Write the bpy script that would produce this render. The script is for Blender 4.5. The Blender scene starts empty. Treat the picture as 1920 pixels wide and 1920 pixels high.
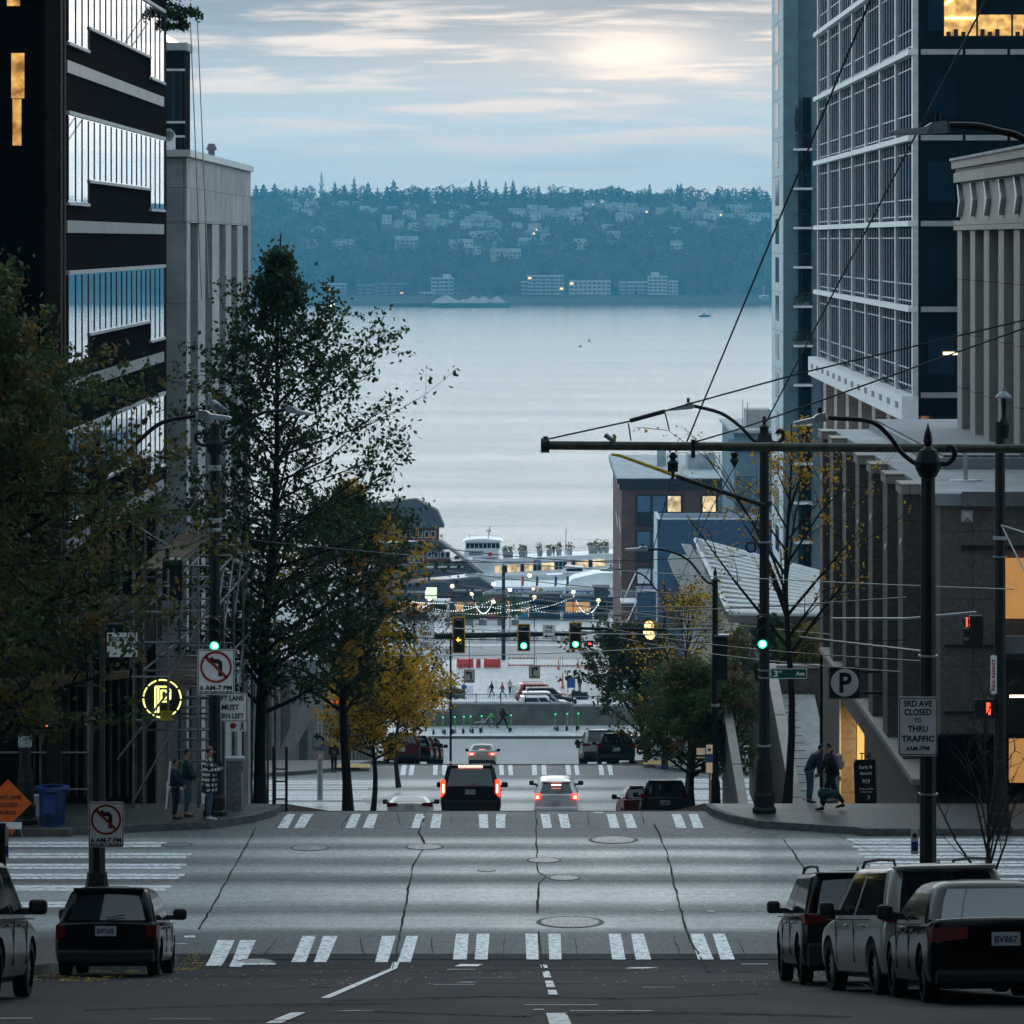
import bpy, bmesh, math, random
import numpy as np
from mathutils import Vector, Matrix, Euler
random.seed(7); RNG = np.random.default_rng(11)
SC = bpy.context.scene; COL = SC.collection
R = math.radians
# ---------------------------------------------------------------- camera (level, telephoto, shifted lens)
F, CX, CY, CZ = 7400.0, 1000.0, 450.0, 54.0
cam = bpy.data.cameras.new('camera'); cam.sensor_width = 36; cam.lens = 36*F/1920
cam.shift_x = -40/1920; cam.shift_y = -510/1920
cam.clip_start = 0.5; cam.clip_end = 30000
camo = bpy.data.objects.new('camera', cam); COL.objects.link(camo)
camo.location = (0, 0, CZ); camo.rotation_euler = (R(90), 0, 0); SC.camera = camo
# ---------------------------------------------------------------- world: dusk sky with streaked cloud
SUN_EL, SUN_AZ = R(4.0), R(1.6)          # azimuth measured from +Y towards +X
W = bpy.data.worlds.new('World'); SC.world = W; W.use_nodes = True
def node(nt, typ, **kw):
    n = nt.nodes.new(typ)
    for k, v in kw.items():
        if k in n.inputs: n.inputs[k].default_value = v
        else: setattr(n, k, v)
    return n
def ramp(nt, stops, interp='LINEAR'):
    n = nt.nodes.new('ShaderNodeValToRGB'); cr = n.color_ramp; cr.interpolation = interp
    while len(cr.elements) < len(stops): cr.elements.new(0.5)
    for e, (p, c) in zip(cr.elements, stops):
        e.position = p; e.color = (c if len(c) == 4 else (*c, 1)) if hasattr(c, '__len__') else (c, c, c, 1)
    return n
def math_(nt, op, a, b=None, clamp=False):
    n = nt.nodes.new('ShaderNodeMath'); n.operation = op; n.use_clamp = clamp
    for i, v in enumerate((a, b)):
        if v is None: continue
        if isinstance(v, (int, float)): n.inputs[i].default_value = v
        else: nt.links.new(v, n.inputs[i])
    return n.outputs[0]
def mixc(nt, fac, a, b, typ='MIX'):
    n = nt.nodes.new('ShaderNodeMix'); n.data_type = 'RGBA'; n.blend_type = typ
    for idx, v in ((0, fac), (6, a), (7, b)):
        if isinstance(v, (int, float)): n.inputs[idx].default_value = v
        elif hasattr(v, '__len__'): n.inputs[idx].default_value = (*v[:3], 1)
        else: nt.links.new(v, n.inputs[idx])
    return n.outputs[2]
def build_world():
    nt = W.node_tree; nt.nodes.clear(); L = nt.links.new
    out = nt.nodes.new('ShaderNodeOutputWorld'); bg = nt.nodes.new('ShaderNodeBackground')
    sky = nt.nodes.new('ShaderNodeTexSky'); sky.sky_type = 'NISHITA'; sky.sun_disc = False
    sky.sun_elevation = SUN_EL; sky.sun_rotation = SUN_AZ; sky.air_density = 1.4; sky.dust_density = 2.0; sky.ozone_density = 3.0
    bg.inputs['Strength'].default_value = 0.1
    tc = nt.nodes.new('ShaderNodeTexCoord'); sep = nt.nodes.new('ShaderNodeSeparateXYZ'); L(tc.outputs['Generated'], sep.inputs[0])
    x, y, z = sep.outputs
    el = math_(nt, 'ARCSINE', z)                        # elevation, radians
    az = math_(nt, 'ARCTAN2', x, y)
    # base tone against elevation
    t = math_(nt, 'DIVIDE', el, 0.4)
    base = ramp(nt, [(0, (.47, .61, .66)), (.05, (.43, .57, .62)), (.10, (.27, .39, .46)), (.135, (.12, .22, .29)), (.16, (.11, .20, .27)), (.185, (.62, .84, .94)),
                     (.24, (1.22, 1.32, 1.36)), (.40, (1.12, 1.24, 1.30)), (.6, (.62, .78, .88)), (1, (.38, .51, .61))])
    L(t, base.inputs[0])
    # streaks: noise stretched along the horizon
    def streak(sx, sz, det, off, lo, hi):
        cb = nt.nodes.new('ShaderNodeCombineXYZ')
        L(math_(nt, 'MULTIPLY', az, sx), cb.inputs[0]); L(math_(nt, 'MULTIPLY', el, sz), cb.inputs[1]); cb.inputs[2].default_value = off
        nz = node(nt, 'ShaderNodeTexNoise', Scale=1.0, Detail=det, Roughness=0.58, Distortion=0.4); L(cb.outputs[0], nz.inputs['Vector'])
        mr = nt.nodes.new('ShaderNodeMapRange'); mr.interpolation_type = 'SMOOTHSTEP'; mr.inputs['From Min'].default_value = lo; mr.inputs['From Max'].default_value = hi
        L(nz.outputs['Fac'], mr.inputs['Value']); return mr.outputs[0]
    s1 = streak(16, 190, 5, 3.1, .46, .66); s2 = streak(30, 330, 6, 8.4, .48, .70)
    # glow round the hidden sun, wider than tall
    dx = math_(nt, 'SUBTRACT', az, 0.0255); dz = math_(nt, 'SUBTRACT', el, 0.0475)
    def gauss(wx, wz):
        a = math_(nt, 'POWER', math_(nt, 'ABSOLUTE', math_(nt, 'DIVIDE', dx, wx)), 2.0); b = math_(nt, 'POWER', math_(nt, 'ABSOLUTE', math_(nt, 'DIVIDE', dz, wz)), 2.0)
        return math_(nt, 'EXPONENT', math_(nt, 'MULTIPLY', math_(nt, 'ADD', a, b), -1.0))
    g1 = gauss(.016, .0052); g2 = gauss(.072, .012); g3 = gauss(.22, .03)
    c = mixc(nt, math_(nt, 'MULTIPLY', s1, math_(nt, 'ADD', .18, math_(nt, 'MULTIPLY', g3, .75))), base.outputs[0], (.62, .58, .54))
    c = mixc(nt, math_(nt, 'MULTIPLY', s2, .32), c, (.24, .36, .46))
    warm = mixc(nt, math_(nt, 'MULTIPLY', g1, .8), mixc(nt, math_(nt, 'MULTIPLY', g2, math_(nt, 'ADD', .25, math_(nt, 'MULTIPLY', s1, .55))), c, (.78, .65, .54)), (.98, .82, .66))
    # sky away from the sun and overhead is dimmer at dusk
    west = nt.nodes.new('ShaderNodeMapRange'); west.interpolation_type = 'SMOOTHSTEP'; L(y, west.inputs['Value'])
    west.inputs['From Min'].default_value = -.6; west.inputs['From Max'].default_value = .75; west.inputs['To Min'].default_value = .62; west.inputs['To Max'].default_value = 1.0
    vm = nt.nodes.new('ShaderNodeVectorMath'); vm.operation = 'SCALE'; L(warm, vm.inputs[0]); L(west.outputs[0], vm.inputs['Scale'])
    clouds = nt.nodes.new('ShaderNodeVectorMath'); clouds.operation = 'SCALE'; clouds.inputs['Scale'].default_value = 10.0; L(vm.outputs[0], clouds.inputs[0])
    L(mixc(nt, .95, sky.outputs[0], clouds.outputs[0]), bg.inputs['Color']); L(bg.outputs[0], out.inputs['Surface'])
build_world()
sun = bpy.data.lights.new('sun', 'SUN'); sun.energy = 0.5; sun.angle = R(70); sun.color = (1, .91, .82)
suno = bpy.data.objects.new('sun', sun); COL.objects.link(suno)
suno.rotation_euler = (R(90)-SUN_EL, 0, R(180)-SUN_AZ); suno.location = (50, 300, 200)
SC.view_settings.view_transform = 'Standard'; SC.view_settings.look = 'None'; SC.view_settings.exposure = 0.95; SC.view_settings.gamma = 1
SC.view_settings.use_curve_mapping = False
cy = SC.cycles; cy.use_denoising = True; cy.max_bounces = 6; cy.diffuse_bounces = 2; cy.glossy_bounces = 3; cy.transparent_max_bounces = 4; cy.volume_bounces = 0
cy.transmission_bounces = 2; cy.caustics_reflective = False; cy.caustics_refractive = False; cy.use_adaptive_sampling = True; cy.adaptive_threshold = 0.015; cy.sample_clamp_indirect = 4
SC.render.use_persistent_data = False

# ---------------------------------------------------------------- placing helpers
def X(px, Y): return (px-CX)*Y/F
def Z(py, Y): return CZ-(py-CY)*Y/F
def P(px, py, Y): return Vector((X(px, Y), Y, Z(py, Y)))
GP = [(-60, 60.5), (0, 51.5), (40, 46.1), (72, 40.7), (92.2, 40.7), (162, 30.0), (181, 30.0), (258, 19.6), (283.5, 19.5), (284, 13.0), (352, 11.3), (366, 11.3), (430, 4.0), (9000, 4.0)]
def glin(Y):
    for (a, za), (b, zb) in zip(GP, GP[1:]):
        if Y <= b: return za+(zb-za)*(Y-a)/(b-a)
    return GP[-1][1]
def gz(Y):
    if Y > 281: return glin(Y)
    return sum(glin(min(Y+d, 283) if Y <= 283 else Y+d) for d in (-1.2, -.6, 0, .6, 1.2))/5
def slope(Y): return math.atan2(gz(Y+1.5)-gz(Y-1.5), 3)

# ---------------------------------------------------------------- materials
MATS = {}
def mat(name, col=(.5, .5, .5), rough=.6, metal=0, var=.12, scale=3.0, bump=0, emit=None, es=1, stretch=None, col2=None, spec=.35, coat=0, det=4, fac=(.35, .65), world=False, ior=None):
    if name in MATS: return MATS[name]
    m = bpy.data.materials.new(name); m.use_nodes = True; nt = m.node_tree; b = nt.nodes['Principled BSDF']; L = nt.links.new
    b.inputs['Roughness'].default_value = rough; b.inputs['Metallic'].default_value = metal; b.inputs['Specular IOR Level'].default_value = spec
    if ior: b.inputs['IOR'].default_value = ior
    if coat: b.inputs['Coat Weight'].default_value = coat; b.inputs['Coat Roughness'].default_value = .05
    if var or col2 or bump:
        tc = nt.nodes.new('ShaderNodeTexCoord'); src = tc.outputs['Object']
        if world: src = nt.nodes.new('ShaderNodeNewGeometry').outputs['Position']
        if stretch:
            mp = nt.nodes.new('ShaderNodeMapping'); mp.inputs['Scale'].default_value = stretch; L(src, mp.inputs[0]); src = mp.outputs[0]
        nz = node(nt, 'ShaderNodeTexNoise', Scale=scale, Detail=det, Roughness=.6); L(src, nz.inputs['Vector'])
        mr = ramp(nt, [(fac[0], 0), (fac[1], 1)]); L(nz.outputs['Fac'], mr.inputs[0])
        a = tuple(max(0, v*(1-var)) for v in col); c2 = col2 or tuple(min(1, v*(1+var)) for v in col)
        L(mixc(nt, mr.outputs[0], a, c2), b.inputs['Base Color'])
        if bump:
            bp = nt.nodes.new('ShaderNodeBump'); bp.inputs['Strength'].default_value = bump; bp.inputs['Distance'].default_value = .02; L(nz.outputs['Fac'], bp.inputs['Height']); L(bp.outputs[0], b.inputs['Normal'])
    else: b.inputs['Base Color'].default_value = (*col, 1)
    if emit: b.inputs['Emission Color'].default_value = (*emit, 1); b.inputs['Emission Strength'].default_value = es
    if emit and var >= .3: nt.links.new(mixc(nt, 1.0, mixc(nt, mr.outputs[0], (.35, .28, .2), (1.7, 1.7, 1.7)), emit, 'MULTIPLY'), b.inputs['Emission Color'])
    MATS[name] = m; return m
def brickmat(name, c1, c2, mortar, sc=(1, 1, 1), bw=.5, rh=.25, ms=.02, rough=.7, swap=None, nscale=2.0, nvar=.25):
    """panels or bricks; swap picks the two axes: 'xz' or 'yz'"""
    m = bpy.data.materials.new(name); m.use_nodes = True; nt = m.node_tree; b = nt.nodes['Principled BSDF']; L = nt.links.new
    g = nt.nodes.new('ShaderNodeNewGeometry'); s = nt.nodes.new('ShaderNodeSeparateXYZ'); L(g.outputs['Position'], s.inputs[0])
    cb = nt.nodes.new('ShaderNodeCombineXYZ')
    L(s.outputs['X' if swap == 'xz' else 'Y'] if swap in ('xz', 'yz') else math_(nt, 'ADD', s.outputs['X'], s.outputs['Y']), cb.inputs[0]); L(s.outputs['Z'], cb.inputs[1])
    br = nt.nodes.new('ShaderNodeTexBrick'); L(cb.outputs[0], br.inputs['Vector']); br.inputs['Scale'].default_value = 1
    br.inputs['Color1'].default_value = (*c1, 1); br.inputs['Color2'].default_value = (*c2, 1); br.inputs['Mortar'].default_value = (*mortar, 1)
    br.inputs['Mortar Size'].default_value = ms; br.inputs['Brick Width'].default_value = bw; br.inputs['Row Height'].default_value = rh; br.offset = 0.5 if bw < 1 else 0.0
    nz = node(nt, 'ShaderNodeTexNoise', Scale=nscale, Detail=6, Roughness=.65); L(g.outputs['Position'], nz.inputs['Vector'])
    mr = ramp(nt, [(.3, 1-nvar), (.7, 1+nvar*.4)]); L(nz.outputs['Fac'], mr.inputs[0])
    L(mixc(nt, 1.0, br.outputs['Color'], mr.outputs[0], 'MULTIPLY'), b.inputs['Base Color']); b.inputs['Roughness'].default_value = rough
    MATS[name] = m; return m

# ---------------------------------------------------------------- objects
ORG = {}
def setp(o, label=None, cat=None, group=None, kind=None):
    if label: o['label'] = label
    if cat: o['category'] = cat
    if group: o['group'] = group
    if kind: o['kind'] = kind
    return o
def thing(name, label, cat, loc=(0, 0, 0), rot=(0, 0, 0), group=None, world=False):
    o = bpy.data.objects.new(name, None); o.empty_display_size = .3; COL.objects.link(o)
    o.location = loc; o.rotation_euler = rot; ORG[o.name] = Vector(loc) if world else Vector((0, 0, 0))
    return setp(o, label, cat, group)
def link(name, me, mats, parent=None, smooth=False, sharp=35):
    if not isinstance(mats, (list, tuple)): mats = [mats]
    for m in mats: me.materials.append(MATS[m] if isinstance(m, str) else m)
    o = bpy.data.objects.new(name, me); COL.objects.link(o)
    if parent is not None: o.parent = parent; ORG[o.name] = ORG.get(parent.name, Vector((0, 0, 0)))
    else: ORG[o.name] = Vector((0, 0, 0))
    if smooth:
        me.polygons.foreach_set('use_smooth', [True]*len(me.polygons)); me.set_sharp_from_angle(angle=R(sharp))
    return o
def copy_tree(o, loc, rotz=None, label=None, parent=None):
    c = o.copy(); COL.objects.link(c)
    if parent is not None: c.parent = parent
    else:
        c.location = loc
        if rotz is not None: c.rotation_euler = (c.rotation_euler[0], c.rotation_euler[1], rotz)
        if label: c['label'] = label
    for ch in [k for k in o.children]: copy_tree(ch, None, parent=c)
    return c
class MB:
    """collects shapes, builds ONE mesh object"""
    def __init__(s): s.v = []; s.f = []; s.m = []
    def add(s, vs, fs, mi=0):
        n = len(s.v); s.v += [tuple(p) for p in vs]; s.f += [tuple(i+n for i in f) for f in fs]; s.m += [mi]*len(fs); return s
    def box(s, x0, x1, y0, y1, z0, z1, mi=0):
        x0, x1 = min(x0, x1), max(x0, x1); y0, y1 = min(y0, y1), max(y0, y1); z0, z1 = min(z0, z1), max(z0, z1)
        return s.add([(x0, y0, z0), (x1, y0, z0), (x1, y1, z0), (x0, y1, z0), (x0, y0, z1), (x1, y0, z1), (x1, y1, z1), (x0, y1, z1)],
                     [(0, 3, 2, 1), (4, 5, 6, 7), (0, 1, 5, 4), (1, 2, 6, 5), (2, 3, 7, 6), (3, 0, 4, 7)], mi)
    def rbox(s, x0, x1, y0, y1, z0, z1, r=.03, mi=0):
        """box with chamfered edges"""
        n = len(s.v); b = bmesh.new(); bmesh.ops.create_cube(b, size=1)
        for v in b.verts: v.co = Vector(((x0+x1)/2+v.co.x*abs(x1-x0), (y0+y1)/2+v.co.y*abs(y1-y0), (z0+z1)/2+v.co.z*abs(z1-z0)))
        bmesh.ops.bevel(b, geom=b.edges[:], offset=r, segments=2, profile=.5, affect='EDGES', clamp_overlap=True)
        b.verts.index_update(); s.add([v.co[:] for v in b.verts], [[v.index for v in f.verts] for f in b.faces], mi); b.free(); return s
    def tube(s, pts, r, n=8, mi=0, caps=True):
        pts = [Vector(p) for p in pts]; rs = r if hasattr(r, '__len__') else [r]*len(pts)
        vs = []; k = len(pts); up = None
        for i, p in enumerate(pts):
            d = (pts[min(i+1, k-1)]-pts[max(i-1, 0)]).normalized()
            if up is None:
                up = d.orthogonal().normalized()
            u = (up-d*up.dot(d))
            u = u.normalized() if u.length > 1e-6 else d.orthogonal().normalized(); up = u; w = d.cross(u)
            for j in range(n):
                a = 2*math.pi*j/n; vs.append(p+(u*math.cos(a)+w*math.sin(a))*rs[i])
        fs = [(i*n+j, i*n+(j+1) % n, (i+1)*n+(j+1) % n, (i+1)*n+j) for i in range(k-1) for j in range(n)]
        if caps: fs += [tuple(range(n-1, -1, -1)), tuple((k-1)*n+j for j in range(n))]
        return s.add(vs, fs, mi)
    def lathe(s, prof, cx=0, cy=0, n=20, mi=0, z0=0):
        """prof: (radius, z) bottom to top"""
        vs = []
        for (r, z) in prof:
            for j in range(n): a = 2*math.pi*j/n; vs.append((cx+r*math.cos(a), cy+r*math.sin(a), z0+z))
        k = len(prof); fs = [(i*n+j, i*n+(j+1) % n, (i+1)*n+(j+1) % n, (i+1)*n+j) for i in range(k-1) for j in range(n)]
        fs += [tuple(range(n-1, -1, -1)), tuple((k-1)*n+j for j in range(n))]
        return s.add(vs, fs, mi)
    def prism(s, poly, d0, d1, axis='y', mi=0):
        """poly in the plane across axis, extruded from d0 to d1"""
        n = len(poly)
        def pt(a, b, d): return (a, d, b) if axis == 'y' else ((d, a, b) if axis == 'x' else (a, b, d))
        vs = [pt(a, b, d0) for a, b in poly]+[pt(a, b, d1) for a, b in poly]
        fs = [tuple(range(n)), tuple(range(2*n-1, n-1, -1))]+[(i, i+n, (i+1) % n+n, (i+1) % n) for i in range(n)]
        return s.add(vs, fs, mi)
    def quad(s, a, b, c, d, mi=0): return s.add([a, b, c, d], [(0, 1, 2, 3)], mi)
    def disc(s, c, r, n=20, axis='y', mi=0, t=.01):
        cx, cy_, cz = c
        if axis == 'y': return s.prism([(cx+r*math.cos(2*math.pi*i/n), cz+r*math.sin(2*math.pi*i/n)) for i in range(n)], cy_, cy_+t, 'y', mi)
        if axis == 'x': return s.prism([(cy_+r*math.cos(2*math.pi*i/n), cz+r*math.sin(2*math.pi*i/n)) for i in range(n)], cx, cx+t, 'x', mi)
        return s.prism([(cx+r*math.cos(2*math.pi*i/n), cy_+r*math.sin(2*math.pi*i/n)) for i in range(n)], cz, cz+t, 'z', mi)
    def text(s, body, x, y, z, size, sx=1.0, mi=0, t=.004, width=None, rot=None, face='-y'):
        """lettering centred on x, baseline-centred on z, facing -Y"""
        cu = bpy.data.curves.new('t', 'FONT'); cu.body = body; cu.size = size; cu.align_x = 'CENTER'; cu.align_y = 'CENTER'; cu.offset = size*.032; cu.resolution_u = 3
        o = bpy.data.objects.new('t', cu); COL.objects.link(o); dg = bpy.context.evaluated_depsgraph_get(); me = o.evaluated_get(dg).to_mesh()
        vs = [v.co.copy() for v in me.vertices]; fs = [tuple(p.vertices) for p in me.polygons]; o.evaluated_get(dg).to_mesh_clear(); bpy.data.objects.remove(o); bpy.data.curves.remove(cu)
        if not vs: return s
        wid = max(v.x for v in vs)-min(v.x for v in vs)
        if width: sx = width/wid
        cxx = (max(v.x for v in vs)+min(v.x for v in vs))/2; czz = (max(v.y for v in vs)+min(v.y for v in vs))/2
        out = []
        for v in vs:
            a, b = (v.x-cxx)*sx, v.y-czz
            if rot: a, b = a*math.cos(rot)-b*math.sin(rot), a*math.sin(rot)+b*math.cos(rot)
            out.append((x+a, y-t, z+b) if face == '-y' else ((x-t, y-a, z+b) if face == '-x' else (x+t, y+a, z+b)))
        return s.add(out, fs, mi)
    def build(s, name, mats, parent=None, smooth=False, sharp=35, **tags):
        me = bpy.data.meshes.new(name); o = ORG.get(parent.name, Vector((0, 0, 0))) if parent is not None else Vector((0, 0, 0))
        me.from_pydata([(p[0]-o.x, p[1]-o.y, p[2]-o.z) for p in s.v], [], s.f)
        if any(s.m): me.polygons.foreach_set('material_index', s.m)
        me.update(); ob = link(name, me, mats, parent, smooth, sharp)
        if tags: setp(ob, **tags)
        return ob
def fast(name, V, Fq, mats, parent=None, smooth=False, mi=None):
    """numpy mesh: V (n,3), Fq (m,3|4)"""
    me = bpy.data.meshes.new(name); n, k = Fq.shape
    o = ORG.get(parent.name, Vector((0, 0, 0))) if parent is not None else Vector((0, 0, 0))
    V = V-np.array(o[:])
    me.vertices.add(len(V)); me.vertices.foreach_set('co', V.astype(np.float32).ravel())
    me.loops.add(n*k); me.loops.foreach_set('vertex_index', Fq.astype(np.int32).ravel())
    me.polygons.add(n); me.polygons.foreach_set('loop_start', (np.arange(n)*k).astype(np.int32)); me.polygons.foreach_set('loop_total', np.full(n, k, np.int32))
    if mi is not None: me.polygons.foreach_set('material_index', mi.astype(np.int32))
    me.update(calc_edges=True); me.validate()
    return link(name, me, mats, parent, smooth, 180)
# ---------------------------------------------------------------- materials of the setting
mat('dirt', (.09, .085, .075), .95, scale=.8, var=.3)
mat('kerb', (.13, .13, .128), .8, var=.3, scale=5)
mat('paint_white', (.84, .85, .85), .6, var=.38, scale=9, fac=(.40, .52), det=8)
mat('steel_dark', (.018, .02, .022), .45, var=.2)
mat('crack', (.012, .012, .012), .9, var=0)
def road_mat():
    m = bpy.data.materials.new('road_asphalt'); m.use_nodes = True; nt = m.node_tree; b = nt.nodes['Principled BSDF']; L = nt.links.new
    g = nt.nodes.new('ShaderNodeNewGeometry'); s = nt.nodes.new('ShaderNodeSeparateXYZ'); L(g.outputs['Position'], s.inputs[0])
    def nz(sc, scale, det=5):
        mp = nt.nodes.new('ShaderNodeMapping'); mp.inputs['Scale'].default_value = sc; L(g.outputs['Position'], mp.inputs[0])
        n = node(nt, 'ShaderNodeTexNoise', Scale=scale, Detail=det, Roughness=.65); L(mp.outputs[0], n.inputs['Vector']); return n.outputs['Fac']
    fine = ramp_of(nt, nz((1, .4, 1), 15, 6), 0, 1); blot = nz((1, .35, 1), .5, 5)
    # old asphalt of the hill blocks
    asp = mixc(nt, blot, (.006, .007, .008), (.024, .026, .028))
    mid = nz((1, .6, 1), 7, 4); lay = nz((.22, 2.2, 1), .9, 5)
    asp = mixc(nt, 1.0, asp, ramp_of(nt, lay, .25, 2.1), 'MULTIPLY'); asp = mixc(nt, 1.0, asp, ramp_of(nt, mid, .45, 1.7), 'MULTIPLY'); asp = mixc(nt, fine, asp, mixc(nt, .5, asp, (.05, .05, .052)))
    # concrete slabs of the crossing, darkened along the wheel paths of the cross street
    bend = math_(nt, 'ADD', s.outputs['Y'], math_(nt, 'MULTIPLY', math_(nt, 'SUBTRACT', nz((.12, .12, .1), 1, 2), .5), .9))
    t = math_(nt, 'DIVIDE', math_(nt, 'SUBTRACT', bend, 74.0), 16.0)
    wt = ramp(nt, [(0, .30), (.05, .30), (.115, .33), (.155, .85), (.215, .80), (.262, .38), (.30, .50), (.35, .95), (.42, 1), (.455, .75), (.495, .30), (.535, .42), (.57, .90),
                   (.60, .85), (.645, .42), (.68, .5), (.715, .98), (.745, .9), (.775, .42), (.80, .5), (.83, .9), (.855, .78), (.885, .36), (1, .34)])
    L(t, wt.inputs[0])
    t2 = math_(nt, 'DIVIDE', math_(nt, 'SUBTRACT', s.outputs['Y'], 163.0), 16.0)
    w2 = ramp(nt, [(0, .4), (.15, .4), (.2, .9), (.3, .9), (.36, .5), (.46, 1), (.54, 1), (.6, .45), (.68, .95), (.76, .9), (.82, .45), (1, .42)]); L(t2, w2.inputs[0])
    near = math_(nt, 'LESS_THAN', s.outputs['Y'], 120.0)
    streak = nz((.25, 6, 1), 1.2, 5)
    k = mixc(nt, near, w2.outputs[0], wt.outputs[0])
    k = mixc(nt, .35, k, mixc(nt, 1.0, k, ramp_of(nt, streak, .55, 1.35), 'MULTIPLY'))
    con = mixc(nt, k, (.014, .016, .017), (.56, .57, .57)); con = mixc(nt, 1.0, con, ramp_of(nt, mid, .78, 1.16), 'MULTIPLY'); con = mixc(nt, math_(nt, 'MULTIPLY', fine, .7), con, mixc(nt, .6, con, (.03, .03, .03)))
    # where the concrete is
    def band(a, b_): return math_(nt, 'MULTIPLY', math_(nt, 'GREATER_THAN', s.outputs['Y'], a), math_(nt, 'LESS_THAN', s.outputs['Y'], b_))
    isc = math_(nt, 'ADD', band(73.6, 92.6), band(163.5, 180.5), clamp=True)
    # far lower streets: pale worn concrete
    far = math_(nt, 'GREATER_THAN', s.outputs['Y'], 246.0)
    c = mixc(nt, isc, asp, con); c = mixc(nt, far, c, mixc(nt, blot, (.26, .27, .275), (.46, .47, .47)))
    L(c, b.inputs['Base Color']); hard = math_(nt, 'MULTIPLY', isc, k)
    L(math_(nt, 'ADD', .12, math_(nt, 'MULTIPLY', math_(nt, 'MAXIMUM', hard, far), .42)), b.inputs['Specular IOR Level'])
    L(math_(nt, 'SUBTRACT', math_(nt, 'ADD', .66, math_(nt, 'MULTIPLY', blot, .25)), math_(nt, 'MULTIPLY', hard, .36)), b.inputs['Roughness'])
    bp = nt.nodes.new('ShaderNodeBump'); bp.inputs['Strength'].default_value = .35; bp.inputs['Distance'].default_value = .01; L(fine, bp.inputs['Height']); L(bp.outputs[0], b.inputs['Normal'])
    MATS['road_asphalt'] = m
def ramp_of(nt, src, lo, hi):
    r = ramp(nt, [(.3, lo), (.7, hi)]); nt.links.new(src, r.inputs[0]); return r.outputs[0]
road_mat()
def walk_mat(name, c1, c2, joint, size=1.5):
    m = bpy.data.materials.new(name); m.use_nodes = True; nt = m.node_tree; b = nt.nodes['Principled BSDF']; L = nt.links.new
    g = nt.nodes.new('ShaderNodeNewGeometry'); br = nt.nodes.new('ShaderNodeTexBrick'); L(g.outputs['Position'], br.inputs['Vector'])
    for k, v in (('Color1', c1), ('Color2', c2), ('Mortar', joint)): br.inputs[k].default_value = (*v, 1)
    br.inputs['Scale'].default_value = 1; br.inputs['Brick Width'].default_value = size; br.inputs['Row Height'].default_value = size; br.inputs['Mortar Size'].default_value = .018; br.offset = 0
    n = node(nt, 'ShaderNodeTexNoise', Scale=1.3, Detail=8, Roughness=.7); L(g.outputs['Position'], n.inputs['Vector'])
    L(mixc(nt, 1.0, br.outputs['Color'], ramp_of(nt, n.outputs['Fac'], .65, 1.3), 'MULTIPLY'), b.inputs['Base Color']); b.inputs['Roughness'].default_value = .55
    MATS[name] = m
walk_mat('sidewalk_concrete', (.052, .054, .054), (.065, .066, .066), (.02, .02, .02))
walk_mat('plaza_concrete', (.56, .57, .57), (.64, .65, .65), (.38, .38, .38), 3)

# ---------------------------------------------------------------- terrain and streets
def ysteps(a, b, extra=()):
    ys = set([a, b]); y = a
    st = 1.0 if b <= 300 else 6.0
    while y < b: ys.add(round(y, 3)); y += st if y < 300 else 8
    return sorted(y for y in ys | set(extra) if a <= y <= b)
def sheet(name, xl, xr, y0, y1, dz, m, skirt=0, parent=None, nx=1, ystep=None, **tags):
    """a draped sheet between x=xl(Y) and x=xr(Y); skirt adds solid edges going down"""
    fl = xl if callable(xl) else (lambda y: xl); fr = xr if callable(xr) else (lambda y: xr)
    ys = ysteps(y0, y1) if ystep is None else [y0+(y1-y0)*i/ystep for i in range(ystep+1)]
    b = MB(); vs = []; fs = []; n = len(ys)
    for y in ys:
        for i in range(nx+1): vs.append((fl(y)+(fr(y)-fl(y))*i/nx, y, gz(y)+dz))
    w = nx+1
    fs = [(r*w+i, r*w+i+1, (r+1)*w+i+1, (r+1)*w+i) for r in range(n-1) for i in range(nx)]
    b.add(vs, fs)
    if skirt:
        for side in (0, nx):
            vv = []
            for r in range(n): p = vs[r*w+side]; vv += [p, (p[0], p[1], p[2]-skirt)]
            b.add(vv, [(2*r, 2*r+1, 2*r+3, 2*r+2) for r in range(n-1)])
        for r in (0, n-1):
            a, c = vs[r*w], vs[r*w+nx]; b.add([a, c, (c[0], c[1], c[2]-skirt), (a[0], a[1], a[2]-skirt)], [(0, 1, 2, 3)])
    return b.build(name, m, parent, **tags)
def corner(x_in, x_out, y_face, r, side=1):
    """kerb line x against Y for a rounded corner starting at y_face; x_in: far out, x_out: final kerb"""
    def f(y):
        t = max(0, min(1, (y-y_face)/r)); return x_out+(x_in-x_out)*(1-math.sqrt(max(0, 1-(1-t)**2)))
    return f
sheet('ground', -400, 400, -60, 283.9, -.25, 'dirt', kind='structure')
sheet('ground', -400, 400, 284, 522, -.02, 'plaza_concrete', skirt=8, kind='structure')
sheet('road', -9.6, 7.1, -40, 73, -.02, 'road_asphalt', nx=2, kind='structure')
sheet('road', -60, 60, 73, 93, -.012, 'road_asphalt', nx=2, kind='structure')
sheet('road', -6.4, 5.2, 93, 163.5, -.02, 'road_asphalt', nx=2, kind='structure')
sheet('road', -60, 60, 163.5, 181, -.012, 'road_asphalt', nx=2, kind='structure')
sheet('road', -8.2, 6.2, 181, 257, -.02, 'road_asphalt', nx=2, kind='structure')
sheet('road', -60, 60, 257, 276, -.012, 'road_asphalt', nx=2, kind='structure')
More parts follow.
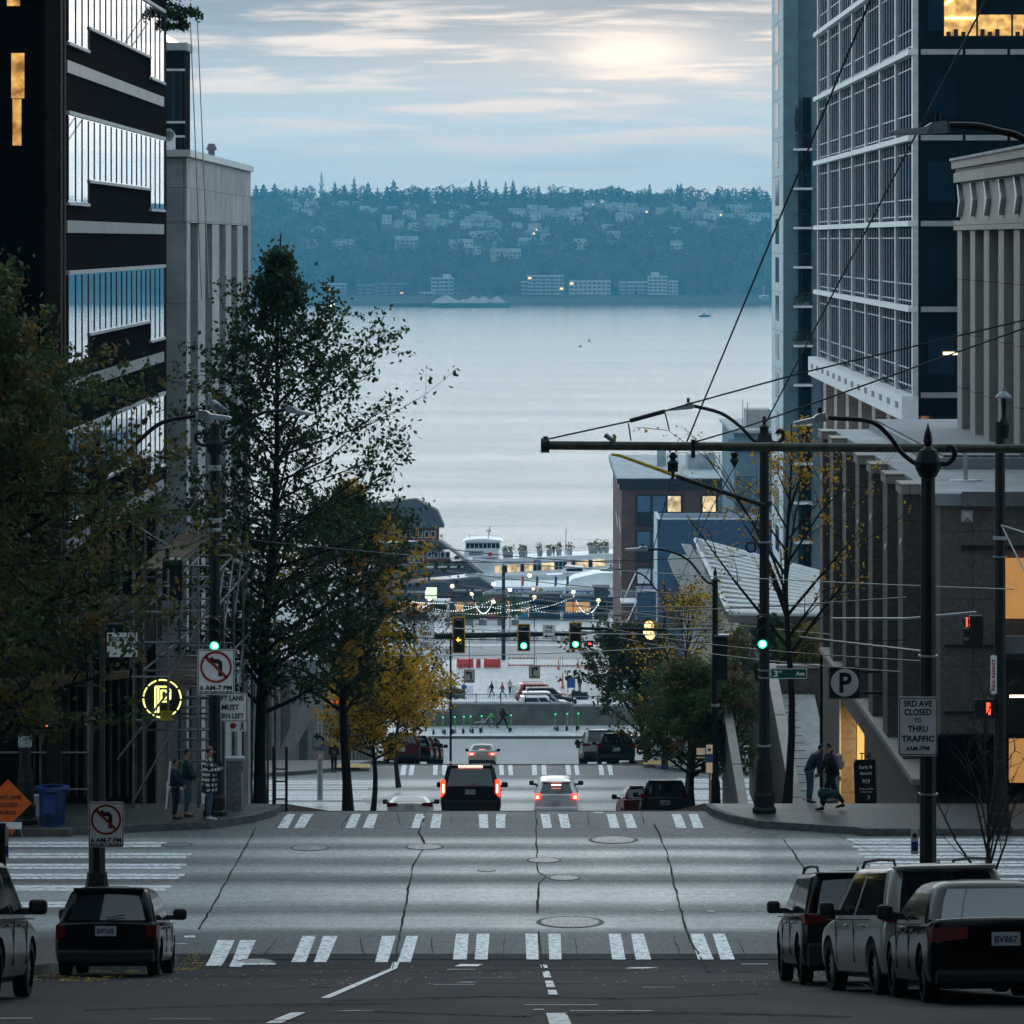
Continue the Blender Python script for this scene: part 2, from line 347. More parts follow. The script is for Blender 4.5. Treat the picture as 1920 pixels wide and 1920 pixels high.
# pavements with a 0.15 m kerb
KW = .15
def walk(xl, xr, y0, y1, m='sidewalk_concrete', nm='pavement'):
    o = sheet(nm, xl, xr, y0, y1, KW, m, skirt=.5, kind='structure'); return o
def kerb(fx, y0, y1, side, **kw):
    """a kerb stone row along the road edge, 4 mm proud of the pavement; side +1 when the road lies at larger x"""
    a = (lambda y: fx(y)-.16*side) if callable(fx) else fx-.16*side
    b = (lambda y: fx(y)+.004*side) if callable(fx) else fx+.004*side
    sheet('kerb', a if side > 0 else b, b if side > 0 else a, y0, y1, KW+.004, 'kerb', skirt=.5, kind='structure')
def nl(y): return -6.5 if y > 71 else (-8.4 if y < 68.6 else -8.4+1.9*(.5-.5*math.cos(math.pi*(y-68.6)/2.4)))
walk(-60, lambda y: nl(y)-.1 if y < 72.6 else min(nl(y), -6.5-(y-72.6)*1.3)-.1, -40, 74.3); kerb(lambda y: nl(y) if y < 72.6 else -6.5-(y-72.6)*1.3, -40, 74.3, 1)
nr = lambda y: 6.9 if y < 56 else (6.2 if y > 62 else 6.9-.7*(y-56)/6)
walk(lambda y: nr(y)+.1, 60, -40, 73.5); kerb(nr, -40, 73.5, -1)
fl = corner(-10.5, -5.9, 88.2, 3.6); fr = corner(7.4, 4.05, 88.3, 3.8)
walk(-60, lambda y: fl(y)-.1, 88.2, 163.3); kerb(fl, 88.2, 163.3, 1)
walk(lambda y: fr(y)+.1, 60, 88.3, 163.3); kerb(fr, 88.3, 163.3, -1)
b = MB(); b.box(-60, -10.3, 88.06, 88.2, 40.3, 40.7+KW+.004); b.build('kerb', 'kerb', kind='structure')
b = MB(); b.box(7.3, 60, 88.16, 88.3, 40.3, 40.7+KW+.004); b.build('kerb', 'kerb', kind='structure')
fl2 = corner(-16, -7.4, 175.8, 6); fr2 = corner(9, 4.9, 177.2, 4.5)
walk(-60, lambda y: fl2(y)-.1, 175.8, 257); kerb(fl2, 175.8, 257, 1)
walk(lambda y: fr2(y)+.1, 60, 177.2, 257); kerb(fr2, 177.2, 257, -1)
b = MB(); b.box(-60, -15.8, 175.66, 175.8, 29.6, 30.154); b.build('kerb', 'kerb', kind='structure')
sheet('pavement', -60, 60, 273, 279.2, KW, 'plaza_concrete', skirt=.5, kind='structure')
sheet('kerb', -60, 60, 272.8, 273, KW+.004, 'kerb', skirt=.5, kind='structure')
# tactile pads
mat('tactile_yellow', (.55, .36, .10), .7, var=.2, scale=20)
for nm, x0, x1, y0, y1 in (('tactile_paving', -8.9, -7.4, 178.4, 179.7), ('tactile_paving', 5.0, 6.2, 179.5, 181.2), ('tactile_paving', 6.0, 7.5, 274.0, 275.0)):
    sheet(nm, x0, x1, y0, y1, KW+.006, 'tactile_yellow', kind='structure')

# ---------------------------------------------------------------- painted markings
def bar(pts, dz=.006, m='paint_white', nm='road_marking'):
    """quad given by 4 (x,Y) points, draped"""
    b = MB(); n = 4; vs = []
    (a, ya), (c, yc), (d, yd), (e, ye) = pts       # near-left, near-right, far-right, far-left
    for i in range(n+1):
        t = i/n; yl = ya+(ye-ya)*t; yr = yc+(yd-yc)*t
        vs += [(a+(e-a)*t, yl, gz(yl)+dz-.012), (c+(d-c)*t, yr, gz(yr)+dz-.012)]
    b.add(vs, [(2*i, 2*i+1, 2*i+3, 2*i+2) for i in range(n)]); return b
def gY(py, z=40.7): return (CZ-z)*F/(py-CY)
def mark_px(quads, z, name, dz=.006):
    b = MB()
    for q in quads:
        pts = [(X(px, gY(py, z)), gY(py, z)) for px, py in q]; bb = bar(pts, dz); b.add(bb.v, bb.f)
    return b
# near crosswalk: seven pairs of bars
near_bars = [(385, 415, 440, 408), (430, 455, 480, 450), (546, 573, 592, 567), (588, 612, 633, 606), (703, 727, 742, 716), (745, 770, 784, 762), (849, 875, 879, 855), (890, 914, 918, 894),
             (987, 1010, 1008, 985), (1030, 1053, 1051, 1028), (1148, 1173, 1164, 1141), (1192, 1221, 1207, 1183), (1309, 1338, 1319, 1294), (1351, 1378, 1359, 1336)]
def crosswalk(label_y, bars, yn, yf, z):
    for (a, c, d, e) in bars:
        Yn, Yf = gY(yn, z), gY(yf, z)
        o = bar([(X(a, Yn), Yn), (X(c, Yn), Yn), (X(d, Yf), Yf), (X(e, Yf), Yf)]).build('crosswalk_marking', 'paint_white', kind='structure')
crosswalk('', near_bars[:2], 1816, 1762, 40.7); crosswalk('', near_bars[2:6], 1805, 1754, 40.7); crosswalk('', near_bars[6:], 1799, 1750, 40.7)
far_bars = [(520, 540, 554, 538), (551, 570, 588, 567), (647, 666, 677, 660), (680, 700, 709, 692), (771, 790, 798, 780), (806, 825, 829, 812), (899, 916, 914, 897), (930, 947, 948, 930),
            (1018, 1035, 1030, 1013), (1052, 1070, 1064, 1046), (1144, 1162, 1154, 1137), (1176, 1195, 1184, 1168), (1268, 1287, 1276, 1259), (1300, 1319, 1308, 1291)]
crosswalk('', far_bars, 1557, 1526, 40.7) if False else None
crosswalk('', far_bars, 1552, 1524, 40.7)
b2 = [(750, 760, 763, 754), (766, 775, 778, 769), (812, 820, 821, 812), (829, 838, 838, 829), (872, 881, 881, 872), (891, 899, 899, 890), (937, 945, 944, 935), (954, 962, 961, 952), (998, 1007, 1006, 997), (1016, 1025, 1024, 1015),
      (1062, 1071, 1069, 1060), (1079, 1087, 1084, 1076), (1124, 1133, 1130, 1122), (1142, 1150, 1147, 1138)]
crosswalk('', b2, 1453, 1433, 30.0)
# crosswalks over the cross streets (bars run along the cross street)
def side_bars(rows, z, x_out, right=False):
    for (yp, xe) in rows:
        for k in (0, 1):
            Y0 = gY(yp+ (5 if z > 35 else 3.2)*k*1.1, z); w = .30 if z > 35 else .38; xi = X(xe-(10*k if not right else -10*k), Y0)
            a, c = (x_out, xi) if not right else (xi, x_out)
            bar([(a, Y0), (c, Y0), (c, Y0+w), (a, Y0+w)]).build('crosswalk_marking', 'paint_white', kind='structure')
side_bars([(1582, 311), (1603, 358), (1623, 348), (1642, 345), (1664, 320), (1695, 296)], 40.7, -22)
side_bars([(1576, 1588), (1589, 1600), (1603, 1612), (1618, 1622), (1634, 1632), (1650, 1642)], 40.7, 22, True)
side_bars([(1466, 706), (1476, 700), (1486, 696), (1496, 690), (1507, 684)], 30.0, -14)
side_bars([(1462, 1270), (1473, 1275), (1484, 1290), (1495, 1290), (1505, 1300)], 30.0, 16, True)
# lane lines on the near hill and other worn marks
def gYh(py):
    lo, hi = 30.0, 92.0
    for _ in range(50):
        m_ = (lo+hi)/2
        if CY+(CZ-gz(m_))*F/m_ > py: lo = m_
        else: hi = m_
    return (lo+hi)/2
def line_px(p0, p1, w, name='lane_marking', m='paint_white', dz=.006, n=6):
    b = MB(); vs = []
    for i in range(n+1):
        t = i/n; px = p0[0]+(p1[0]-p0[0])*t; py = p0[1]+(p1[1]-p0[1])*t; Y = gYh(py); x = X(px, Y); vs += [(x-w/2, Y, gz(Y)+dz-.012), (x+w/2, Y, gz(Y)+dz-.012)]
    b.add(vs, [(2*i, 2*i+1, 2*i+3, 2*i+2) for i in range(n)]); return b.build(name, m, kind='structure')
line_px((743, 1803), (738, 1815), .12); line_px((738, 1815), (610, 1870), .12); line_px((560, 1897), (512, 1917), .16)
for a, c in ((1808, 1814), (1820, 1832), (1838, 1850), (1855, 1864)): line_px((1019+(a-1808)*.33, a), (1019+(c-1808)*.33, c), .12)
line_px((1043, 1898), (1055, 1930), .22)
def patch(px0, px1, py, h=.12, sk=0):
    Y = gYh(py); bar([(X(px0, Y), Y), (X(px1, Y), Y), (X(px1, Y)+sk, Y+h), (X(px0, Y)+sk, Y+h)]).build('road_marking', 'paint_white', kind='structure')
for a in ((852, 895, 1811, .35, .1), (838, 892, 1817, .12), (812, 890, 1845, .16), (855, 885, 1841, .3, .1), (865, 968, 1832, .05), (983, 1120, 1883, .14), (1000, 1020, 1892, .25), (1070, 1224, 1894, .14), (617, 655, 1894, .18, .3),
          (1205, 1265, 1850, .12), (1170, 1215, 1815, .25, .2), (430, 452, 1812, .25), (437, 516, 1808, .25), (1390, 1440, 1807, .05), (0, 60, 1908, .1), (280, 400, 1909, .04), (345, 365, 1757, .2), (255, 350, 1769, .06)):
    patch(*a)
# joints and cracks between the concrete slabs
def poly_px(pts, w, m='crack', nm='road_crack'):
    b = MB(); vs = []
    P2 = []
    for (a, c) in zip(pts, pts[1:]):
        k = max(2, int(abs(c[1]-a[1])/7))
        for i in range(k):
            t = i/k; P2.append((a[0]+(c[0]-a[0])*t+random.uniform(-1.6, 1.6), a[1]+(c[1]-a[1])*t))
    P2.append(pts[-1])
    for (px, py) in P2:
        Y = gYh(py); x = X(px, Y); ww = w*random.uniform(.35, 1.15); vs += [(x-ww/2, Y, gz(Y)-.004), (x+ww/2, Y, gz(Y)-.004)]
    b.add(vs, [(2*i, 2*i+1, 2*i+3, 2*i+2) for i in range(len(P2)-1)]); b.build(nm, m, kind='structure')
poly_px([(480, 1552), (455, 1598), (420, 1660), (373, 1742)], .045)
poly_px([(798, 1520), (786, 1560), (797, 1585), (774, 1622), (763, 1680), (752, 1745), (742, 1790), (735, 1818)], .05)
poly_px([(1005, 1517), (1006, 1560), (1006, 1604), (1010, 1635), (1025, 1643)], .035)
poly_px([(1025, 1643), (1009, 1655), (1008, 1712)], .05); poly_px([(1011, 1745), (1013, 1800), (1020, 1822)], .04)
poly_px([(1227, 1545), (1248, 1590), (1264, 1655), (1274, 1700), (1293, 1760), (1330, 1822)], .05)
poly_px([(1468, 1572), (1512, 1632)], .04); poly_px([(1030, 1470), (1028, 1508)], .04); poly_px([(1140, 1450), (1143, 1500)], .04)
for a in ((675, 688, 1758, 1805), (808, 815, 1757, 1799), (946, 942, 1757, 1800), (1078, 1083, 1757, 1797), (1263, 1280, 1757, 1799), (1382, 1402, 1757, 1800), (480, 520, 1810, 1760), (745, 752, 1522, 1548), (850, 846, 1524, 1543),
          (1103, 1105, 1522, 1546), (1202, 1207, 1522, 1545), (655, 640, 1525, 1552), (1560, 1640, 1560, 1600)):
    poly_px([(a[0], a[2]), (a[1], a[3])], .02)
poly_px([(950, 1669), (1010, 1668)], .02)
def seam(pts, w):
    b = MB(); vs = []
    for (a, c) in zip(pts, pts[1:]):
        for i in range(14):
            t_ = i/14; px = a[0]+(c[0]-a[0])*t_; py = a[1]+(c[1]-a[1])*t_+random.uniform(-.7, .7); Y = gYh(py); h_ = w*random.uniform(.3, 1.3); vs += [(X(px, Y), Y-h_/2, gz(Y)-.006), (X(px, Y), Y+h_/2, gz(Y)-.006)]
    b.add(vs, [(2*i, 2*i+1, 2*i+3, 2*i+2) for i in range(len(vs)//2-1)]); b.build('tar_seam', 'crack', kind='structure')
seam([(340, 1832), (700, 1824), (980, 1818), (1450, 1822)], .07); seam([(620, 1876), (900, 1868), (1180, 1872), (1440, 1862)], .12); seam([(160, 1893), (420, 1884), (760, 1880)], .1); seam([(880, 1842), (1250, 1846), (1460, 1838)], .06); seam([(1060, 1902), (1300, 1898), (1620, 1906)], .12); seam([(380, 1858), (560, 1852), (640, 1850)], .06); seam([(700, 1896), (960, 1905), (1000, 1904)], .1); seam([(300, 1915), (560, 1912), (800, 1914)], .06)
# ---------------------------------------------------------------- manhole covers
mat('iron_worn', (.26, .265, .26), .5, metal=.3, var=.4, scale=14)
def manhole(px, py, wpx, label):
    Y = gYh(py); r = wpx/2*Y/F; x = X(px, Y); t = thing('manhole_cover', label, 'manhole cover', (x, Y, gz(Y)-.012), group='manhole covers in the crossing')
    b = MB(); b.lathe([(r, -.02), (r, .006), (r*.9, .007)], n=28); b.build('frame', 'kerb', t)
    b = MB(); b.lathe([(r*.86, -.02), (r*.86, .009), (r*.3, .012)], n=28)
    b.build('lid', 'iron_worn', t)
manhole(1069, 1728, 128, 'largest pale manhole cover, near the closer crosswalk'); manhole(1058, 1645, 62, 'pale manhole cover at the kink of the middle crack')
manhole(1020, 1612, 66, 'manhole cover on the middle crack with dark rim'); manhole(912, 1631, 36, 'small round cover left of the middle crack')
manhole(1150, 1574, 94, 'flat pale manhole cover right of centre by the far crosswalk'); manhole(796, 1587, 74, 'pale manhole cover lying on the left crack')
manhole(581, 1589, 74, 'dull manhole cover left of the cracked joints'); manhole(1239, 1706, 20, 'tiny valve cover beside the right crack'); manhole(1333, 1708, 20, 'tiny valve cover nearest the parked cars')
manhole(478, 1803, 74, 'grey cover over the end of the leftmost crosswalk bars'); manhole(1122, 1513, 26, 'tiny pale cover on the crest beyond the far crosswalk'); manhole(332, 1583, 60, 'dark cover at the end of the left side crosswalk')

# ---------------------------------------------------------------- water
def water_mat():
    m = bpy.data.materials.new('water_surface'); m.use_nodes = True; nt = m.node_tree; b = nt.nodes['Principled BSDF']; L = nt.links.new
    b.inputs['Base Color'].default_value = (.02, .07, .09, 1); b.inputs['Roughness'].default_value = .12; b.inputs['IOR'].default_value = 1.33
    g = nt.nodes.new('ShaderNodeNewGeometry'); mp = nt.nodes.new('ShaderNodeMapping'); mp.inputs['Scale'].default_value = (.06, .35, 1); L(g.outputs['Position'], mp.inputs[0])
    n = node(nt, 'ShaderNodeTexNoise', Scale=1.0, Detail=7, Roughness=.62, Distortion=.3); L(mp.outputs[0], n.inputs['Vector'])
    mp2 = nt.nodes.new('ShaderNodeMapping'); mp2.inputs['Scale'].default_value = (.003, .02, 1); L(g.outputs['Position'], mp2.inputs[0])
    n2 = node(nt, 'ShaderNodeTexNoise', Scale=1.0, Detail=4); L(mp2.outputs[0], n2.inputs['Vector'])
    bp = nt.nodes.new('ShaderNodeBump'); bp.inputs['Distance'].default_value = 1.0; L(n.outputs['Fac'], bp.inputs['Height']); L(ramp_of(nt, n2.outputs['Fac'], .20, .50), bp.inputs['Strength']); L(bp.outputs[0], b.inputs['Normal'])
    MATS['water_surface'] = m
water_mat()
b = MB(); b.quad((-6000, 500, 0), (6000, 500, 0), (6000, 12000, 0), (-6000, 12000, 0)); b.build('water', 'water_surface', kind='structure')

# ---------------------------------------------------------------- the far hill
HP = [(3270, -1), (3276, 1.5), (3330, 5), (3380, 9), (3450, 33), (3520, 50), (3620, 64), (3760, 82), (3860, 88), (4100, 90), (4800, 86)]
def hz(x, y):
    y0 = y+18*math.sin(x/71)+9*math.sin(x/23+1)+(12*math.sin(x/131+2))
    if y < 3385: y0 = y
    elif y < 3440: t = (y-3385)/55; y0 = y+(y0-y)*t
    for (a, za), (c, zc) in zip(HP, HP[1:]):
        if y0 <= c: return za+(zc-za)*max(0, (y0-a))/(c-a)+(2.5*math.sin(x/57+.6)+1.5*math.sin(x/19) if y > 3500 else 0)
    return HP[-1][1]
mat('hill_soil', (.045, .05, .035), .95, var=.4, scale=.05)
xs = np.arange(-900, 901, 15.0); ys = np.array([3262, 3270, 3276, 3300, 3330, 3350, 3370, 3385, 3400, 3420, 3440, 3460, 3480, 3500, 3530, 3560, 3600, 3640, 3680, 3720, 3760, 3800, 3840, 3900, 4000, 4200, 4500, 4800.])
V = np.array([(x, y, hz(x, y)) for y in ys for x in xs]); nx = len(xs)
Q = np.array([(r*nx+i, r*nx+i+1, (r+1)*nx+i+1, (r+1)*nx+i) for r in range(len(ys)-1) for i in range(nx-1)])
o = fast('hill', V, Q, 'hill_soil', smooth=True); o['kind'] = 'structure'
b = MB(); b.box(-900, 900, 3340, 3352, 4.5, 6.1); b.build('shore_road', 'kerb', kind='structure')
# trees on it: clouds of leaf clumps
mat('far_conifer', (.018, .035, .025), .9, var=.3, scale=.3); mat('far_leafy', (.045, .05, .022), .9, var=.4, scale=.05, col2=(.14, .10, .045)); mat('far_bare', (.15, .095, .075), .9, var=.3, scale=.08)
def clump_quads(C, S, rng, flat=1.0):
    """C (n,3) centres, S (n,) half sizes -> random-facing quads"""
    n = len(C); a = rng.normal(size=(n, 3)); a /= np.linalg.norm(a, axis=1)[:, None]; b_ = rng.normal(size=(n, 3)); b_ -= a*(a*b_).sum(1)[:, None]; b_ /= np.linalg.norm(b_, axis=1)[:, None]
    a *= S[:, None]; b_ *= (S*.62)[:, None]; a[:, 2] *= flat
    V = np.empty((n, 4, 3)); V[:, 0] = C-a; V[:, 1] = C+b_*1.0-a*.1; V[:, 2] = C+a; V[:, 3] = C-b_-a*.1
    return V.reshape(-1, 3), np.arange(n*4).reshape(n, 4)
def far_tree_pts(kind, x, y, z, h, w, rng, n):
    if kind == 'conifer':
        t = rng.random(n)**1.25; r = (1-t)**.85*w*(.45+.55*rng.random(n))*(.8+.35*np.sin(t*38)); a = rng.random(n)*6.283
        return np.stack([x+r*np.cos(a), y+r*np.sin(a), z+h*(.06+t*.94)], 1), np.full(n, 1.0)*(.5+w*.10)*(1.05-t*.75)
    u = rng.normal(size=(n, 3)); u /= np.linalg.norm(u, axis=1)[:, None]; r = rng.random(n)**.33*(1+.22*np.sin(u[:, 0]*5+x)+.2*np.sin(u[:, 2]*6+y))
    return np.stack([x+u[:, 0]*r*w, y+u[:, 1]*r*w, z+h*.55+u[:, 2]*r*h*.46], 1), (.35+rng.random(n)*.55)*(.55+w*.10)
HOUSES = []   # (x, y, half width, half depth) filled first so that the trees leave room
rngh = np.random.default_rng(5)
def hill_at(px, py):
    """the point of the hillside seen at this place of the picture"""
    lo = 3300.0
    for i in range(400):
        Y = 3300+i*4.0
        if CY+(CZ-hz(X(px, Y), Y))*F/Y <= py: return Y
    return 3860.0
for n_, c_ in (('house_white', (.62, .63, .62)), ('house_grey', (.36, .38, .39)), ('house_tan', (.55, .42, .34)), ('house_blue', (.34, .42, .50)), ('house_brick', (.22, .11, .08))): mat(n_, c_, .8, var=.1, scale=.4)
mat('far_roof', (.26, .27, .29), .8, var=.5, scale=.06); mat('far_window', (.05, .07, .09), .15, var=0); mat('lamp_amber', (.9, .6, .3), .4, var=0, emit=(1, .55, .22), es=1.6); mat('lamp_warm', (1, .9, .7), .4, var=0, emit=(1, .84, .6), es=7)
def far_house(px, py, w, h, d, m, roof, lab, group, lit=False):
    Y = hill_at(px, py); x = X(px, Y); z = hz(x, Y); HOUSES.append((x, Y, w/2+3, d/2+6))
    t = thing('house', lab, 'house', (x, Y, z), (0, 0, random.uniform(-.3, .3)), group)
    b = MB(); b.box(-w/2, w/2, -d/2, d/2, -7, h); b.build('wall', m, t)
    b = MB()
    if roof == 'gable': b.prism([(-w/2-.4, h), (w/2+.4, h), (0, h+w*.28)], -d/2-.4, d/2+.4)
    elif roof == 'long': b.prism([(-d/2-.5, h), (d/2+.5, h), (0, h+d*.25)], -w/2-.5, w/2+.5, 'x')
    else: b.box(-w/2-.3, w/2+.3, -d/2-.3, d/2+.3, h, h+.5)
    b.build('roof', 'far_roof' if roof != 'flat' else 'house_white', t)
    nw = max(2, int(w/3.5)); fl = max(1, int(h/3))
    for f in range(fl):
        for k in range(nw):
            if random.random() < .8:
                b = MB(); xx = -w/2+(k+.5)*w/nw; b.box(xx-.9, xx+.9, -d/2-.06, -d/2+.1, f*3+.9, f*3+2.3); b.build('window', 'lamp_amber' if lit and k == 1 and f == 0 else 'far_window', t)
hm = ['house_white', 'house_white', 'house_grey', 'house_tan', 'house_blue', 'house_white']
hl = [(636, 463, 10, 6), (652, 462, 9, 5), (632, 388, 7, 4), (645, 386, 8, 4), (658, 384, 9, 4), (668, 387, 7, 4), (684, 395, 8, 5), (700, 400, 7, 4), (800, 418, 8, 5), (812, 414, 9, 5), (826, 420, 8, 5), (838, 424, 8, 4), (850, 404, 8, 4),
      (893, 414, 9, 5), (903, 408, 8, 6), (913, 417, 10, 5), (927, 428, 11, 6), (898, 428, 7, 4), (890, 442, 8, 4), (905, 444, 8, 4), (921, 447, 10, 5), (880, 420, 7, 4), (964, 400, 9, 5), (978, 404, 8, 5), (992, 402, 9, 4), (1003, 410, 9, 5),
      (1018, 406, 8, 5), (1030, 400, 7, 4), (1056, 402, 8, 5), (1068, 405, 7, 5), (1081, 398, 7, 5), (1003, 432, 9, 5), (1028, 436, 8, 4), (1022, 450, 7, 4), (958, 435, 8, 4), (970, 428, 7, 4), (1137, 388, 8, 4), (1157, 392, 9, 5), (1158, 402, 8, 4),
      (1183, 396, 9, 6), (1207, 398, 9, 5), (1172, 414, 12, 5), (1140, 430, 8, 5), (1150, 448, 10, 6), (1262, 393, 8, 4), (1275, 400, 9, 5), (1292, 406, 10, 5), (1310, 402, 9, 5), (1328, 408, 12, 5), (1345, 404, 8, 4), (1365, 410, 9, 5),
      (1310, 428, 12, 5), (1334, 432, 9, 4), (1398, 414, 9, 5), (1412, 418, 8, 5), (1432, 412, 9, 5), (1224, 440, 7, 4), (1240, 400, 8, 4), (1368, 392, 8, 5), (1388, 398, 7, 4), (560, 395, 9, 4), (575, 402, 8, 4), (548, 380, 8, 4),
      (760, 388, 7, 4), (778, 395, 8, 4), (735, 396, 7, 4), (945, 382, 8, 4), (1105, 385, 8, 4), (1120, 392, 8, 4), (1095, 408, 7, 4), (1020, 392, 7, 4)]
hl += [(rngh.uniform(545, 1440), rngh.choice([rngh.uniform(384, 428), rngh.uniform(384, 412), rngh.uniform(425, 470)]), rngh.uniform(7, 11), rngh.uniform(3.5, 6)) for _ in range(34)]
for i, (px, py, w, h) in enumerate(hl):
    side = 'towards the left end' if px < 720 else ('left of the middle' if px < 950 else ('near the middle' if px < 1120 else ('right of the middle' if px < 1300 else 'towards the right end')))
    lev = 'under the far crest' if py < 400 else ('on the upper far slope' if py < 425 else 'on the middle far slope')
    far_house(px, py+3, w*1.15, h*1.1, 8, hm[i % 6], ('gable', 'long', 'flat', 'long')[i % 4], 'small %s house %s, %s' % (('white', 'white', 'grey', 'tan', 'blue grey', 'white')[i % 6], lev, side), 'small houses on the far hillside', lit=i % 9 == 4)
far_house(762, 470, 20, 9, 14, 'house_grey', 'long', 'wide grey building alone on the wooded middle slope', 'larger buildings on the slope')
far_house(864, 466, 19, 8, 14, 'house_white', 'flat', 'white three storey block on the middle slope, left of the middle', 'larger buildings on the slope')
far_house(886, 476, 12, 6, 12, 'house_white', 'flat', 'low white house at the foot of the three storey block', 'larger buildings on the slope')
far_house(948, 486, 26, 6, 12, 'house_tan', 'long', 'long brownish red building on the slope', 'larger buildings on the slope')
far_house(990, 466, 15, 6, 12, 'house_grey', 'long', 'grey gabled building on the middle slope above the pale shore flats', 'larger buildings on the slope')
far_house(1088, 466, 11, 8, 10, 'house_white', 'flat', 'bright white box house on the middle slope', 'larger buildings on the slope')
far_house(1064, 469, 11, 6, 10, 'house_grey', 'flat', 'grey box house beside the bright white one', 'larger buildings on the slope')
def shore_block(px, w, h, Y, m, lab, fl, cols, pent=None, z0=5):
    x = X(px, Y); t = thing('apartment_building', lab, 'apartment building', (x, Y, z0), group='apartment blocks on the far shore'); HOUSES.append((x, Y+8, w/2+2, 16))
    b = MB(); b.box(-w/2, w/2, 0, 16, -3, h); b.build('wall', m, t)
    b = MB(); b.box(-w/2-.5, w/2+.5, -.5, 16.5, h, h+.9)
    if pent: b.box(pent-3.5, pent+3.5, 3, 10, h+.9, h+4)
    b.build('roof', 'house_white' if m != 'house_brick' else 'far_roof', t)
    fh = h/fl; cw = w/cols
    for f in range(fl):
        for c in range(cols):
            lit = (f*7+c*3+int(px)) % 23 == 0
            b = MB(); xx = -w/2+(c+.5)*cw; b.box(xx-cw*.36, xx+cw*.36, -.08, .2, f*fh+fh*.25, f*fh+fh*.78); b.build('window', 'lamp_amber' if lit else 'far_window', t)
        b = MB()
        for c in range(0, cols, 2):
            xx = -w/2+(c+.5)*cw; b.box(xx-cw*.42, xx+cw*.42, -1.3, -.02, f*fh-.1, f*fh+.15); b.box(xx-cw*.42, xx+cw*.42, -1.3, -1.22, f*fh+.15, f*fh+fh*.3)
        b.build('balcony', 'house_white' if m != 'house_brick' else 'house_grey', t)
shore_block(1023, 31, 18, 3362, 'house_grey', 'largest pale apartment block on the far shore with roof box', 6, 8, 0)
shore_block(984, 6, 13, 3360, 'house_grey', 'narrow grey block against the left end of the largest shore block', 4, 2)
shore_block(1106, 35, 13.5, 3362, 'house_white', 'long low white apartment block on the far shore', 4, 9)
shore_block(1188, 24, 12.5, 3364, 'house_grey', 'grey low block between the two right pale shore blocks', 4, 6)
shore_block(1233, 16, 17.5, 3360, 'house_white', 'tall white stepped block at the right of the shore row', 6, 4, -2)
shore_block(1262, 8, 13.5, 3362, 'house_white', 'white wing against the rightmost tall shore block', 5, 2)
shore_block(829, 19, 16, 3360, 'house_blue', 'blue grey apartment block standing alone on the shore behind the barge', 5, 5, 4)
shore_block(734, 28, 11, 3364, 'house_brick', 'dull brick apartment block behind the left end of the barge', 4, 8)
shore_block(686, 15, 10, 3366, 'house_brick', 'smaller brick block left of the dull brick apartment block', 3, 4)
shore_block(630, 16, 11, 3364, 'house_grey', 'grey apartment block at the left end of the far shore', 4, 4)
shore_block(800, 11, 4, 3344, 'house_grey', 'low grey shed by the shore road left of the blue block', 1, 3)
# individual trees of the skyline
def far_tree(px, top, h, w, kind, m, lab, grp):
    Y = 3868.0; x = X(px, Y); z = hz(x, Y); zt = Z(top, Y); h = max(h, zt-z)
    C, S = far_tree_pts('conifer' if kind == 'c' else 'r', x, Y, zt-h, h, w*(RNG.uniform(1.25, 2.1) if kind == 'c' else 1.1), RNG, 900 if kind == 'c' else 520)
    V, Q = clump_quads(C, S*1.05, RNG); t = thing('evergreen_tree' if kind == 'c' else 'leafy_tree', lab, 'tree', (x, Y, z), group=grp, world=True)
    fast('crown', V, Q, m, t); b = MB(); b.tube([(x, Y, z-2), (x, Y, zt-h*.3)], [.5, .2], 6); b.build('trunk', 'hill_soil', t)
sky = [(603, 320, 46, 4.8), (664, 331, 30, 5.2), (738, 337, 26, 7.5), (515, 343, 18, 5), (480, 346, 16, 5), (494, 345, 16, 5), (555, 347, 13, 4), (628, 341, 20, 4), (646, 345, 18, 5), (690, 341, 22, 6), (708, 350, 15, 3), (726, 348, 18, 5),
       (884, 338, 24, 4.5), (899, 334, 26, 5), (911, 337, 22, 5), (948, 339, 24, 4.5), (962, 338, 24, 5), (982, 349, 16, 4), (1010, 347, 18, 3), (1218, 344, 22, 4.5), (1271, 344, 22, 4), (1277, 343, 20, 3.5), (1147, 347, 18, 4), (1160, 349, 16, 5),
       (1345, 352, 18, 6), (1365, 353, 18, 6), (1413, 350, 20, 6.5), (1438, 358, 14, 5), (1455, 362, 14, 5), (1108, 352, 16, 5), (930, 352, 14, 4), (1196, 358, 12, 4), (785, 352, 18, 5), (800, 350, 18, 4)]
for i, (px, top, h, w) in enumerate(sky):
    s_ = {603: 'tallest pointed evergreen on the far skyline', 664: 'tall evergreen second from the tallest on the far skyline', 738: 'broad evergreen on the skyline above the wide grey building'}.get(px)
    far_tree(px, top, h, w, 'c', 'far_conifer', s_ or 'dark evergreen on the skyline of the far hill %s' % ('at its left end' if px < 590 else 'left of the middle' if px < 850 else 'near the middle' if px < 1050 else 'right of the middle' if px < 1300 else 'at its right end'), 'evergreens on the far skyline')
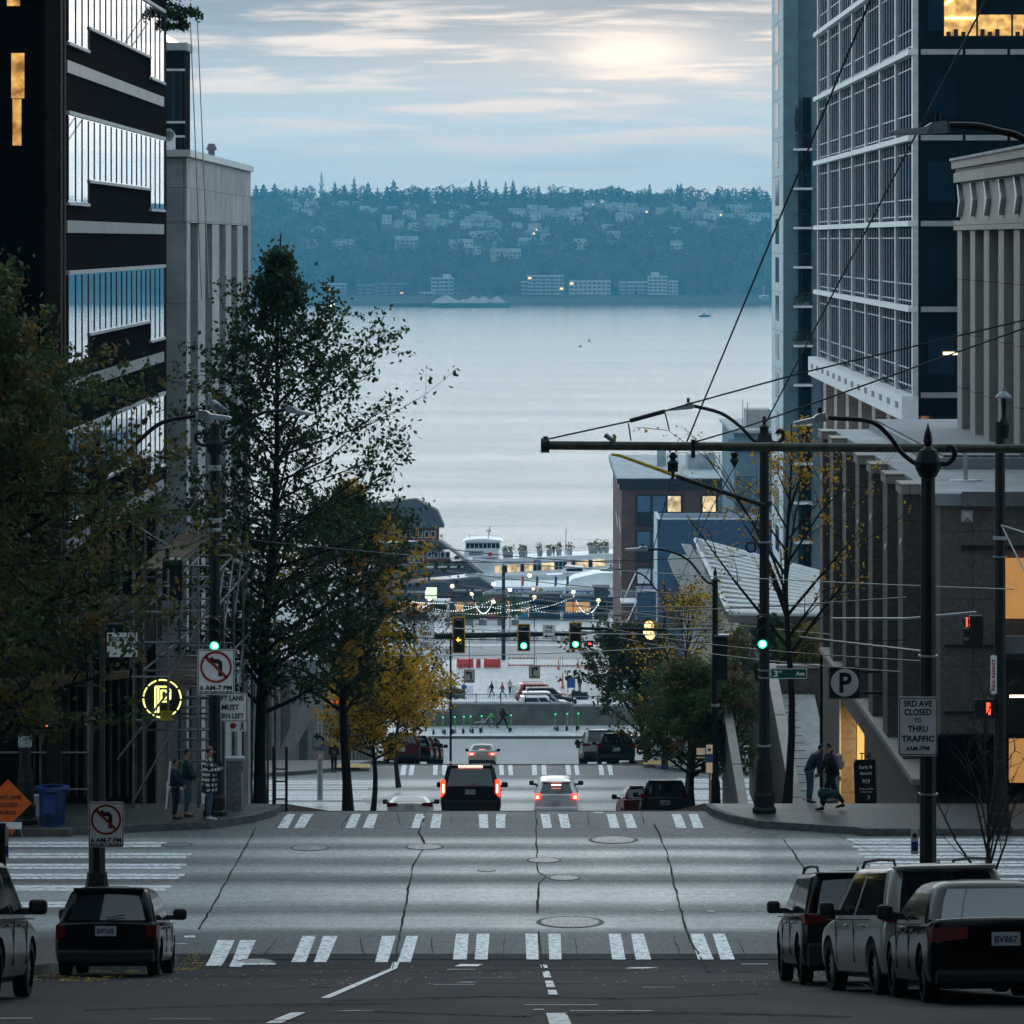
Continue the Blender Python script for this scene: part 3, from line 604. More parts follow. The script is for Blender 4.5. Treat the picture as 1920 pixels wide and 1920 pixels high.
for i, (px, top, h, w) in enumerate([(583, 350, 10, 6), (760, 354, 12, 9), (775, 348, 14, 7), (820, 349, 16, 9), (845, 347, 16, 9), (866, 352, 13, 7), (1043, 348, 20, 9), (1070, 361, 12, 9), (1090, 357, 14, 8), (1134, 354, 14, 7), (1185, 360, 12, 8), (1308, 353, 18, 9), (1240, 363, 10, 8),
                                     (530, 354, 12, 8), (502, 358, 12, 7), (1390, 362, 12, 8)]+[(p, 356+6*math.sin(p*.37), 12, 8+2*math.sin(p)) for p in (545, 570, 618, 640, 652, 676, 700, 716, 750, 792, 833, 856, 876, 920, 938, 972, 996, 1022, 1058, 1080, 1120, 1150, 1172, 1205, 1228, 1255, 1288, 1330, 1355, 1375, 1402, 1425)]):
    far_tree(px, top, h, w, 'r', 'far_bare' if i in (0, 5, 11) else 'far_leafy', {1308: 'big round russet crown on the far skyline', 1043: 'big round dark crown near the middle of the far skyline'}.get(px) or 'round leafy tree on the far skyline %s' % ('left of the middle' if px < 860 else 'right of the middle'), 'leafy trees on the far skyline')
# the wooded slope reads as one mass
P_, S_, M_ = [], [], []
for k in range(5200):
    x = rngh.uniform(-640, 640); y = rngh.uniform(3386, 3880) if rngh.random() < .93 else rngh.uniform(3355, 3390)
    if abs(x) > 330 and rngh.random() < .5: continue
    if any(abs(x-hx) < hw+1.5 and -hd*.95 < y-hy < hd-1 for hx, hy, hw, hd in HOUSES): continue
    big = 3395 < y < 3560; kind = 'conifer' if rngh.random() < (.10 if big else .26) else 'r'
    h = rngh.uniform(8, 15) if big else rngh.uniform(6, 12)
    if 3560 < y: h *= .8
    w = h*(.32 if kind == 'conifer' else .48); n = 60 if abs(x) < 260 else 22
    C, S = far_tree_pts(kind, x, y, hz(x, y)-1, h, w, rngh, n); P_.append(C); S_.append(S*1.9)
    mi = 0 if kind == 'conifer' else (1 if rngh.random() < .6 else 2); M_.append(np.full(n, mi))
V, Q = clump_quads(np.concatenate(P_), np.concatenate(S_), rngh)
o = fast('forest', V, Q, ['far_conifer', 'far_leafy', 'far_bare'], mi=np.concatenate(M_)); setp(o, 'mixed dark and russet woodland covering the slope of the far hill', 'woodland', kind='stuff')
# ---------------------------------------------------------------- boats far out
mat('hull_green', (.03, .20, .16), .6, var=.1); mat('hull_red', (.25, .05, .06), .6, var=.1); mat('gravel_heap', (.42, .40, .37), .9, var=.2, scale=.3); mat('hull_dark', (.03, .04, .05), .5)
mat('white_paint', (.92, .93, .94), .4, var=.06, scale=.7)
Yb = 3165.0; t = thing('barge', 'long green barge carrying pale gravel heaps near the far shore', 'barge', (X(855, Yb), Yb, 0))
b = MB(); b.prism([(-18, .2), (43, .2), (44.5, 4), (-20, 4)], -7, 7); b.build('hull', 'hull_green', t)
b = MB()
for cx, r, h in ((-8, 13, 6.2), (14, 10, 5.4), (22, 9, 5.2), (33, 8, 5.4), (6, 8, 3)):
    b.lathe([(r, 0), (r*.5, h*.55), (r*.08, h)], cx, 0, 14, z0=3.5)
b.build('gravel_load', 'gravel_heap', t)
t = thing('barge', 'dark empty barge with a red deck behind the gravel barge', 'barge', (X(770, Yb+25), Yb+25, 0))
b = MB(); b.prism([(-16, .2), (26, .2), (28, 3.2), (-19, 3.2)], -6, 6); b.build('hull', 'hull_dark', t)
b = MB(); b.box(12, 58, -4, 4, 3.2, 5.2); b.build('deck_cargo', 'hull_red', t)
def small_boat(px, Y, s, lab, lit=False, nm='boat'):
    t = thing(nm, lab, 'boat', (X(px, Y), Y, 0), (0, 0, .2)); b = MB(); b.prism([(-4*s, 0), (4*s, 0), (5.4*s, 1.6*s), (-4.3*s, 1.2*s)], -1.5*s, 1.5*s); b.build('hull', 'hull_dark', t)
    b = MB(); b.rbox(-1.6*s, 1.6*s, -1.2*s, 1.2*s, 1.2*s, 3.4*s, .2); b.build('cabin', 'white_paint', t); b = MB(); b.box(-1.3*s, 1.3*s, -1.24*s, -1.15*s, 2.4*s, 3*s); b.build('window', 'far_window', t)
    b = MB(); b.tube([(0, 0, 3.4*s), (0, 0, 7*s)], .12*s, 6); b.build('mast', 'white_paint', t)
    if lit:
        for q in ((-.6, 2.6), (1, 3.8), (0, 7)):
            b = MB(); b.disc((q[0]*s, -1.3*s, q[1]*s), .38*s, 8); b.build('deck_light', 'lamp_warm', t)
small_boat(622, 3010, 1.5, 'small tugboat with bright deck lights in front of the far shore', True, 'tugboat'); small_boat(1320, 2780, .9, 'tiny motor boat on the water near the right tower')
small_boat(1432, 3330, 2.2, 'white boat at the far shore next to the right tower')
def bird(px, py, Y, s, rot, lab):
    t = thing('seabird', lab, 'bird', P(px, py, Y)[:], (0, rot, .7)); b = MB(); b.add([(-.5*s, 0, .14*s), (-.2*s, .06*s, .26*s), (0, .1*s, .1*s), (.2*s, .06*s, .26*s), (.5*s, 0, .14*s), (.2*s, -.09*s, .2*s), (0, -.12*s, .0), (-.2*s, -.09*s, .2*s)], [(0, 1, 7), (1, 2, 6, 7), (2, 3, 5, 6), (3, 4, 5)])
    b.tube([(0, -.28*s, .02*s), (0, -.1*s, .07*s), (0, .12*s, .07*s), (0, .24*s, .1*s)], [.01*s, .07*s, .07*s, .02*s], 6); b.build('body', 'hull_dark', t)
bird(1104, 640, 330, .75, 1.0, 'small dark seabird flying upper right of the pair over the water'); bird(1088, 651, 330, .6, -.3, 'small dark seabird flying lower left of the pair over the water')
# ---------------------------------------------------------------- haze over the water
def haze():
    m = bpy.data.materials.new('haze_air'); m.use_nodes = True; nt = m.node_tree; nt.nodes.clear(); out = nt.nodes.new('ShaderNodeOutputMaterial'); v = nt.nodes.new('ShaderNodeVolumePrincipled')
    v.inputs['Color'].default_value = HAZE_COL; v.inputs['Density'].default_value = HAZE_DENS; v.inputs['Anisotropy'].default_value = 0.0
    nt.links.new(v.outputs[0], out.inputs['Volume']); MATS['haze_air'] = m
    b = MB(); b.box(-950, 950, -80, 4850, -9, 150); o = b.build('haze', 'haze_air', kind='stuff'); o['label'] = 'blue evening haze over the bay and the far hill'
HAZE_COL = (.17, .63, .92, 1); HAZE_DENS = .00020
haze()
# ---------------------------------------------------------------- building materials
mat('dark_granite', (.006, .007, .009), .85, ior=1.08, var=.35, scale=14, det=6, spec=.12); mat('brown_stone', (.028, .019, .015), .8, spec=.15, var=.3, scale=6)
mat('metal_band', (.42, .43, .44), .38, metal=.5, var=.12, scale=.9, stretch=(1, 1, .2)); mat('alu_frame', (.55, .57, .58), .45, metal=.15, var=.1)
mat('frame_dark', (.015, .016, .018), .4); mat('glass_mirror', (.78, .82, .86), .02, metal=1.0, var=.06, scale=.35); mat('glass_dark', (.004, .007, .011), .12, spec=.05, ior=1.2, var=.3, scale=.5)
mat('glass_blue', (.010, .022, .04), .4, spec=.0, ior=1.1, var=.5, scale=.25); mat('grille_grey', (.16, .17, .18), .6, var=.2)
brickmat('stone_panels', (.52, .54, .54), (.42, .44, .45), (.2, .21, .21), bw=1.45, rh=1.05, ms=.012, rough=.75, nscale=.8, nvar=.35)
brickmat('stone_plain', (.50, .52, .53), (.42, .44, .45), (.22, .23, .24), bw=2.2, rh=2.6, ms=.010, rough=.75, nscale=.9, nvar=.3)
brickmat('granite_tan', (.165, .14, .12), (.14, .12, .105), (.05, .045, .04), bw=3.2, rh=1.62, ms=.010, rough=.6, nscale=9, nvar=.5)
brickmat('limestone', (.46, .41, .37), (.42, .37, .335), (.12, .105, .095), bw=9, rh=1.65, ms=.012, rough=.75, nscale=2, nvar=.18)
brickmat('red_brick', (.17, .065, .055), (.12, .05, .044), (.08, .07, .07), bw=.42, rh=.14, ms=.012, rough=.85, nscale=.8, nvar=.3)
brickmat('pier_boards', (.34, .075, .065), (.27, .062, .058), (.09, .03, .03), bw=8, rh=.3, ms=.02, rough=.85, nscale=.5, nvar=.3)
mat('stucco_blue', (.045, .085, .15), .8, var=.2, scale=3, det=6); mat('stucco_teal', (.13, .20, .235), .85, var=.14, scale=1.2, det=6); mat('stucco_pale', (.50, .58, .60), .8, var=.1, scale=1)
mat('roof_grey', (.34, .37, .39), .7, var=.22, scale=.7, det=6); mat('shingle', (.085, .09, .10), .85, var=.3, scale=3, det=6); mat('white_trim', (.82, .83, .82), .6, var=.08)
mat('mullion_grey', (.42, .45, .48), .5, var=.1); mat('ramp_stone', (.40, .39, .37), .8, var=.15, scale=3); mat('terrazzo', (.25, .245, .235), .7, var=.14, scale=6); mat('concrete_pale', (.36, .35, .33), .8, var=.15, scale=2)
mat('lit_office', (.9, .55, .2), .6, var=.3, scale=2.6, emit=(1, .50, .12), es=.30); mat('lit_tube', (1, .8, .4), .4, var=0, emit=(1, .72, .3), es=4)
mat('lit_amber_pane', (.5, .3, .12), .5, var=.2, scale=1.5, emit=(1, .46, .12), es=.20); mat('interior_dark', (.02, .018, .015), .8, var=.4, scale=1)
def pane(bm_pts, name, m, parent):
    b = MB(); b.add(bm_pts, [tuple(range(len(bm_pts)))]); return b.build(name, m, parent)

# ---- dark office building on the left corner of the crossing
def dark_office():
    xf = -10.93; y0, y1 = 91.9, 117.6
    t = thing('office_building', 'black granite office block with stepped mirror window bands on the street corner', 'building', (xf-10, 105, 40.7), world=True)
    top = 66.5
    b = MB(); b.box(-40, xf, y0, y1, 46.6, top)                            # upper mass
    b.box(-40, xf-1.6, y0+1.6, y1, 30, 46.6); b.build('wall', 'dark_granite', t)
    for k, yy in enumerate(np.arange(94.5, 117, 3.3)):
        b = MB(); b.box(xf-1.5, xf-.02, yy, yy+.75, 32, 46.58); b.build('column', 'brown_stone', t)
    b = MB(); b.box(xf-.42, xf+.05, y0-.32, y0-.003, 33, top); b.box(xf-.30, xf+.02, y0-.8, y0-.33, 33, top); b.build('corner_pier', 'brown_stone', t)
    # front towards the crossing: deep fins and two lit windows
    for k, xx in enumerate((-14.6, -18.3)):
        b = MB(); b.box(xx-.5, xx+.5, y0-1.1, y0-.003, 33, top); b.build('corner_pier', 'dark_granite', t)
    b = MB(); b.box(-12.15, -11.85, y0-.05, y0-.003, 57.3, 58.35); b.box(-12.12, -11.92, y0-.05, y0-.003, 56.2, 57.28); b.build('lit_window', 'lit_office', t)
    b = MB(); b.box(-12.25, -11.95, y0-.05, y0-.003, 59.45, 60.6); b.build('lit_window', 'lit_office', t)
    for f in range(4):
        zt = 60.69-3.75*f; H1, H2 = 1.47, 2.05
        ys_l = [92.35, 93.85, 95.2, 96.55]; ys_m = list(np.linspace(96.55, 112.2, 13)); ys_r = [112.2, 113.6, 115.0, 116.45]
        w = MB(); xg = xf+.045
        w.add([(xg, 92.35, zt), (xg, 116.45, zt), (xg, 116.45, zt-H2), (xg, 112.2, zt-H2), (xg, 112.2, zt-H1), (xg, 96.55, zt-H1), (xg, 96.55, zt-H2), (xg, 92.35, zt-H2)], [(0, 1, 2, 3, 4, 5, 6, 7)])
        wo = w.build('window', 'glass_mirror', t)
        fr = MB()
        for yy in ys_l+ys_r: fr.box(xf, xf+.06, yy-.05, yy+.05, zt-H2+.03, zt-.03)
        for yy in ys_m[1:-1]: fr.box(xf, xf+.06, yy-.05, yy+.05, zt-H1+.03, zt-.03)
        fr.build('mullion', 'frame_dark', wo)
        fr = MB(); fr.box(xf, xf+.09, 92.3, 116.5, zt, zt+.09); fr.box(xf, xf+.09, 92.3, 96.6, zt-H2-.07, zt-H2); fr.box(xf, xf+.09, 96.62, 112.15, zt-H1-.07, zt-H1); fr.box(xf, xf+.09, 112.17, 116.5, zt-H2-.07, zt-H2)
        fr.build('sill', 'alu_frame', wo)
        b = MB(); b.box(xf, xf+.05, 92.2, 116.3, zt-H2-.72, zt-H2-.43); b.build('metal_band', 'metal_band', t)
    # dim shop interior behind the scaffold
dark_office()
# ---- pale stone building behind it
def stone_block():
    xf = -10.9; y0, y1 = 124.1, 152.2; top = 56.62
    t = thing('stone_building', 'grey panelled stone block with tall narrow window slots behind the black office', 'building', (xf-10, 138, 34), world=True)
    slots = [(125.4, 128.3), (131.1, 134.0), (137.0, 139.8), (142.4, 145.4), (148.0, 150.9)]
    zs = 54-(443-450)*135/F*1.0; zs = 54.15; zl = 54.5
    b = MB(); b.box(-40, xf, y0, y1, 54.55, top); b.box(-40, xf-.7, y0+.01, y1-.01, 25, 54.54)
    b.build('wall', 'stone_panels', t)
    ys = [y0]+[v for s in slots for v in s]+[y1]
    for i in range(0, len(ys), 2):
        b = MB(); b.box(xf-.69, xf, ys[i], ys[i+1], 25, 54.53); b.build('column', 'stone_plain', t)
    for (a, c) in slots:
        b = MB(); b.box(xf-.66, xf-.35, a+.01, c-.01, 54.1, 54.5); b.build('lintel', 'stone_plain', t)
        for k in range(6):
            w = MB(); w.box(xf-.7, xf-.64, a+.1, c-.1, 36+k*3.0, 38.9+k*3.0 if k < 5 else 54.0); w.build('window', 'glass_dark', t)
    b = MB(); b.box(-40, xf+.12, y0-.12, y1+.12, top, top+.22); b.build('parapet', 'white_trim', t)
    b = MB(); b.rbox(-15.3, -12.6, 133, 139, top+.24, top+1.15, .05); b.build('roof_box', 'stone_plain', t)
    b = MB(); b.lathe([(.12, 0), (.12, .35), (.2, .4), (.12, .6)], -11.5, 141, 8, z0=top+.22); b.build('roof_vent', 'grille_grey', t)
    b = MB(); b.tube([(-12.9, 124.6, top+.2), (-12.5, 124.6, top+.75), (-11.6, 124.6, top+.8)], .035, 6); b.lathe([(.05, .2), (.16, .1), (.17, -.05), (.05, -.2)], -11.5, 124.6, 10, z0=top+.7); b.build('camera_arm', 'grille_grey', t)
stone_block()
# ---- taller banded building seen over it
def banded_block():
    x0, x1, y0, y1 = -40, -16.0, 181, 184; top = 62.7
    t = thing('office_building', 'slim grey office tower with paired glass bands rising behind the stone block', 'building', (-25, 172, 30), world=True)
    b = MB(); b.box(x0, x1, y0, y1, 25, top); b.build('wall', 'dark_granite', t)
    b = MB(); b.box(x0, x1+.12, y0-.12, y1, top, top+.35); b.build('roof', 'roof_grey', t)
    for k, zt in enumerate((61.75, 58.7)):
        zb = zt-2.3; w = MB(); w.box(x0+.1, x1-.15, y0-.03, y0-.003, zb, zt); wo = w.build('window', 'glass_mirror', t)
        fr = MB()
        for xx in np.arange(-17.6, -16.1, .36): fr.box(xx-.04, xx+.04, y0-.07, y0-.031, zb, zt)
        fr.build('mullion', 'frame_dark', wo); fr = MB(); fr.box(x0, x1+.04, y0-.12, y0-.075, zt, zt+.1); fr.box(x0, x1+.04, y0-.12, y0-.075, zb-.1, zb); fr.build('sill', 'alu_frame', wo)
    b = MB()
    for k in range(7): b.rbox(-16.9+k*.1, -16.82+k*.1, 181.1, 181.3, top+.45-k*.06, top+.72-k*.06, .02)
    b.build('roof_letters', 'lit_tube', t)
banded_block()
# ---- colonnaded building past the second avenue, left
def colonnade():
    xf = -9.9; y0, y1 = 190, 246
    t = thing('colonnade_building', 'grey building with close set concrete fins past the second crossing', 'building', (-20, 215, 26), world=True)
    b = MB(); b.box(-60, xf-1, y0+.8, y1, 18, 33); b.build('wall', 'stone_plain', t)
    b = MB(); b.box(-60, xf, y0, y1, 33, 33.8); b.build('roof', 'roof_grey', t)
    for k in range(16):
        b = MB(); b.box(-10.6-k*.9-.22, -10.6-k*.9+.22, y0+.1, y0+.75, 22, 32.99); b.build('column', 'concrete_pale', t)
    for k in range(12):
        b = MB(); b.box(xf-.9, xf-.05, y0+4+k*4.4, y0+5+k*4.4, 16, 32.99); b.build('column', 'concrete_pale', t)
    b = MB(); b.prism([(-12.8, 28.2), (-12.2, 28.2), (-9.6, 33.0), (-9.6, 33.9), (-10.1, 33.9)], 187.2, 187.6); b.build('stair_wall', 'concrete_pale', t)
colonnade()
b = MB(); b.box(-9.4, -8.95, 194, 194.5, 23, 30.2); setp(b.build('pillar', 'limestone'), 'tan stone pillar in front of the concrete fins', 'pillar')

# ---- granite podium on the right with fins, parking ramp and terrace wall
def podium():
    x0 = 9.24; y0, y1 = 95.0, 127.2; top = 47.9
    t = thing('granite_building', 'low brown granite building with stepped fins along the pavement', 'building', (20, 110, 40.7), world=True)
    m = 'granite_tan'
    b = MB(); b.box(9.8, 60, y0+.02, y1, 41.0, top-.3); b.box(9.8, 60, y0+.03, 109.9, 34, 40.99); b.build('wall', m, t)
    b = MB(); b.box(9.66, 60, y0-.06, y1, top-.29, top); b.build('roof', 'roof_grey', t)
    b = MB(); b.box(10.3, 60, y0-.14, y0-.07, top-.3, top+.05); b.build('coping', 'grille_grey', t)
    fy = [98.7, 103.0, 107.5, 111.9, 116.6, 121.6, 126.0]
    for k, yy in enumerate(fy):
        b = MB(); b.box(x0, 9.79, yy, yy+1.35, 40.9 if k < 6 else 34, top-.26); c = b.build('column', m, t)
        b = MB(); b.box(x0-.05, 9.655, yy-.1, yy+1.45, top-.255, top+.004); b.build('coping', 'limestone', c)
        b = MB(); b.add([(x0-.06, yy+.4, 46.35-.45*(k % 2)), (x0-.01, yy+.2, 46.5-.45*(k % 2)), (x0-.01, yy+.6, 46.5-.45*(k % 2)), (x0-.01, yy+.6, 46.2-.45*(k % 2)), (x0-.01, yy+.2, 46.2-.45*(k % 2))], [(0, 1, 2), (0, 2, 3), (0, 3, 4), (0, 4, 1)]); b.build('metal_stud', 'alu_frame', c)
    # front towards the crossing
    b = MB(); b.box(10.3, 60, y0-.05, y0+.018, 46.55, 46.65); b.box(9.9, 60, y0-.04, y0+.018, 44.2, 44.26); b.box(9.9, 13.1, y0-.04, y0+.018, 42.6, 42.66); b.build('joint', 'interior_dark', t)
    b = MB(); b.add([(10.3, y0-.0, 47.5), (10.58, y0, 47.5), (10.58, y0, 47.2), (10.3, y0, 47.2), (10.44, y0-.16, 47.35)], [(0, 1, 4), (1, 2, 4), (2, 3, 4), (3, 0, 4)])
    b.build('metal_stud', 'alu_frame', t)
    b = MB(); b.box(9.3, 60, y0-.4, y0-.001, 40.7, 42.1); b.build('plinth', 'dark_granite', t)
    for (a, c, z0, z1, mm) in ((11.35, 12.5, 44.9, 46.35, 'lit_amber_pane'), (11.3, 12.5, 42.2, 43.9, 'interior_dark'), (11.4, 12.5, 41.0, 42.05, 'lit_amber_pane'), (11.45, 12.5, 43.0, 43.06, 'lit_tube')):
        b = MB(); b.box(a, c, y0-.12 if z0 > 42.15 else y0-.45, y0-.041 if z0 > 42.15 else y0-.401, z0, z1); w = b.build('window', mm, t)
    b = MB(); b.box(11.2, 13.2, y0-.5, y0-.13, 44.1, 44.5); b.build('ledge', 'grille_grey', t)
    # skylight and vent pipe on the roof
    b = MB(); b.box(10.8, 16.0, 105, 126.8, top, top+.30); b.build('roof_kerb', 'roof_grey', t)
    b = MB(); b.box(10.95, 14.6, 105.3, 126.5, top+.30, top+.36); g = b.build('roof_grille', 'grille_dark', t)
    b = MB(); b.box(14.2, 16.1, 103.8, 104.8, top, top+.34); b.build('roof_kerb', 'grille_grey', t)
    b = MB(); b.tube([(10.95, 100, top-.02), (10.95, 100, top+.62), (10.88, 100, top+.74), (10.7, 100, top+.78), (10.45, 100, top+.78)], .055, 8); b.lathe([(.42, 0), (.40, .03)], 10.95, 100, 12, z0=top); b.build('vent_pipe', 'alu_frame', t)
    # terrace below the fins and the wall that goes down with the pavement
    b = MB(); b.box(x0, 9.79, y0+.02, 110.2, 34, 40.88); b.box(x0, 9.79, 119.6, y1, 34, 40.88); b.box(x0-.0, 9.79, 110.21, 119.59, 40.2, 40.88); b.build('terrace_wall', m, t)
    b = MB(); b.box(x0-.12, 9.85, y0, 125.9, 40.885, 41.02); b.build('terrace_coping', 'limestone', t)
    b = MB(); b.box(x0-.02, x0+.02, 95.2, 110.0, 38.6, 38.68); b.build('wall_band', 'limestone', t)
    # parking entrance: a lit recess
    b = MB(); b.box(9.25, 9.3, 119.25, 119.58, 34, 40.19); b.build('entrance_jamb', 'concrete_pale', t)
    b = MB(); b.box(9.81, 13, 119.6, 119.9, 34, 40.9); b.box(9.3, 13.2, 110.21, 119.59, 35.2, 35.3); b.box(12.9, 13.1, 110.21, 119.59, 35.3, 40.1); b.box(9.3, 13, 110.21, 119.59, 40.1, 40.19); b.build('entrance_recess', 'entrance_cream', t)
    b = MB(); b.box(9.9, 10.1, 112, 118.8, 40.0, 40.09); b.build('entrance_light', 'lit_tube', t)
MATS['grille_dark'] = brickmat('grille_dark', (.10, .13, .15), (.08, .11, .13), (.25, .28, .30), bw=.35, rh=.35, ms=.05)
mat('entrance_cream', (.62, .48, .26), .7, var=.08)
podium()
lp = bpy.data.lights.new('entrance_lamp', 'AREA'); lp.energy = 300; lp.color = (1, .68, .32); lp.size = 1.2; lp.size_y = 7; lp.shape = 'RECTANGLE'
lo = bpy.data.objects.new('entrance_lamp', lp); COL.objects.link(lo); lo.location = (10.6, 115, 39.9); lo.rotation_euler = (0, 0, 0)
# the wall sign facing the camera beside the entrance
def frustum_room():
    b = MB(); b.box(8.4, 9.2, 113.2, 113.35, 34, 40.9)
# ---- limestone building with fins and chevrons standing on the podium roof
def limestone_block():
    x0 = 13.0; y0, y1 = 96.5, 121.3; z0 = 47.92
    t = thing('limestone_building', 'pale limestone block with tall fins and metal chevrons along its frieze', 'building', (20, 110, z0), world=True)
    b = MB(); b.box(13.5, 50, y0, y1-.3, z0, 54.6); b.build('wall', 'brown_stone', t)
    b = MB(); b.box(x0+.12, 50, y0, y1-.1, 54.6, 55.75); b.build('frieze', 'limestone', t)
    b = MB(); b.box(x0-.08, 50, y0, y1+.06, 54.3, 54.59); b.build('cornice', 'limestone', t)
    b = MB(); b.box(x0-.08, 50, y0, y1+.06, 55.76, 56.05); b.build('cornice', 'limestone', t)
    b = MB(); b.box(x0-.02, 50, y0, y1+.02, 56.05, 56.18); b.box(x0-.14, 50, y0, y1+.12, 56.18, 56.42); b.build('cornice', 'limestone', t)
    b = MB(); b.box(x0-.2, 50, y0, y1+.16, 56.42, 56.5); b.build('roof', 'roof_grey', t)
    for k in range(7):
        yy = y1-1.6-k*3.55
        b = MB(); b.box(x0, 13.49, yy, yy+1.3, z0, 54.29); c = b.build('column', 'limestone', t)
        b = MB(); b.box(x0+.08, 13.49, yy+1.32, yy+1.5, z0, 54.29); b.build('column_inset', 'brown_stone', c)
        w = MB(); w.box(13.44, 13.495, yy-2.1, yy-.05, z0+.1, 54.28); w.build('window', 'glass_dark', t)
        cz = 55.2; yc = yy+1.0
        b = MB(); b.add([(x0-.02, yc-.55, cz), (x0-.02, yc+.1, cz+.5), (x0-.02, yc+.32, cz+.5), (x0-.02, yc-.1, cz), (x0-.02, yc+.32, cz-.5), (x0-.02, yc+.1, cz-.5), (x0+.115, yc-.55, cz), (x0+.115, yc+.1, cz+.5), (x0+.115, yc+.32, cz+.5), (x0+.115, yc-.1, cz), (x0+.115, yc+.32, cz-.5), (x0+.115, yc+.1, cz-.5)],
                        [(0, 1, 2, 3), (0, 3, 4, 5), (0, 6, 7, 1), (1, 7, 8, 2), (2, 8, 9, 3), (3, 9, 10, 4), (4, 10, 11, 5), (5, 11, 6, 0)]); b.build('chevron', 'metal_band', t)
limestone_block()
# ---- glass tower with the white grid
def grid_tower():
    x0 = 17.85; y0, y1 = 186.0, 249.0; zb = 45.7
    t = thing('glass_tower', 'dark glass tower wrapped in a white metal grid of fins', 'building', (30, 215, 30), world=True)
    b = MB(); b.box(x0+.3, 50, y0+.1, y1, zb, 72); b.build('core', 'glass_dark', t)
    b = MB(); b.box(x0+1.2, 50, y0+2, y1, 20, zb-.01); b.build('lobby_wall', 'brown_stone', t)
    b = MB(); b.box(x0+.1, 50, y0+.3, y0+2, 20, zb-.9); b.build('lobby_pier', 'limestone', t)
    ys = [186.2+k*8.87 for k in range(8)]
    for yy in ys[1:]:
        b = MB(); b.box(x0+.4, x0+1.19, yy-2.2, yy, 20, zb-.02); b.build('lobby_column', 'limestone', t)
        b = MB(); b.box(x0+1.0, x0+1.19, yy-5.3, yy-3.1, 30, zb-.02); b.build('lobby_window', 'lit_dim', t)
    fl = 4.04; n = 7
    for k, yy in enumerate(ys):
        b = MB(); b.box(x0+.02, x0+.28, yy-.28, yy+.28, zb+.8, 72); b.build('fin', 'alu_frame', t)
    for f in range(n):
        z = zb+1.0+f*fl
        if f: b = MB(); b.box(x0-.2, x0+.28, y0-.1, y1, z-.13, z+.13); b.build('belt', 'white_trim', t)
        for k in range(7):
            a, c = ys[k]+.3, ys[k+1]-.3
            w = MB(); w.box(x0+.18, x0+.28, a, c, z+.15, z+fl-.15); wo = w.build('window', 'glass_blue', t)
            fr = MB()
            for j in range(5): yy = a+(c-a)*(j+.75)/5.5; fr.box(x0+.125, x0+.17, yy-.032, yy+.032, z+.2, z+fl-.2)
            for zz in (z+.35, z+1.15, z+3.35): fr.box(x0+.13, x0+.165, a+.01, c-.01, zz-.03, zz+.03)
            fr.build('mullion', 'mullion_grey', wo)
    b = MB(); b.box(x0-.5, x0+.28, y0-.15, y1+.1, zb-.2, zb+.95)
    b.build('base_belt', 'white_trim', t)
    b = MB()
    for k in range(14): b.box(x0-.53, x0-.49, ys[0]+k*4.4+1.5, ys[0]+k*4.4+2.9, zb+.3, zb+.6)
    b.build('base_slot', 'grille_grey', t)
    # face towards the crossing
    b = MB(); b.box(x0+.28, 50, y0-.08, y0+.09, zb+.2, 72); b.build('front_glazing', 'glass_dark', t)
    for f in range(n):
        z = zb+1.0+f*fl
        for k in range(6):
            b = MB(); b.box(x0+.4+k*2.1, x0+.4+k*2.1+1.95, y0-.3, y0-.085, z-.13, z+.12); b.build('front_band', 'metal_band', t)
        w = MB(); w.box(x0+.75+.0, x0+.75+1.25, y0-.14, y0-.085, z+1.0, z+2.9); w.build('window', 'glass_blue', t)
        for k in range(1, 5):
            if f == 4: continue
            w = MB(); w.box(x0+.75+k*2.1-.6, x0+.75+k*2.1+1.2, y0-.13, y0-.085, z+.8, z+3.3); w.build('window', 'glass_dark', t)
    z = zb+1.0+4*fl   # lit office floor
    for k, (a, c) in enumerate(((19.35, 20.85), (20.95, 22.5), (22.6, 24.6))):
        w = MB(); w.box(a, c, y0-.15, y0-.09, z+.75+(.02 if k else 0), z+(3.4 if k == 0 else 1.75)); w.build('lit_window', 'lit_office', t)
        b = MB()
        for j in range(3): b.box(a+.1+j*.35, a+.3+j*.35, y0-.19, y0-.155, z+.76, z+.95+.12*((j+k) % 2))
        b.box(a, c, y0-.2, y0-.155, z+.7, z+.76); b.build('desk_silhouette', 'interior_dark', t)
    b = MB(); b.box(19.4, 20.8, y0-.2, y0-.155, z+1.55, z+1.62)
    b.prism([(19.4, z+2.2), (19.4, z+2.3), (20.3, z+2.9), (20.35, z+2.85)], y0-.22, y0-.2); b.build('ceiling_light', 'lit_tube', t)
    b = MB(); b.box(19.3, 20.9, y0-.2, y0-.155, zb+2.9, zb+3.02); b.build('ceiling_light', 'lit_tube', t)
mat('lit_dim', (.35, .20, .08), .5, var=.3, emit=(1, .5, .15), es=.06)
grid_tower()
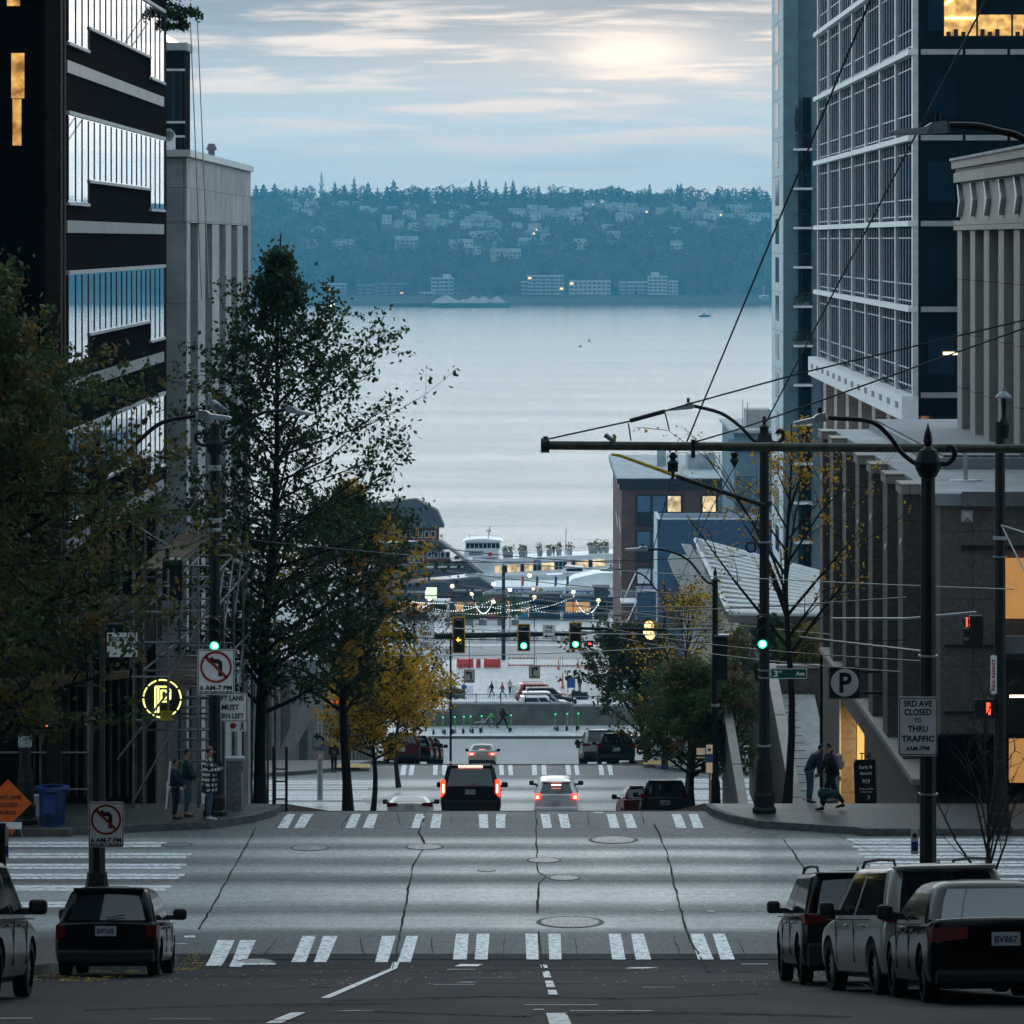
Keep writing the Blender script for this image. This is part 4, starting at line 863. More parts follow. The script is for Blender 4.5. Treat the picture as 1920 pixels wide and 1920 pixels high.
# ---- slim residential tower with balconies
def balcony_tower():
    x0 = 18.52; y0, y1 = 292.0, 305.5
    t = thing('residential_tower', 'slim teal grey residential tower with small stacked balconies', 'building', (22, 298, 13), world=True)
    b = MB(); b.box(x0, 19.6, y0, y1, 10, 90); b.box(19.6, 30, y0+2, y1, 10, 90); b.box(20.6, 21.2, y0-.6, y0+1.99, 10, 64.6)
    b.build('wall', 'stucco_teal', t)
    b = MB(); b.box(x0-.06, x0-.003, y0, y1, 10, 90); b.build('side_wall', 'stucco_pale', t)
    b = MB()
    for k in range(26): b.box(x0-.075, x0-.0605, y0, y1, 18.2+k*2.9-.02, 18.2+k*2.9+.02); b.box(x0+.01, 19.59, y0-.006, y0-.001, 18.2+k*2.9-.02, 18.2+k*2.9+.02)
    b.build('joint', 'grille_grey', t)
    for k in range(19):
        w = MB(); z = 18.9+k*2.9; w.box(x0-.09, x0-.062, y0+4.6, y0+8.6, z, z+1.9); w.build('window', 'glass_dark', t)
    b = MB(); b.box(20.1, 20.59, y0+1.2, y0+1.99, 10, 64.6); b.build('balcony_recess', 'dark_granite', t)
    for k in range(13):
        z = 61.1-k*2.9-.5
        s = MB(); s.box(19.25, 20.58, y0-1.2, y0+1.15, z, z+.16); so = s.build('balcony', 'white_trim', t)
        r = MB(); r.tube([(19.27, y0-1.15, z+1.1), (20.57, y0-1.15, z+1.1)], .03, 5)
        for j in range(14): r.tube([(19.27+j*.1, y0-1.15, z+.16), (19.27+j*.1, y0-1.15, z+1.1)], .012, 4)
        r.tube([(19.27, y0-1.15, z+1.1), (19.27, y0-.02, z+1.1)], .03, 5); r.build('railing', 'frame_dark', so)
balcony_tower()
mat('umbrella_cloth', (.02, .02, .025), .8)
t = thing('patio_umbrella', 'closed dark patio umbrella on the top balcony of the teal tower', 'umbrella', (19.45, 291.3, 60.76)); b = MB(); b.lathe([(.03, 0), (.03, 1.2), (.14, 1.3), (.2, 2.1), (.1, 2.9), (.02, 3.1)], n=8); b.build('canopy', 'umbrella_cloth', t)
mat('balcony_plant', (.03, .07, .025), .9, var=.5, scale=8)
for k, (bz, lab) in enumerate(((61.1-4*2.9-.34, 'row of green plants along the rail of the fifth balcony'), (61.1-5*2.9-.34, 'leafy potted plants on the sixth balcony of the teal tower'))):
    t = thing('potted_plants', lab, 'plants', (19.9, 291.4, bz)); C = RNG.normal(size=(60, 3))*np.array([.35, .12, .16])+np.array([0, 0, .45]); V, Q = clump_quads(C, np.full(60, .16), RNG); fast('foliage', V, Q, 'balcony_plant', t); b = MB(); b.rbox(-.5, .5, -.14, .14, 0, .3, .03); b.build('planter', 'grille_grey', t)

# ---- brick building near the water
def brick_block():
    x0 = 9.6; y0, y1 = 430.0, 476.0; top = 28.1; zb = 4.0
    t = thing('brick_building', 'dark red brick warehouse block with pale roof and black window bays', 'building', (20, 450, zb), world=True)
    b = MB(); b.box(x0, 40, y0, y1, zb, top-1.3); b.build('wall', 'red_brick', t)
    b = MB(); b.box(x0-.25, 40, y0-.3, y1+.1, top-1.3, top-.7); b.box(x0-.5, 40, y0-.6, y1+.3, top-.7, top-.1); b.build('cornice', 'frame_dark', t)
    b = MB(); b.box(x0-.5, 40, y0-.6, y1+.3, top-.1, top); b.build('roof', 'roof_grey', t)
    for k, xx in enumerate((11.1, 18.2, 25.3)):
        for f in range(5):
            zt = top-1.95-f*3.9
            fr = MB(); fr.box(xx, xx+5.2, y0-.12, y0-.003, zt-3.4, zt+.15); fo = fr.build('window', 'frame_dark', t)
            for j in range(3):
                g = MB(); g.box(xx+.25+j*1.65, xx+1.65+j*1.65, y0-.16, y0-.125, zt-1.75, zt-.05); g.build('pane', 'lit_amber_pane2' if (j == 2 and f == 0) or (k > 0 and j != 1 and f == 0) else 'glass_mirror', fo)
    b = MB()
    for (yy, zt) in ((436, 24), (436, 19.4), (452, 23.5)): b.add([(x0-.06, yy-4.5, zt-2.2), (x0-.06, yy+4.5, zt-1.2), (x0-.06, yy+4.5, zt-.7), (x0-.06, yy-4.5, zt-1.7)], [(0, 1, 2, 3)])
    b.build('side_awning', 'white_trim', t)
    b = MB(); b.box(17.5, 20.5, 446, 452, top, top+1.7); b.box(22, 26, 440, 446, top, top+1.5); b.box(14.2, 15.2, 452, 454, top, top+2.0); b.build('roof_unit', 'roof_grey', t)
    b = MB()
    for xx in np.arange(15.5, 30, 1.2): b.tube([(xx, 456, top), (xx, 456, top+1.3)], .05, 4)
    b.tube([(15.5, 456, top+1.3), (30, 456, top+1.3)], .06, 4); b.build('roof_railing', 'grille_grey', t)
mat('lit_amber_pane2', (.6, .45, .25), .4, var=.3, scale=1.0, emit=(1, .72, .4), es=.35)
brick_block()
# ---- blocks above / behind it
def rear_block():
    t = thing('rooftop_building', 'grey building with roof terrace railing between brick block and teal tower', 'building', (26, 400, 8), world=True)
    x0 = 20.1; b = MB(); b.box(x0, 40, 395, 420, 6, 34.7); b.box(x0-.6, 40, 394.4, 395, 32.9, 34.1); b.build('wall', 'stucco_teal', t); b = MB(); b.box(x0-.3, 40, 394.5, 420.3, 34.7, 35.0); b.build('roof', 'roof_grey', t)
    b = MB(); b.box(x0+1.5, x0+4, 400, 405, 35, 36.8); b.build('roof_unit', 'concrete_pale', t)
    b = MB()
    for k in range(11): b.tube([(20.0+k*.14, 388, 27), (20.0+k*.14, 388, 30.7)], .04, 4)
    b.tube([(20, 388, 30.7), (22, 388, 30.7)], .06, 4); b.build('terrace_railing', 'frame_dark', t)
    b = MB(); b.box(19.9, 40, 387.5, 394, 6, 27); b.build('lower_wall', 'red_brick', t)
    b = MB(); b.tube([(21, 396, 35), (21, 396, 38)], .05, 4); b.tube([(21.6, 398, 35), (21.6, 398, 37.6)], .05, 4); b.build('antenna', 'grille_grey', t)
rear_block()
def blue_block():
    x0 = 10.7; y0, y1 = 340.0, 348.5; top = 29.9
    t = thing('blue_building', 'blue stucco building with white edged parapets and outside stairs', 'building', (18, 348, 12), world=True)
    b = MB(); b.box(x0, 27, y0, y1, 8, top); b.build('wall', 'stucco_blue', t)
    b = MB(); b.box(x0-.05, 27, y0-.05, y0+.25, top, top+.12); b.box(x0-.05, x0+.25, y0+.26, y1, top, top+.12); b.box(x0-.06, x0-.003, y0, y1, 8, top-.05); b.build('parapet', 'stucco_pale', t)
    b = MB(); b.box(x0+1.9, 27, y0-.05, y0-.003, 23.2, 26.9); b.build('recess_band', 'concrete_pale', t)
    b = MB(); b.box(x0+2.2, 27, y0-.06, y0-.003, 14, 22); b.build('recess_band', 'concrete_pale', t)
    b = MB(); b.box(9.0, x0-.07, y0+2, y0+8, 8, 23.5); b.build('stair_tower', 'stucco_blue', t)
    b = MB(); b.box(8.95, x0-.1, y0+1.9, y0+2, 23.5, 23.7)
    for k in range(6):
        z = 9.5+k*2.6; b.box(7.6, 8.99, y0+2, y0+6, z, z+.12)
        b.add([(7.7, y0+1.9, z), (8.9, y0+1.9, z+2.6), (8.9, y0+1.95, z+2.85), (7.7, y0+1.95, z+.25)], [(0, 1, 2, 3)])
    b.build('stair_flight', 'white_trim', t)
    b = MB()
    for k in range(6):
        z = 9.5+k*2.6
        for j in range(8): b.tube([(7.65+j*.18, y0+1.9, z+.1), (7.65+j*.18, y0+1.9, z+1.1)], .025, 4)
        b.tube([(7.6, y0+1.9, z+1.1), (8.95, y0+1.9, z+1.1)], .04, 4)
    b.build('stair_railing', 'stucco_pale', t)
blue_block()
# ---- white slatted canopies
def canopies():
    t = thing('slatted_canopy', 'white slatted sloping canopy roof beside the second crossing', 'canopy', (12, 205, 28), world=True)
    A, B_, C_, D_ = P(1305, 1012, 205), P(1545, 1075, 198), P(1545, 1152, 190), P(1368, 1150, 190)
    n = 15
    for i in range(n):
        t0 = i/n; b = MB(); a = A.lerp(D_, t0); c = B_.lerp(C_, t0); d = (D_-A)/n*.5; b.add([a, c, c+d, a+d, a-Vector((0, 0, .08)), c-Vector((0, 0, .08)), c+d-Vector((0, 0, .08)), a+d-Vector((0, 0, .08))], [(0, 1, 2, 3), (7, 6, 5, 4), (0, 4, 5, 1), (3, 2, 6, 7)]); b.build('slat', 'white_trim', t)
    b = MB(); g_ = Vector((0, 1.0, -.55)); b.add([A+g_, B_+g_, C_+g_, D_+g_], [(0, 1, 2, 3)]); b.build('gap_shade_sheet', 'frame_dark', t)  # dark sheet added below the slats to paint the shade in the gaps
    b = MB(); b.tube([A, D_], .14, 6); b.tube([A, B_], .12, 6); b.tube([D_, C_], .12, 6); b.build('frame', 'white_trim', t)
    b = MB(); b.box(X(1385, 206), 24, 206, 216, 27.6, 34.6); b.build('wall', 'concrete_pale', t)
    b = MB(); b.box(X(1385, 206)-.3, 24, 205.5, 216, 34.62, 34.95); b.build('fascia', 'frame_dark', t)
    for nm, pts in (('left fin', [(1252, 1050), (1262, 1035), (1290, 1045), (1352, 1135), (1352, 1200), (1330, 1190), (1262, 1075)]), ('mid fin', [(1277, 1020), (1296, 1022), (1345, 1110), (1345, 1150)]), ('tall fin', [(1304, 1010), (1316, 1014), (1352, 1100), (1352, 1140)])):
        b = MB(); Y = {'left fin': 196, 'mid fin': 199, 'tall fin': 202}[nm]; pl = [(X(a, Y), Z(c, Y)) for a, c in pts]; b.prism(pl, Y, Y+.25); b.build('fin', 'white_trim', t)
    b = MB(); b.box(9.9, 10.4, 196.3, 205, 26.5, 34); b.box(7.2, 7.7, 198, 204, 26.5, 32); b.build('post', 'concrete_pale', t)
canopies()
t = thing('white_kiosk', 'low white box pavilion behind the green bush tree', 'pavilion', (8.2, 214, gz(214)-.2)); b = MB(); b.box(-1.6, 1.9, 0, 4, 0, 5.0); b.build('wall', 'white_trim', t); b = MB(); b.box(-1.8, 4.2, -.2, 4.2, 5.0, 5.3); b.build('roof', 'concrete_pale', t)

# ---- plaza steps, walls and hedge between pavement and podium
def plaza():
    t = thing('stepped_plaza', 'granite plaza stairs and planter walls beside the fin building', 'stairs', (8, 130, 36), world=True)
    for k in range(16):
        z = 40.75-k*.28; b = MB(); b.box(8.15, 9.3, 128.0+.0, 141.5-k*.85, z-.28, z) if k == 0 else b.box(7.1, 9.3, 0, 0, 0, 0)
    pa = [P(1475, 1303, 139), P(1511, 1303, 139), P(1545, 1355, 128.6), P(1545, 1440, 121), P(1535, 1440, 121)]
    # treads descending towards the camera
    b = MB(); b.prism([(139, 38.0), (127.31, 35.4), (127.31, 32), (139, 32)], 8.55, 9.9, 'x'); b.prism([(127.3, 35.4), (119, 33.56), (119, 31), (127.3, 32)], 8.55, 9.2, 'x'); b.build('ramp', 'ramp_stone', t)
    b = MB()
    for k in range(26): y = 138.6-k*.75; z = 38.0-(139-y)*.2222; b.box(8.56, 9.19, y-.012, y+.012, z-.01, z+.012)
    b.build('ramp_joint', 'interior_dark', t)
    b = MB(); b.prism([(139, 38.6), (139, 39.0), (119, 34.9), (119, 33), (139, 33)], 8.2, 8.5, 'x'); b.build('stair_wall', 'granite_tan', t)
    b = MB(); b.prism([(139, 39.01), (139, 39.1), (119, 35.0), (119, 34.91)], 8.17, 8.53, 'x'); b.build('stair_coping', 'limestone', t)
    b = MB(); b.box(8.2, 13, 139.2, 139.6, 33, 38.9); b.build('planter_wall', 'granite_tan', t)
    b = MB(); b.box(8.15, 13, 139.15, 139.65, 38.9, 39.0); b.build('planter_coping', 'limestone', t)
    b = MB(); b.prism([(141, 37.5), (128, 35.3), (112, 33.2), (112, 32), (141, 32)], 6.75, 7.0, 'x'); b.build('side_wall', 'terrazzo', t)
    b = MB(); b.prism([(141, 37.6), (128, 35.4), (112, 33.3), (112, 33.21), (128, 35.31), (141, 37.51)], 6.72, 7.03, 'x'); b.build('side_coping', 'limestone', t)
plaza()
# ---- unseen neighbour blocks beside the camera, added to shade the near street
for (x0, x1, y0, y1, h, lab) in ((-60, -13.8, -80, 62, 95, 'tall dark block added to shade the near street, unseen left of the view'), (12.5, 60, -80, 60, 95, 'tall dark block added to shade the near street, unseen right of the view')):
    t = thing('shade_tower', lab, 'building', ((x0+x1)/2, (y0+y1)/2, 38), world=True); b = MB(); b.box(x0, x1, y0, y1, 34, 40+h*.55); b.build('wall', 'brown_stone', t)
    b = MB(); xf = x1+.02 if x0 < -50 else (x0-.02 if x1 > 50 else None)
    for k in range(9):
        z = 52+k*4.4
        if xf: b.box(xf-.02, xf+.02, y0+3, y1-3, z, z+2)
        else: b.box(x0+2, x1-2, y1, y1+.04, z, z+2)
    b.build('window_bands', 'glass_blue', t)
# ---------------------------------------------------------------- street furniture
mat('pole_paint', (.006, .008, .010), .5, var=.25, scale=4, bump=.1); mat('pole_grey', (.26, .29, .31), .45, metal=.4, var=.15); mat('galvanised', (.20, .215, .225), .45, metal=.5, var=.35, scale=9)
mat('lamp_housing', (.22, .25, .28), .4, metal=.2, var=.1); mat('lamp_glass', (.5, .55, .6), .2, var=0); mat('sign_white', (.92, .93, .92), .45, var=.10, scale=6); mat('sign_black', (.008, .008, .008), .5, var=0)
mat('sign_red', (.38, .012, .015), .5, var=.1); mat('sign_green', (.0, .075, .045), .5, var=.1); mat('sign_blue', (.02, .07, .25), .5, var=0); mat('sign_tan', (.55, .50, .44), .55, var=.1); mat('tube_olive', (.06, .065, .045), .5, metal=.2, var=.35, scale=6)
mat('yellow_paint', (.50, .36, .02), .5, var=.15); mat('signal_black', (.008, .009, .009), .5, var=.1); mat('signal_yellow', (.75, .36, .02), .5, var=.1); mat('lens_off', (.02, .012, .01), .25, var=0)
mat('green_light', (.2, 1, .7), .4, var=0, emit=(.02, .9, .5), es=1.5); mat('green_core', (.8, 1, .95), .4, var=0, emit=(.35, 1, .8), es=1.6); mat('amber_light', (1, .5, .1), .4, var=0, emit=(1, .36, .03), es=2.2); mat('red_light', (1, .1, .05), .4, var=0, emit=(1, .05, .02), es=2.2)
mat('orange_sign', (.80, .13, .01), .5, var=.08); mat('bin_blue', (.012, .055, .19), .4, var=.2); mat('wire_black', (.01, .01, .011), .5, var=0); mat('wire_pale', (.22, .25, .27), .4, var=0); mat('plywood', (.12, .08, .05), .8, var=.4, scale=2); mat('shed_fabric', (.012, .012, .014), .9, var=.3)
mat('neon_yellow', (1, .95, .5), .4, var=0, emit=(.95, .92, .3), es=.75); mat('sticker', (.35, .38, .40), .6, var=.5, scale=18)
def bez(pts, n=14):
    """Catmull-Rom through the points"""
    p = [Vector(q) for q in pts]; p = [p[0]*2-p[1]]+p+[p[-1]*2-p[-2]]; out = []
    for i in range(1, len(p)-2):
        for k in range(n):
            t = k/n; a, b_, c, d = p[i-1:i+3]; out.append(.5*((2*b_)+(c-a)*t+(2*a-5*b_+4*c-d)*t*t+(3*b_-a-3*c+d)*t**3))
    out.append(p[-2]); return out
def lamp_head(t, tip, root, s=1.0):
    """cobra head between root (arm end) and tip"""
    tip, root = Vector(tip), Vector(root); d = (tip-root).normalized(); L_ = (tip-root).length
    b = MB(); w = .16*s; side = Vector((0, 1, 0)); up = d.cross(side)
    if up.z < 0: up = -up
    secs = [(0, .07, .05, .07), (.06, .13, .06, .11), (.30, w, .06, .10), (.42, w*1.1, .05, .05), (.95, w*.9, .03, .03), (1.0, w*.6, .015, .015)]
    vs = []
    for (f, ww, dn, upn) in secs:
        c = root+d*L_*f; vs += [c-side*ww-up*dn*s, c+side*ww-up*dn*s, c+side*ww*.75+up*upn*s, c-side*ww*.75+up*upn*s]
    n = len(secs); b.add(vs, [(i*4+j, i*4+(j+1) % 4, (i+1)*4+(j+1) % 4, (i+1)*4+j) for i in range(n-1) for j in range(4)]+[(3, 2, 1, 0), ((n-1)*4, (n-1)*4+1, (n-1)*4+2, (n-1)*4+3)])
    o = b.build('lamp_head', 'lamp_housing', t); b = MB(); c0 = root+d*L_*.48; c1 = root+d*L_*.92
    b.add([c0-side*w*.7-up*.055*s, c0+side*w*.7-up*.055*s, c1+side*w*.6-up*.04*s, c1-side*w*.6-up*.04*s], [(0, 1, 2, 3)]); b.build('lens', 'lamp_glass', o)
    b = MB(); c = root+d*L_*.2+up*.11*s; b.tube([c, c+Vector((0, 0, .10))], .035, 8); b.build('photocell', 'signal_black', o)
def street_pole(px, Y, top_py, lab, w0=.15, arms=(), base=True, finial='spike', m='pole_paint', name='street_light', grp='tall dark street light poles', z0=None, bands=(), scroll_py=None, cat='street light'):
    x = X(px, Y); z = (gz(Y)+KW) if z0 is None else z0; top = Z(top_py, Y); H = top-z
    t = thing(name, lab, cat, (x, Y, z), group=grp, world=True)
    b = MB(); bh = 0
    if base:
        bh = 1.25; k = w0/.15
        pr = [(.30*k, 0), (.30*k, .10), (.26*k, .14), (.26*k, .42), (.22*k, .48), (.20*k, .9), (.215*k, .95), (.19*k, 1.05), (.17*k, bh)]
        b.lathe([(r, zz) for r, zz in pr], x, Y, 8, z0=z); b.build('base', m, t, smooth=False)
    b = MB(); n = 16; vs = []
    for (zz, r) in ((z+bh*.95, w0), (z+H*.55, w0*.9), (top, w0*.78)):
        for j in range(n): a = 2*math.pi*j/n; rr = r*(1 if j % 2 else .92); vs.append((x+rr*math.cos(a), Y+rr*math.sin(a), zz))
    b.add(vs, [(i*n+j, i*n+(j+1) % n, (i+1)*n+(j+1) % n, (i+1)*n+j) for i in range(2) for j in range(n)]+[tuple(range(2*n, 3*n))]); b.build('pole', m, t)
    b = MB()
    if finial == 'spike': b.lathe([(w0*.9, 0), (w0*1.0, .05), (w0*.6, .1), (w0*.35, .14), (w0*.5, .22), (w0*.4, .34), (w0*.12, .46), (.005, .52)], x, Y, 12, z0=top)
    elif finial == 'cap': b.lathe([(w0*.8, 0), (w0*.8, .06), (w0*.3, .12), (w0*.3, .3)], x, Y, 12, z0=top)
    b.build('finial', m, t)
    for (zz, hh) in bands:
        b = MB(); b.lathe([(w0*1.08, 0), (w0*1.12, .02), (w0*1.12, hh-.02), (w0*1.08, hh)], x, Y, 16, z0=Z(zz, Y)); b.build('band', 'pole_grey' if hh < .06 else 'sticker', t)
    for (path, tip, sc) in arms:
        pts = [P(a, c, Y) if len(q) == 2 else P(a, c, q[2]) for q in path for a, c in [q[:2]]]
        b = MB(); cv = bez(pts); b.tube(cv, [.055 if i < 4 else .04 for i in range(len(cv))], 8); b.build('arm', m, t)
        tp = P(tip[0], tip[1], Y); lamp_head(t, tp, pts[-1], sc)
    if scroll_py is not None:
        zc = Z(scroll_py, Y)
        b = MB(); b.lathe([(w0*.9, -.25), (w0*1.35, -.12), (w0*1.5, 0), (w0*1.2, .1), (w0*.95, .2)], x, Y, 14, z0=zc); b.build('collar', m, t)
        for s_ in (-1, 1):
            pts = [Vector((x+s_*(w0*.8), Y, zc)), Vector((x+s_*.30, Y, zc-.03)), Vector((x+s_*.42, Y, zc+.07)), Vector((x+s_*.43, Y, zc+.20)), Vector((x+s_*.34, Y, zc+.25)), Vector((x+s_*.29, Y, zc+.18))]
            if any((tp[0]-px)*s_ > 0 for (_, tp, _) in arms): continue
            b = MB(); b.tube(bez(pts, 6), .045, 8); b.build('scroll', m, t)
    return t
def signal(px, py_top, Y, lab, lit='green', h=1.07, w=.36, back=None, n=3, arrow=False, side=0, grp='traffic signals with lamps lit', yaw=0, name='traffic_signal'):
    """faces the camera; origin at the top centre"""
    x = X(px, Y); zt = Z(py_top, Y); t = thing(name, lab, 'traffic signal', (x, Y, zt), (0, 0, yaw), group=grp)
    b = MB(); b.rbox(-w/2, w/2, -.1, .12, -h, 0, .03); b.build('housing', 'signal_black', t)
    if back: b = MB(); b.prism([(-w/2-.1, .1), (w/2+.1, .1), (w/2+.1, -h-.1), (-w/2-.1, -h-.1)], .125, .14); b.build('backplate', 'signal_yellow', t); b = MB(); b.prism([(-w/2-.045, .045), (w/2+.045, .045), (w/2+.045, -h-.045), (-w/2-.045, -h-.045)], .105, .124); b.build('backplate_face', 'signal_black', t)
    rr = min(h/n*.42, w*.42)
    for k in range(n):
        zc = -h*(k+.5)/n; on = {'red': 0, 'amber': 1, 'green': n-1}[lit] == k if not arrow else k == 2
        mm = ({'red': 'red_light', 'amber': 'amber_light', 'green': 'green_light'}[lit] if not arrow else 'lens_off') if on else 'lens_off'
        b = MB(); b.disc((0, -.115, zc), rr, 18, t=.014); L_ = b.build('lens', mm, t)
        if on and not arrow and lit == 'green': b = MB(); b.disc((0, -.122, zc), rr*.72, 16, t=.006); b.build('lit_core', 'green_core', L_)
        if on and arrow:
            b = MB(); b.prism([(-rr*.8, zc), (0, zc+rr*.75), (0, zc+rr*.3), (rr*.75, zc+rr*.3), (rr*.75, zc-rr*.3), (0, zc-rr*.3), (0, zc-rr*.75)], -.126, -.12); b.build('lit_arrow', 'amber_light', L_)
        b = MB(); vs = []; m_ = 12
        for d_ in (-.11, -.32):
            for j in range(m_+1): a = math.pi*(-.12+1.24*j/m_); vs.append((rr*1.12*math.cos(a), d_ + (.06 if d_ < -.2 else 0)*(1-math.sin(max(0, min(math.pi, a)))), zc+rr*1.12*math.sin(a)))
        b.add(vs, [(j, j+1, m_+1+j+1, m_+1+j) for j in range(m_)]); b.build('visor', 'signal_black', t)
    return t
def board(name, lab, px, py, Y, w, h, m='sign_white', cat='sign', grp=None, rim='sign_black', yaw=0, r=.04, loc=None):
    """rounded plate facing the camera, centred at px,py"""
    c = P(px, py, Y) if loc is None else Vector(loc); t = thing(name, lab, cat, c[:], (0, 0, yaw), group=grp)
    def rr(w_, h_, r_): return [(sx*(w_/2-r_)+r_*math.cos(a), sz*(h_/2-r_)+r_*math.sin(a)) for sx, sz, a0 in ((1, 1, 0), (-1, 1, 90), (-1, -1, 180), (1, -1, 270)) for a in [R(a0+30*k) for k in range(4)]]
    b = MB(); b.prism(rr(w, h, r), 0, .012); b.build('plate', m, t)
    if rim:
        o_, i_ = rr(w*.97, h*.97 if abs(w-h) > .1 else h*.97, r*.8), rr(w*.97-.03, h*.97-.03, r*.6); n = len(o_)
        b = MB(); b.add([(a, -.003, c_) for a, c_ in o_]+[(a, -.003, c_) for a, c_ in i_], [(i, (i+1) % n, n+(i+1) % n, n+i) for i in range(n)]); b.build('border', rim, t)
    return t
def lettering(t, rows, m='sign_black', nm='lettering'):
    for (s, x, z, size, wid) in rows: b = MB(); b.text(s, x, -.001, z, size, width=wid, t=.004); b.build(nm, m, t)
def no_left(t, w, z):
    r = w*.43; b = MB(); n = 40; vs = [(q*math.cos(2*math.pi*i/n), -.009, z+q*math.sin(2*math.pi*i/n)) for q in (r, r*.86) for i in range(n)]
    b.add(vs, [(i, (i+1) % n, n+(i+1) % n, n+i) for i in range(n)]); d = r*.06; c = .707
    b.add([(-r*c-d, -.009, z+r*c-d*1.2), (-r*c+d, -.009, z+r*c+d*1.2), (r*c+d, -.009, z-r*c+d), (r*c-d, -.009, z-r*c-d)], [(0, 1, 2, 3)]); b.build('red_symbol', 'sign_red', t)
    k = r; b = MB(); q = .005
    b.add([(-.62*k, -q, z+.42*k), (-.18*k, -q, z+.66*k), (-.18*k, -q, z+.50*k), (.18*k, -q, z+.50*k), (.40*k, -q, z+.30*k), (.40*k, -q, z-.58*k), (.14*k, -q, z-.58*k), (.14*k, -q, z+.2*k), (-.18*k, -q, z+.24*k), (-.18*k, -q, z+.06*k)], [(0, 1, 9), (1, 2, 8, 9), (2, 3, 8), (3, 4, 7, 8), (4, 5, 6, 7)])
    b.build('arrow_symbol', 'sign_black', t)
def turn_arrow(t, k, z, side, m='sign_black'):
    s = side; q = .005; b = MB()
    b.add([(s*.28*k, -q, z-.5*k), (s*.1*k, -q, z-.5*k), (s*.1*k, -q, z+.1*k), (s*-.15*k, -q, z+.1*k), (s*-.15*k, -q, z-.06*k), (s*-.45*k, -q, z+.2*k), (s*-.15*k, -q, z+.46*k), (s*-.15*k, -q, z+.29*k), (s*.2*k, -q, z+.29*k), (s*.28*k, -q, z+.2*k)], [(0, 1, 2, 8, 9), (2, 3, 7, 8), (4, 5, 6)])
    b.build('arrow_symbol', m, t)

# --- poles
g_l = 'street light poles round the first crossing'
street_pole(403, 90.2, 800, 'dark pole at the left corner with gull, lamp arm and green signal', .135, grp=g_l, arms=[([(406, 828), (428, 828), (455, 800), (490, 775), (535, 768)], (587, 777), .9)], finial='cap', scroll_py=832, bands=[(882, .12), (980, .10), (997, .09)])
street_pole(182, 74.6, 850, 'thick dark pole half hidden in the left tree with lamp arm reaching right', .165, grp=g_l, arms=[([(190, 880), (220, 866), (262, 825), (305, 792), (368, 779)], (434, 784), 1.0)], finial='spike', scroll_py=880, z0=gz(74)+.1)
street_pole(47, 88.9, 1010, 'shadowed dark pole behind the blue litter bin', .14, grp=g_l, finial='spike', bands=[(1400, .25)])
street_pole(1433, 90.6, 805, 'tall dark pole at the right corner carrying the green signal', .135, grp=g_l, arms=[([(1428, 830), (1412, 825), (1388, 800), (1352, 775), (1301, 761)], (1254, 768), .9)], scroll_py=828, finial='cap', bands=[(1018, .04), (1258, .04), (1272, .04), (1400, .05)])
street_pole(1740, 65.0, 852, 'thick dark pole behind the parked cars with lamp arm to its left', .15, grp=g_l, arms=[([(1732, 872), (1715, 868), (1690, 848), (1665, 815), (1630, 790), (1552, 783)], (1488, 794), .85)], scroll_py=866, base=False, z0=gz(65)+KW, bands=[(1232, .04), (1490, .03)])
street_pole(1875, 87.6, 790, 'dark signal pole beside the amber windows at the right edge', .14, grp=g_l, finial='none', bands=[(1012, .08), (1045, .03)])
t = thing('post_lamp', 'small dish shaped lamp on top of the right edge signal pole', 'lamp', P(1882, 746, 87.6)[:]); b = MB(); b.lathe([(.08, -.9), (.1, -.86), (.13, -.6), (.09, -.5), (.05, -.4), (.06, -.02), (.16, 0)], n=12); b.build('stem', 'pole_paint', t); b = MB(); b.lathe([(.19, 0), (.17, .05), (.09, .12), (.04, .15), (.03, .22)], n=16); b.build('shade', 'lamp_housing', t)
ta = thing('street_light', 'dark overhead lamp arm entering from the upper right edge', 'street light', P(1960, 262, 50)[:], group=g_l, world=True)
b = MB(); b.tube(bez([P(1778, 235, 50), P(1830, 236, 50), (X(1870, 50), 50, Z(245, 50)), P(1920, 262, 50), P(1985, 330, 50), P(2005, 700, 50), P(2005, 1700, 50)], 8), .045, 8); b.build('pole', 'pole_paint', ta); lamp_head(ta, P(1668, 250, 50), P(1782, 240, 50), .9)
# lower streets
g_2 = 'street light poles along the lower block'
street_pole(1341, 135, 1090, 'dark pole with a signal box and lamp arm in front of the slatted canopy', .13, grp=g_2, arms=[([(1339, 1095), (1322, 1088), (1290, 1050), (1250, 1032), (1214, 1030)], (1172, 1030), 1.0)], finial='spike', bands=[(1325, .1)])
street_pole(1246, 178, 1108, 'thin dark pole with lamp arm in front of the brick side wall', .09, grp=g_2, arms=[([(1244, 1110), (1230, 1105), (1205, 1078), (1165, 1068), (1150, 1068)], (1125, 1068), 1.2)], finial='spike')
street_pole(600, 168, 1262, 'pale grey signal post at the left end of the second crossing', .13, m='pole_grey', base=False, finial='cap', grp='signal posts of the second crossing', cat='post')
street_pole(654, 184, 1178, 'black mast pole between the yellow trees', .10, base=False, finial='none', grp='signal posts of the second crossing', cat='post')
street_pole(845, 186, 1185, 'thin twin pole under the amber arrow signal', .06, base=False, finial='none', grp='signal posts of the second crossing', cat='post', z0=gz(186)+.1)
street_pole(944, 470, 1062, 'tall dark lamp column standing on the waterfront', .26, base=False, finial='cap', grp='waterfront columns', z0=4)
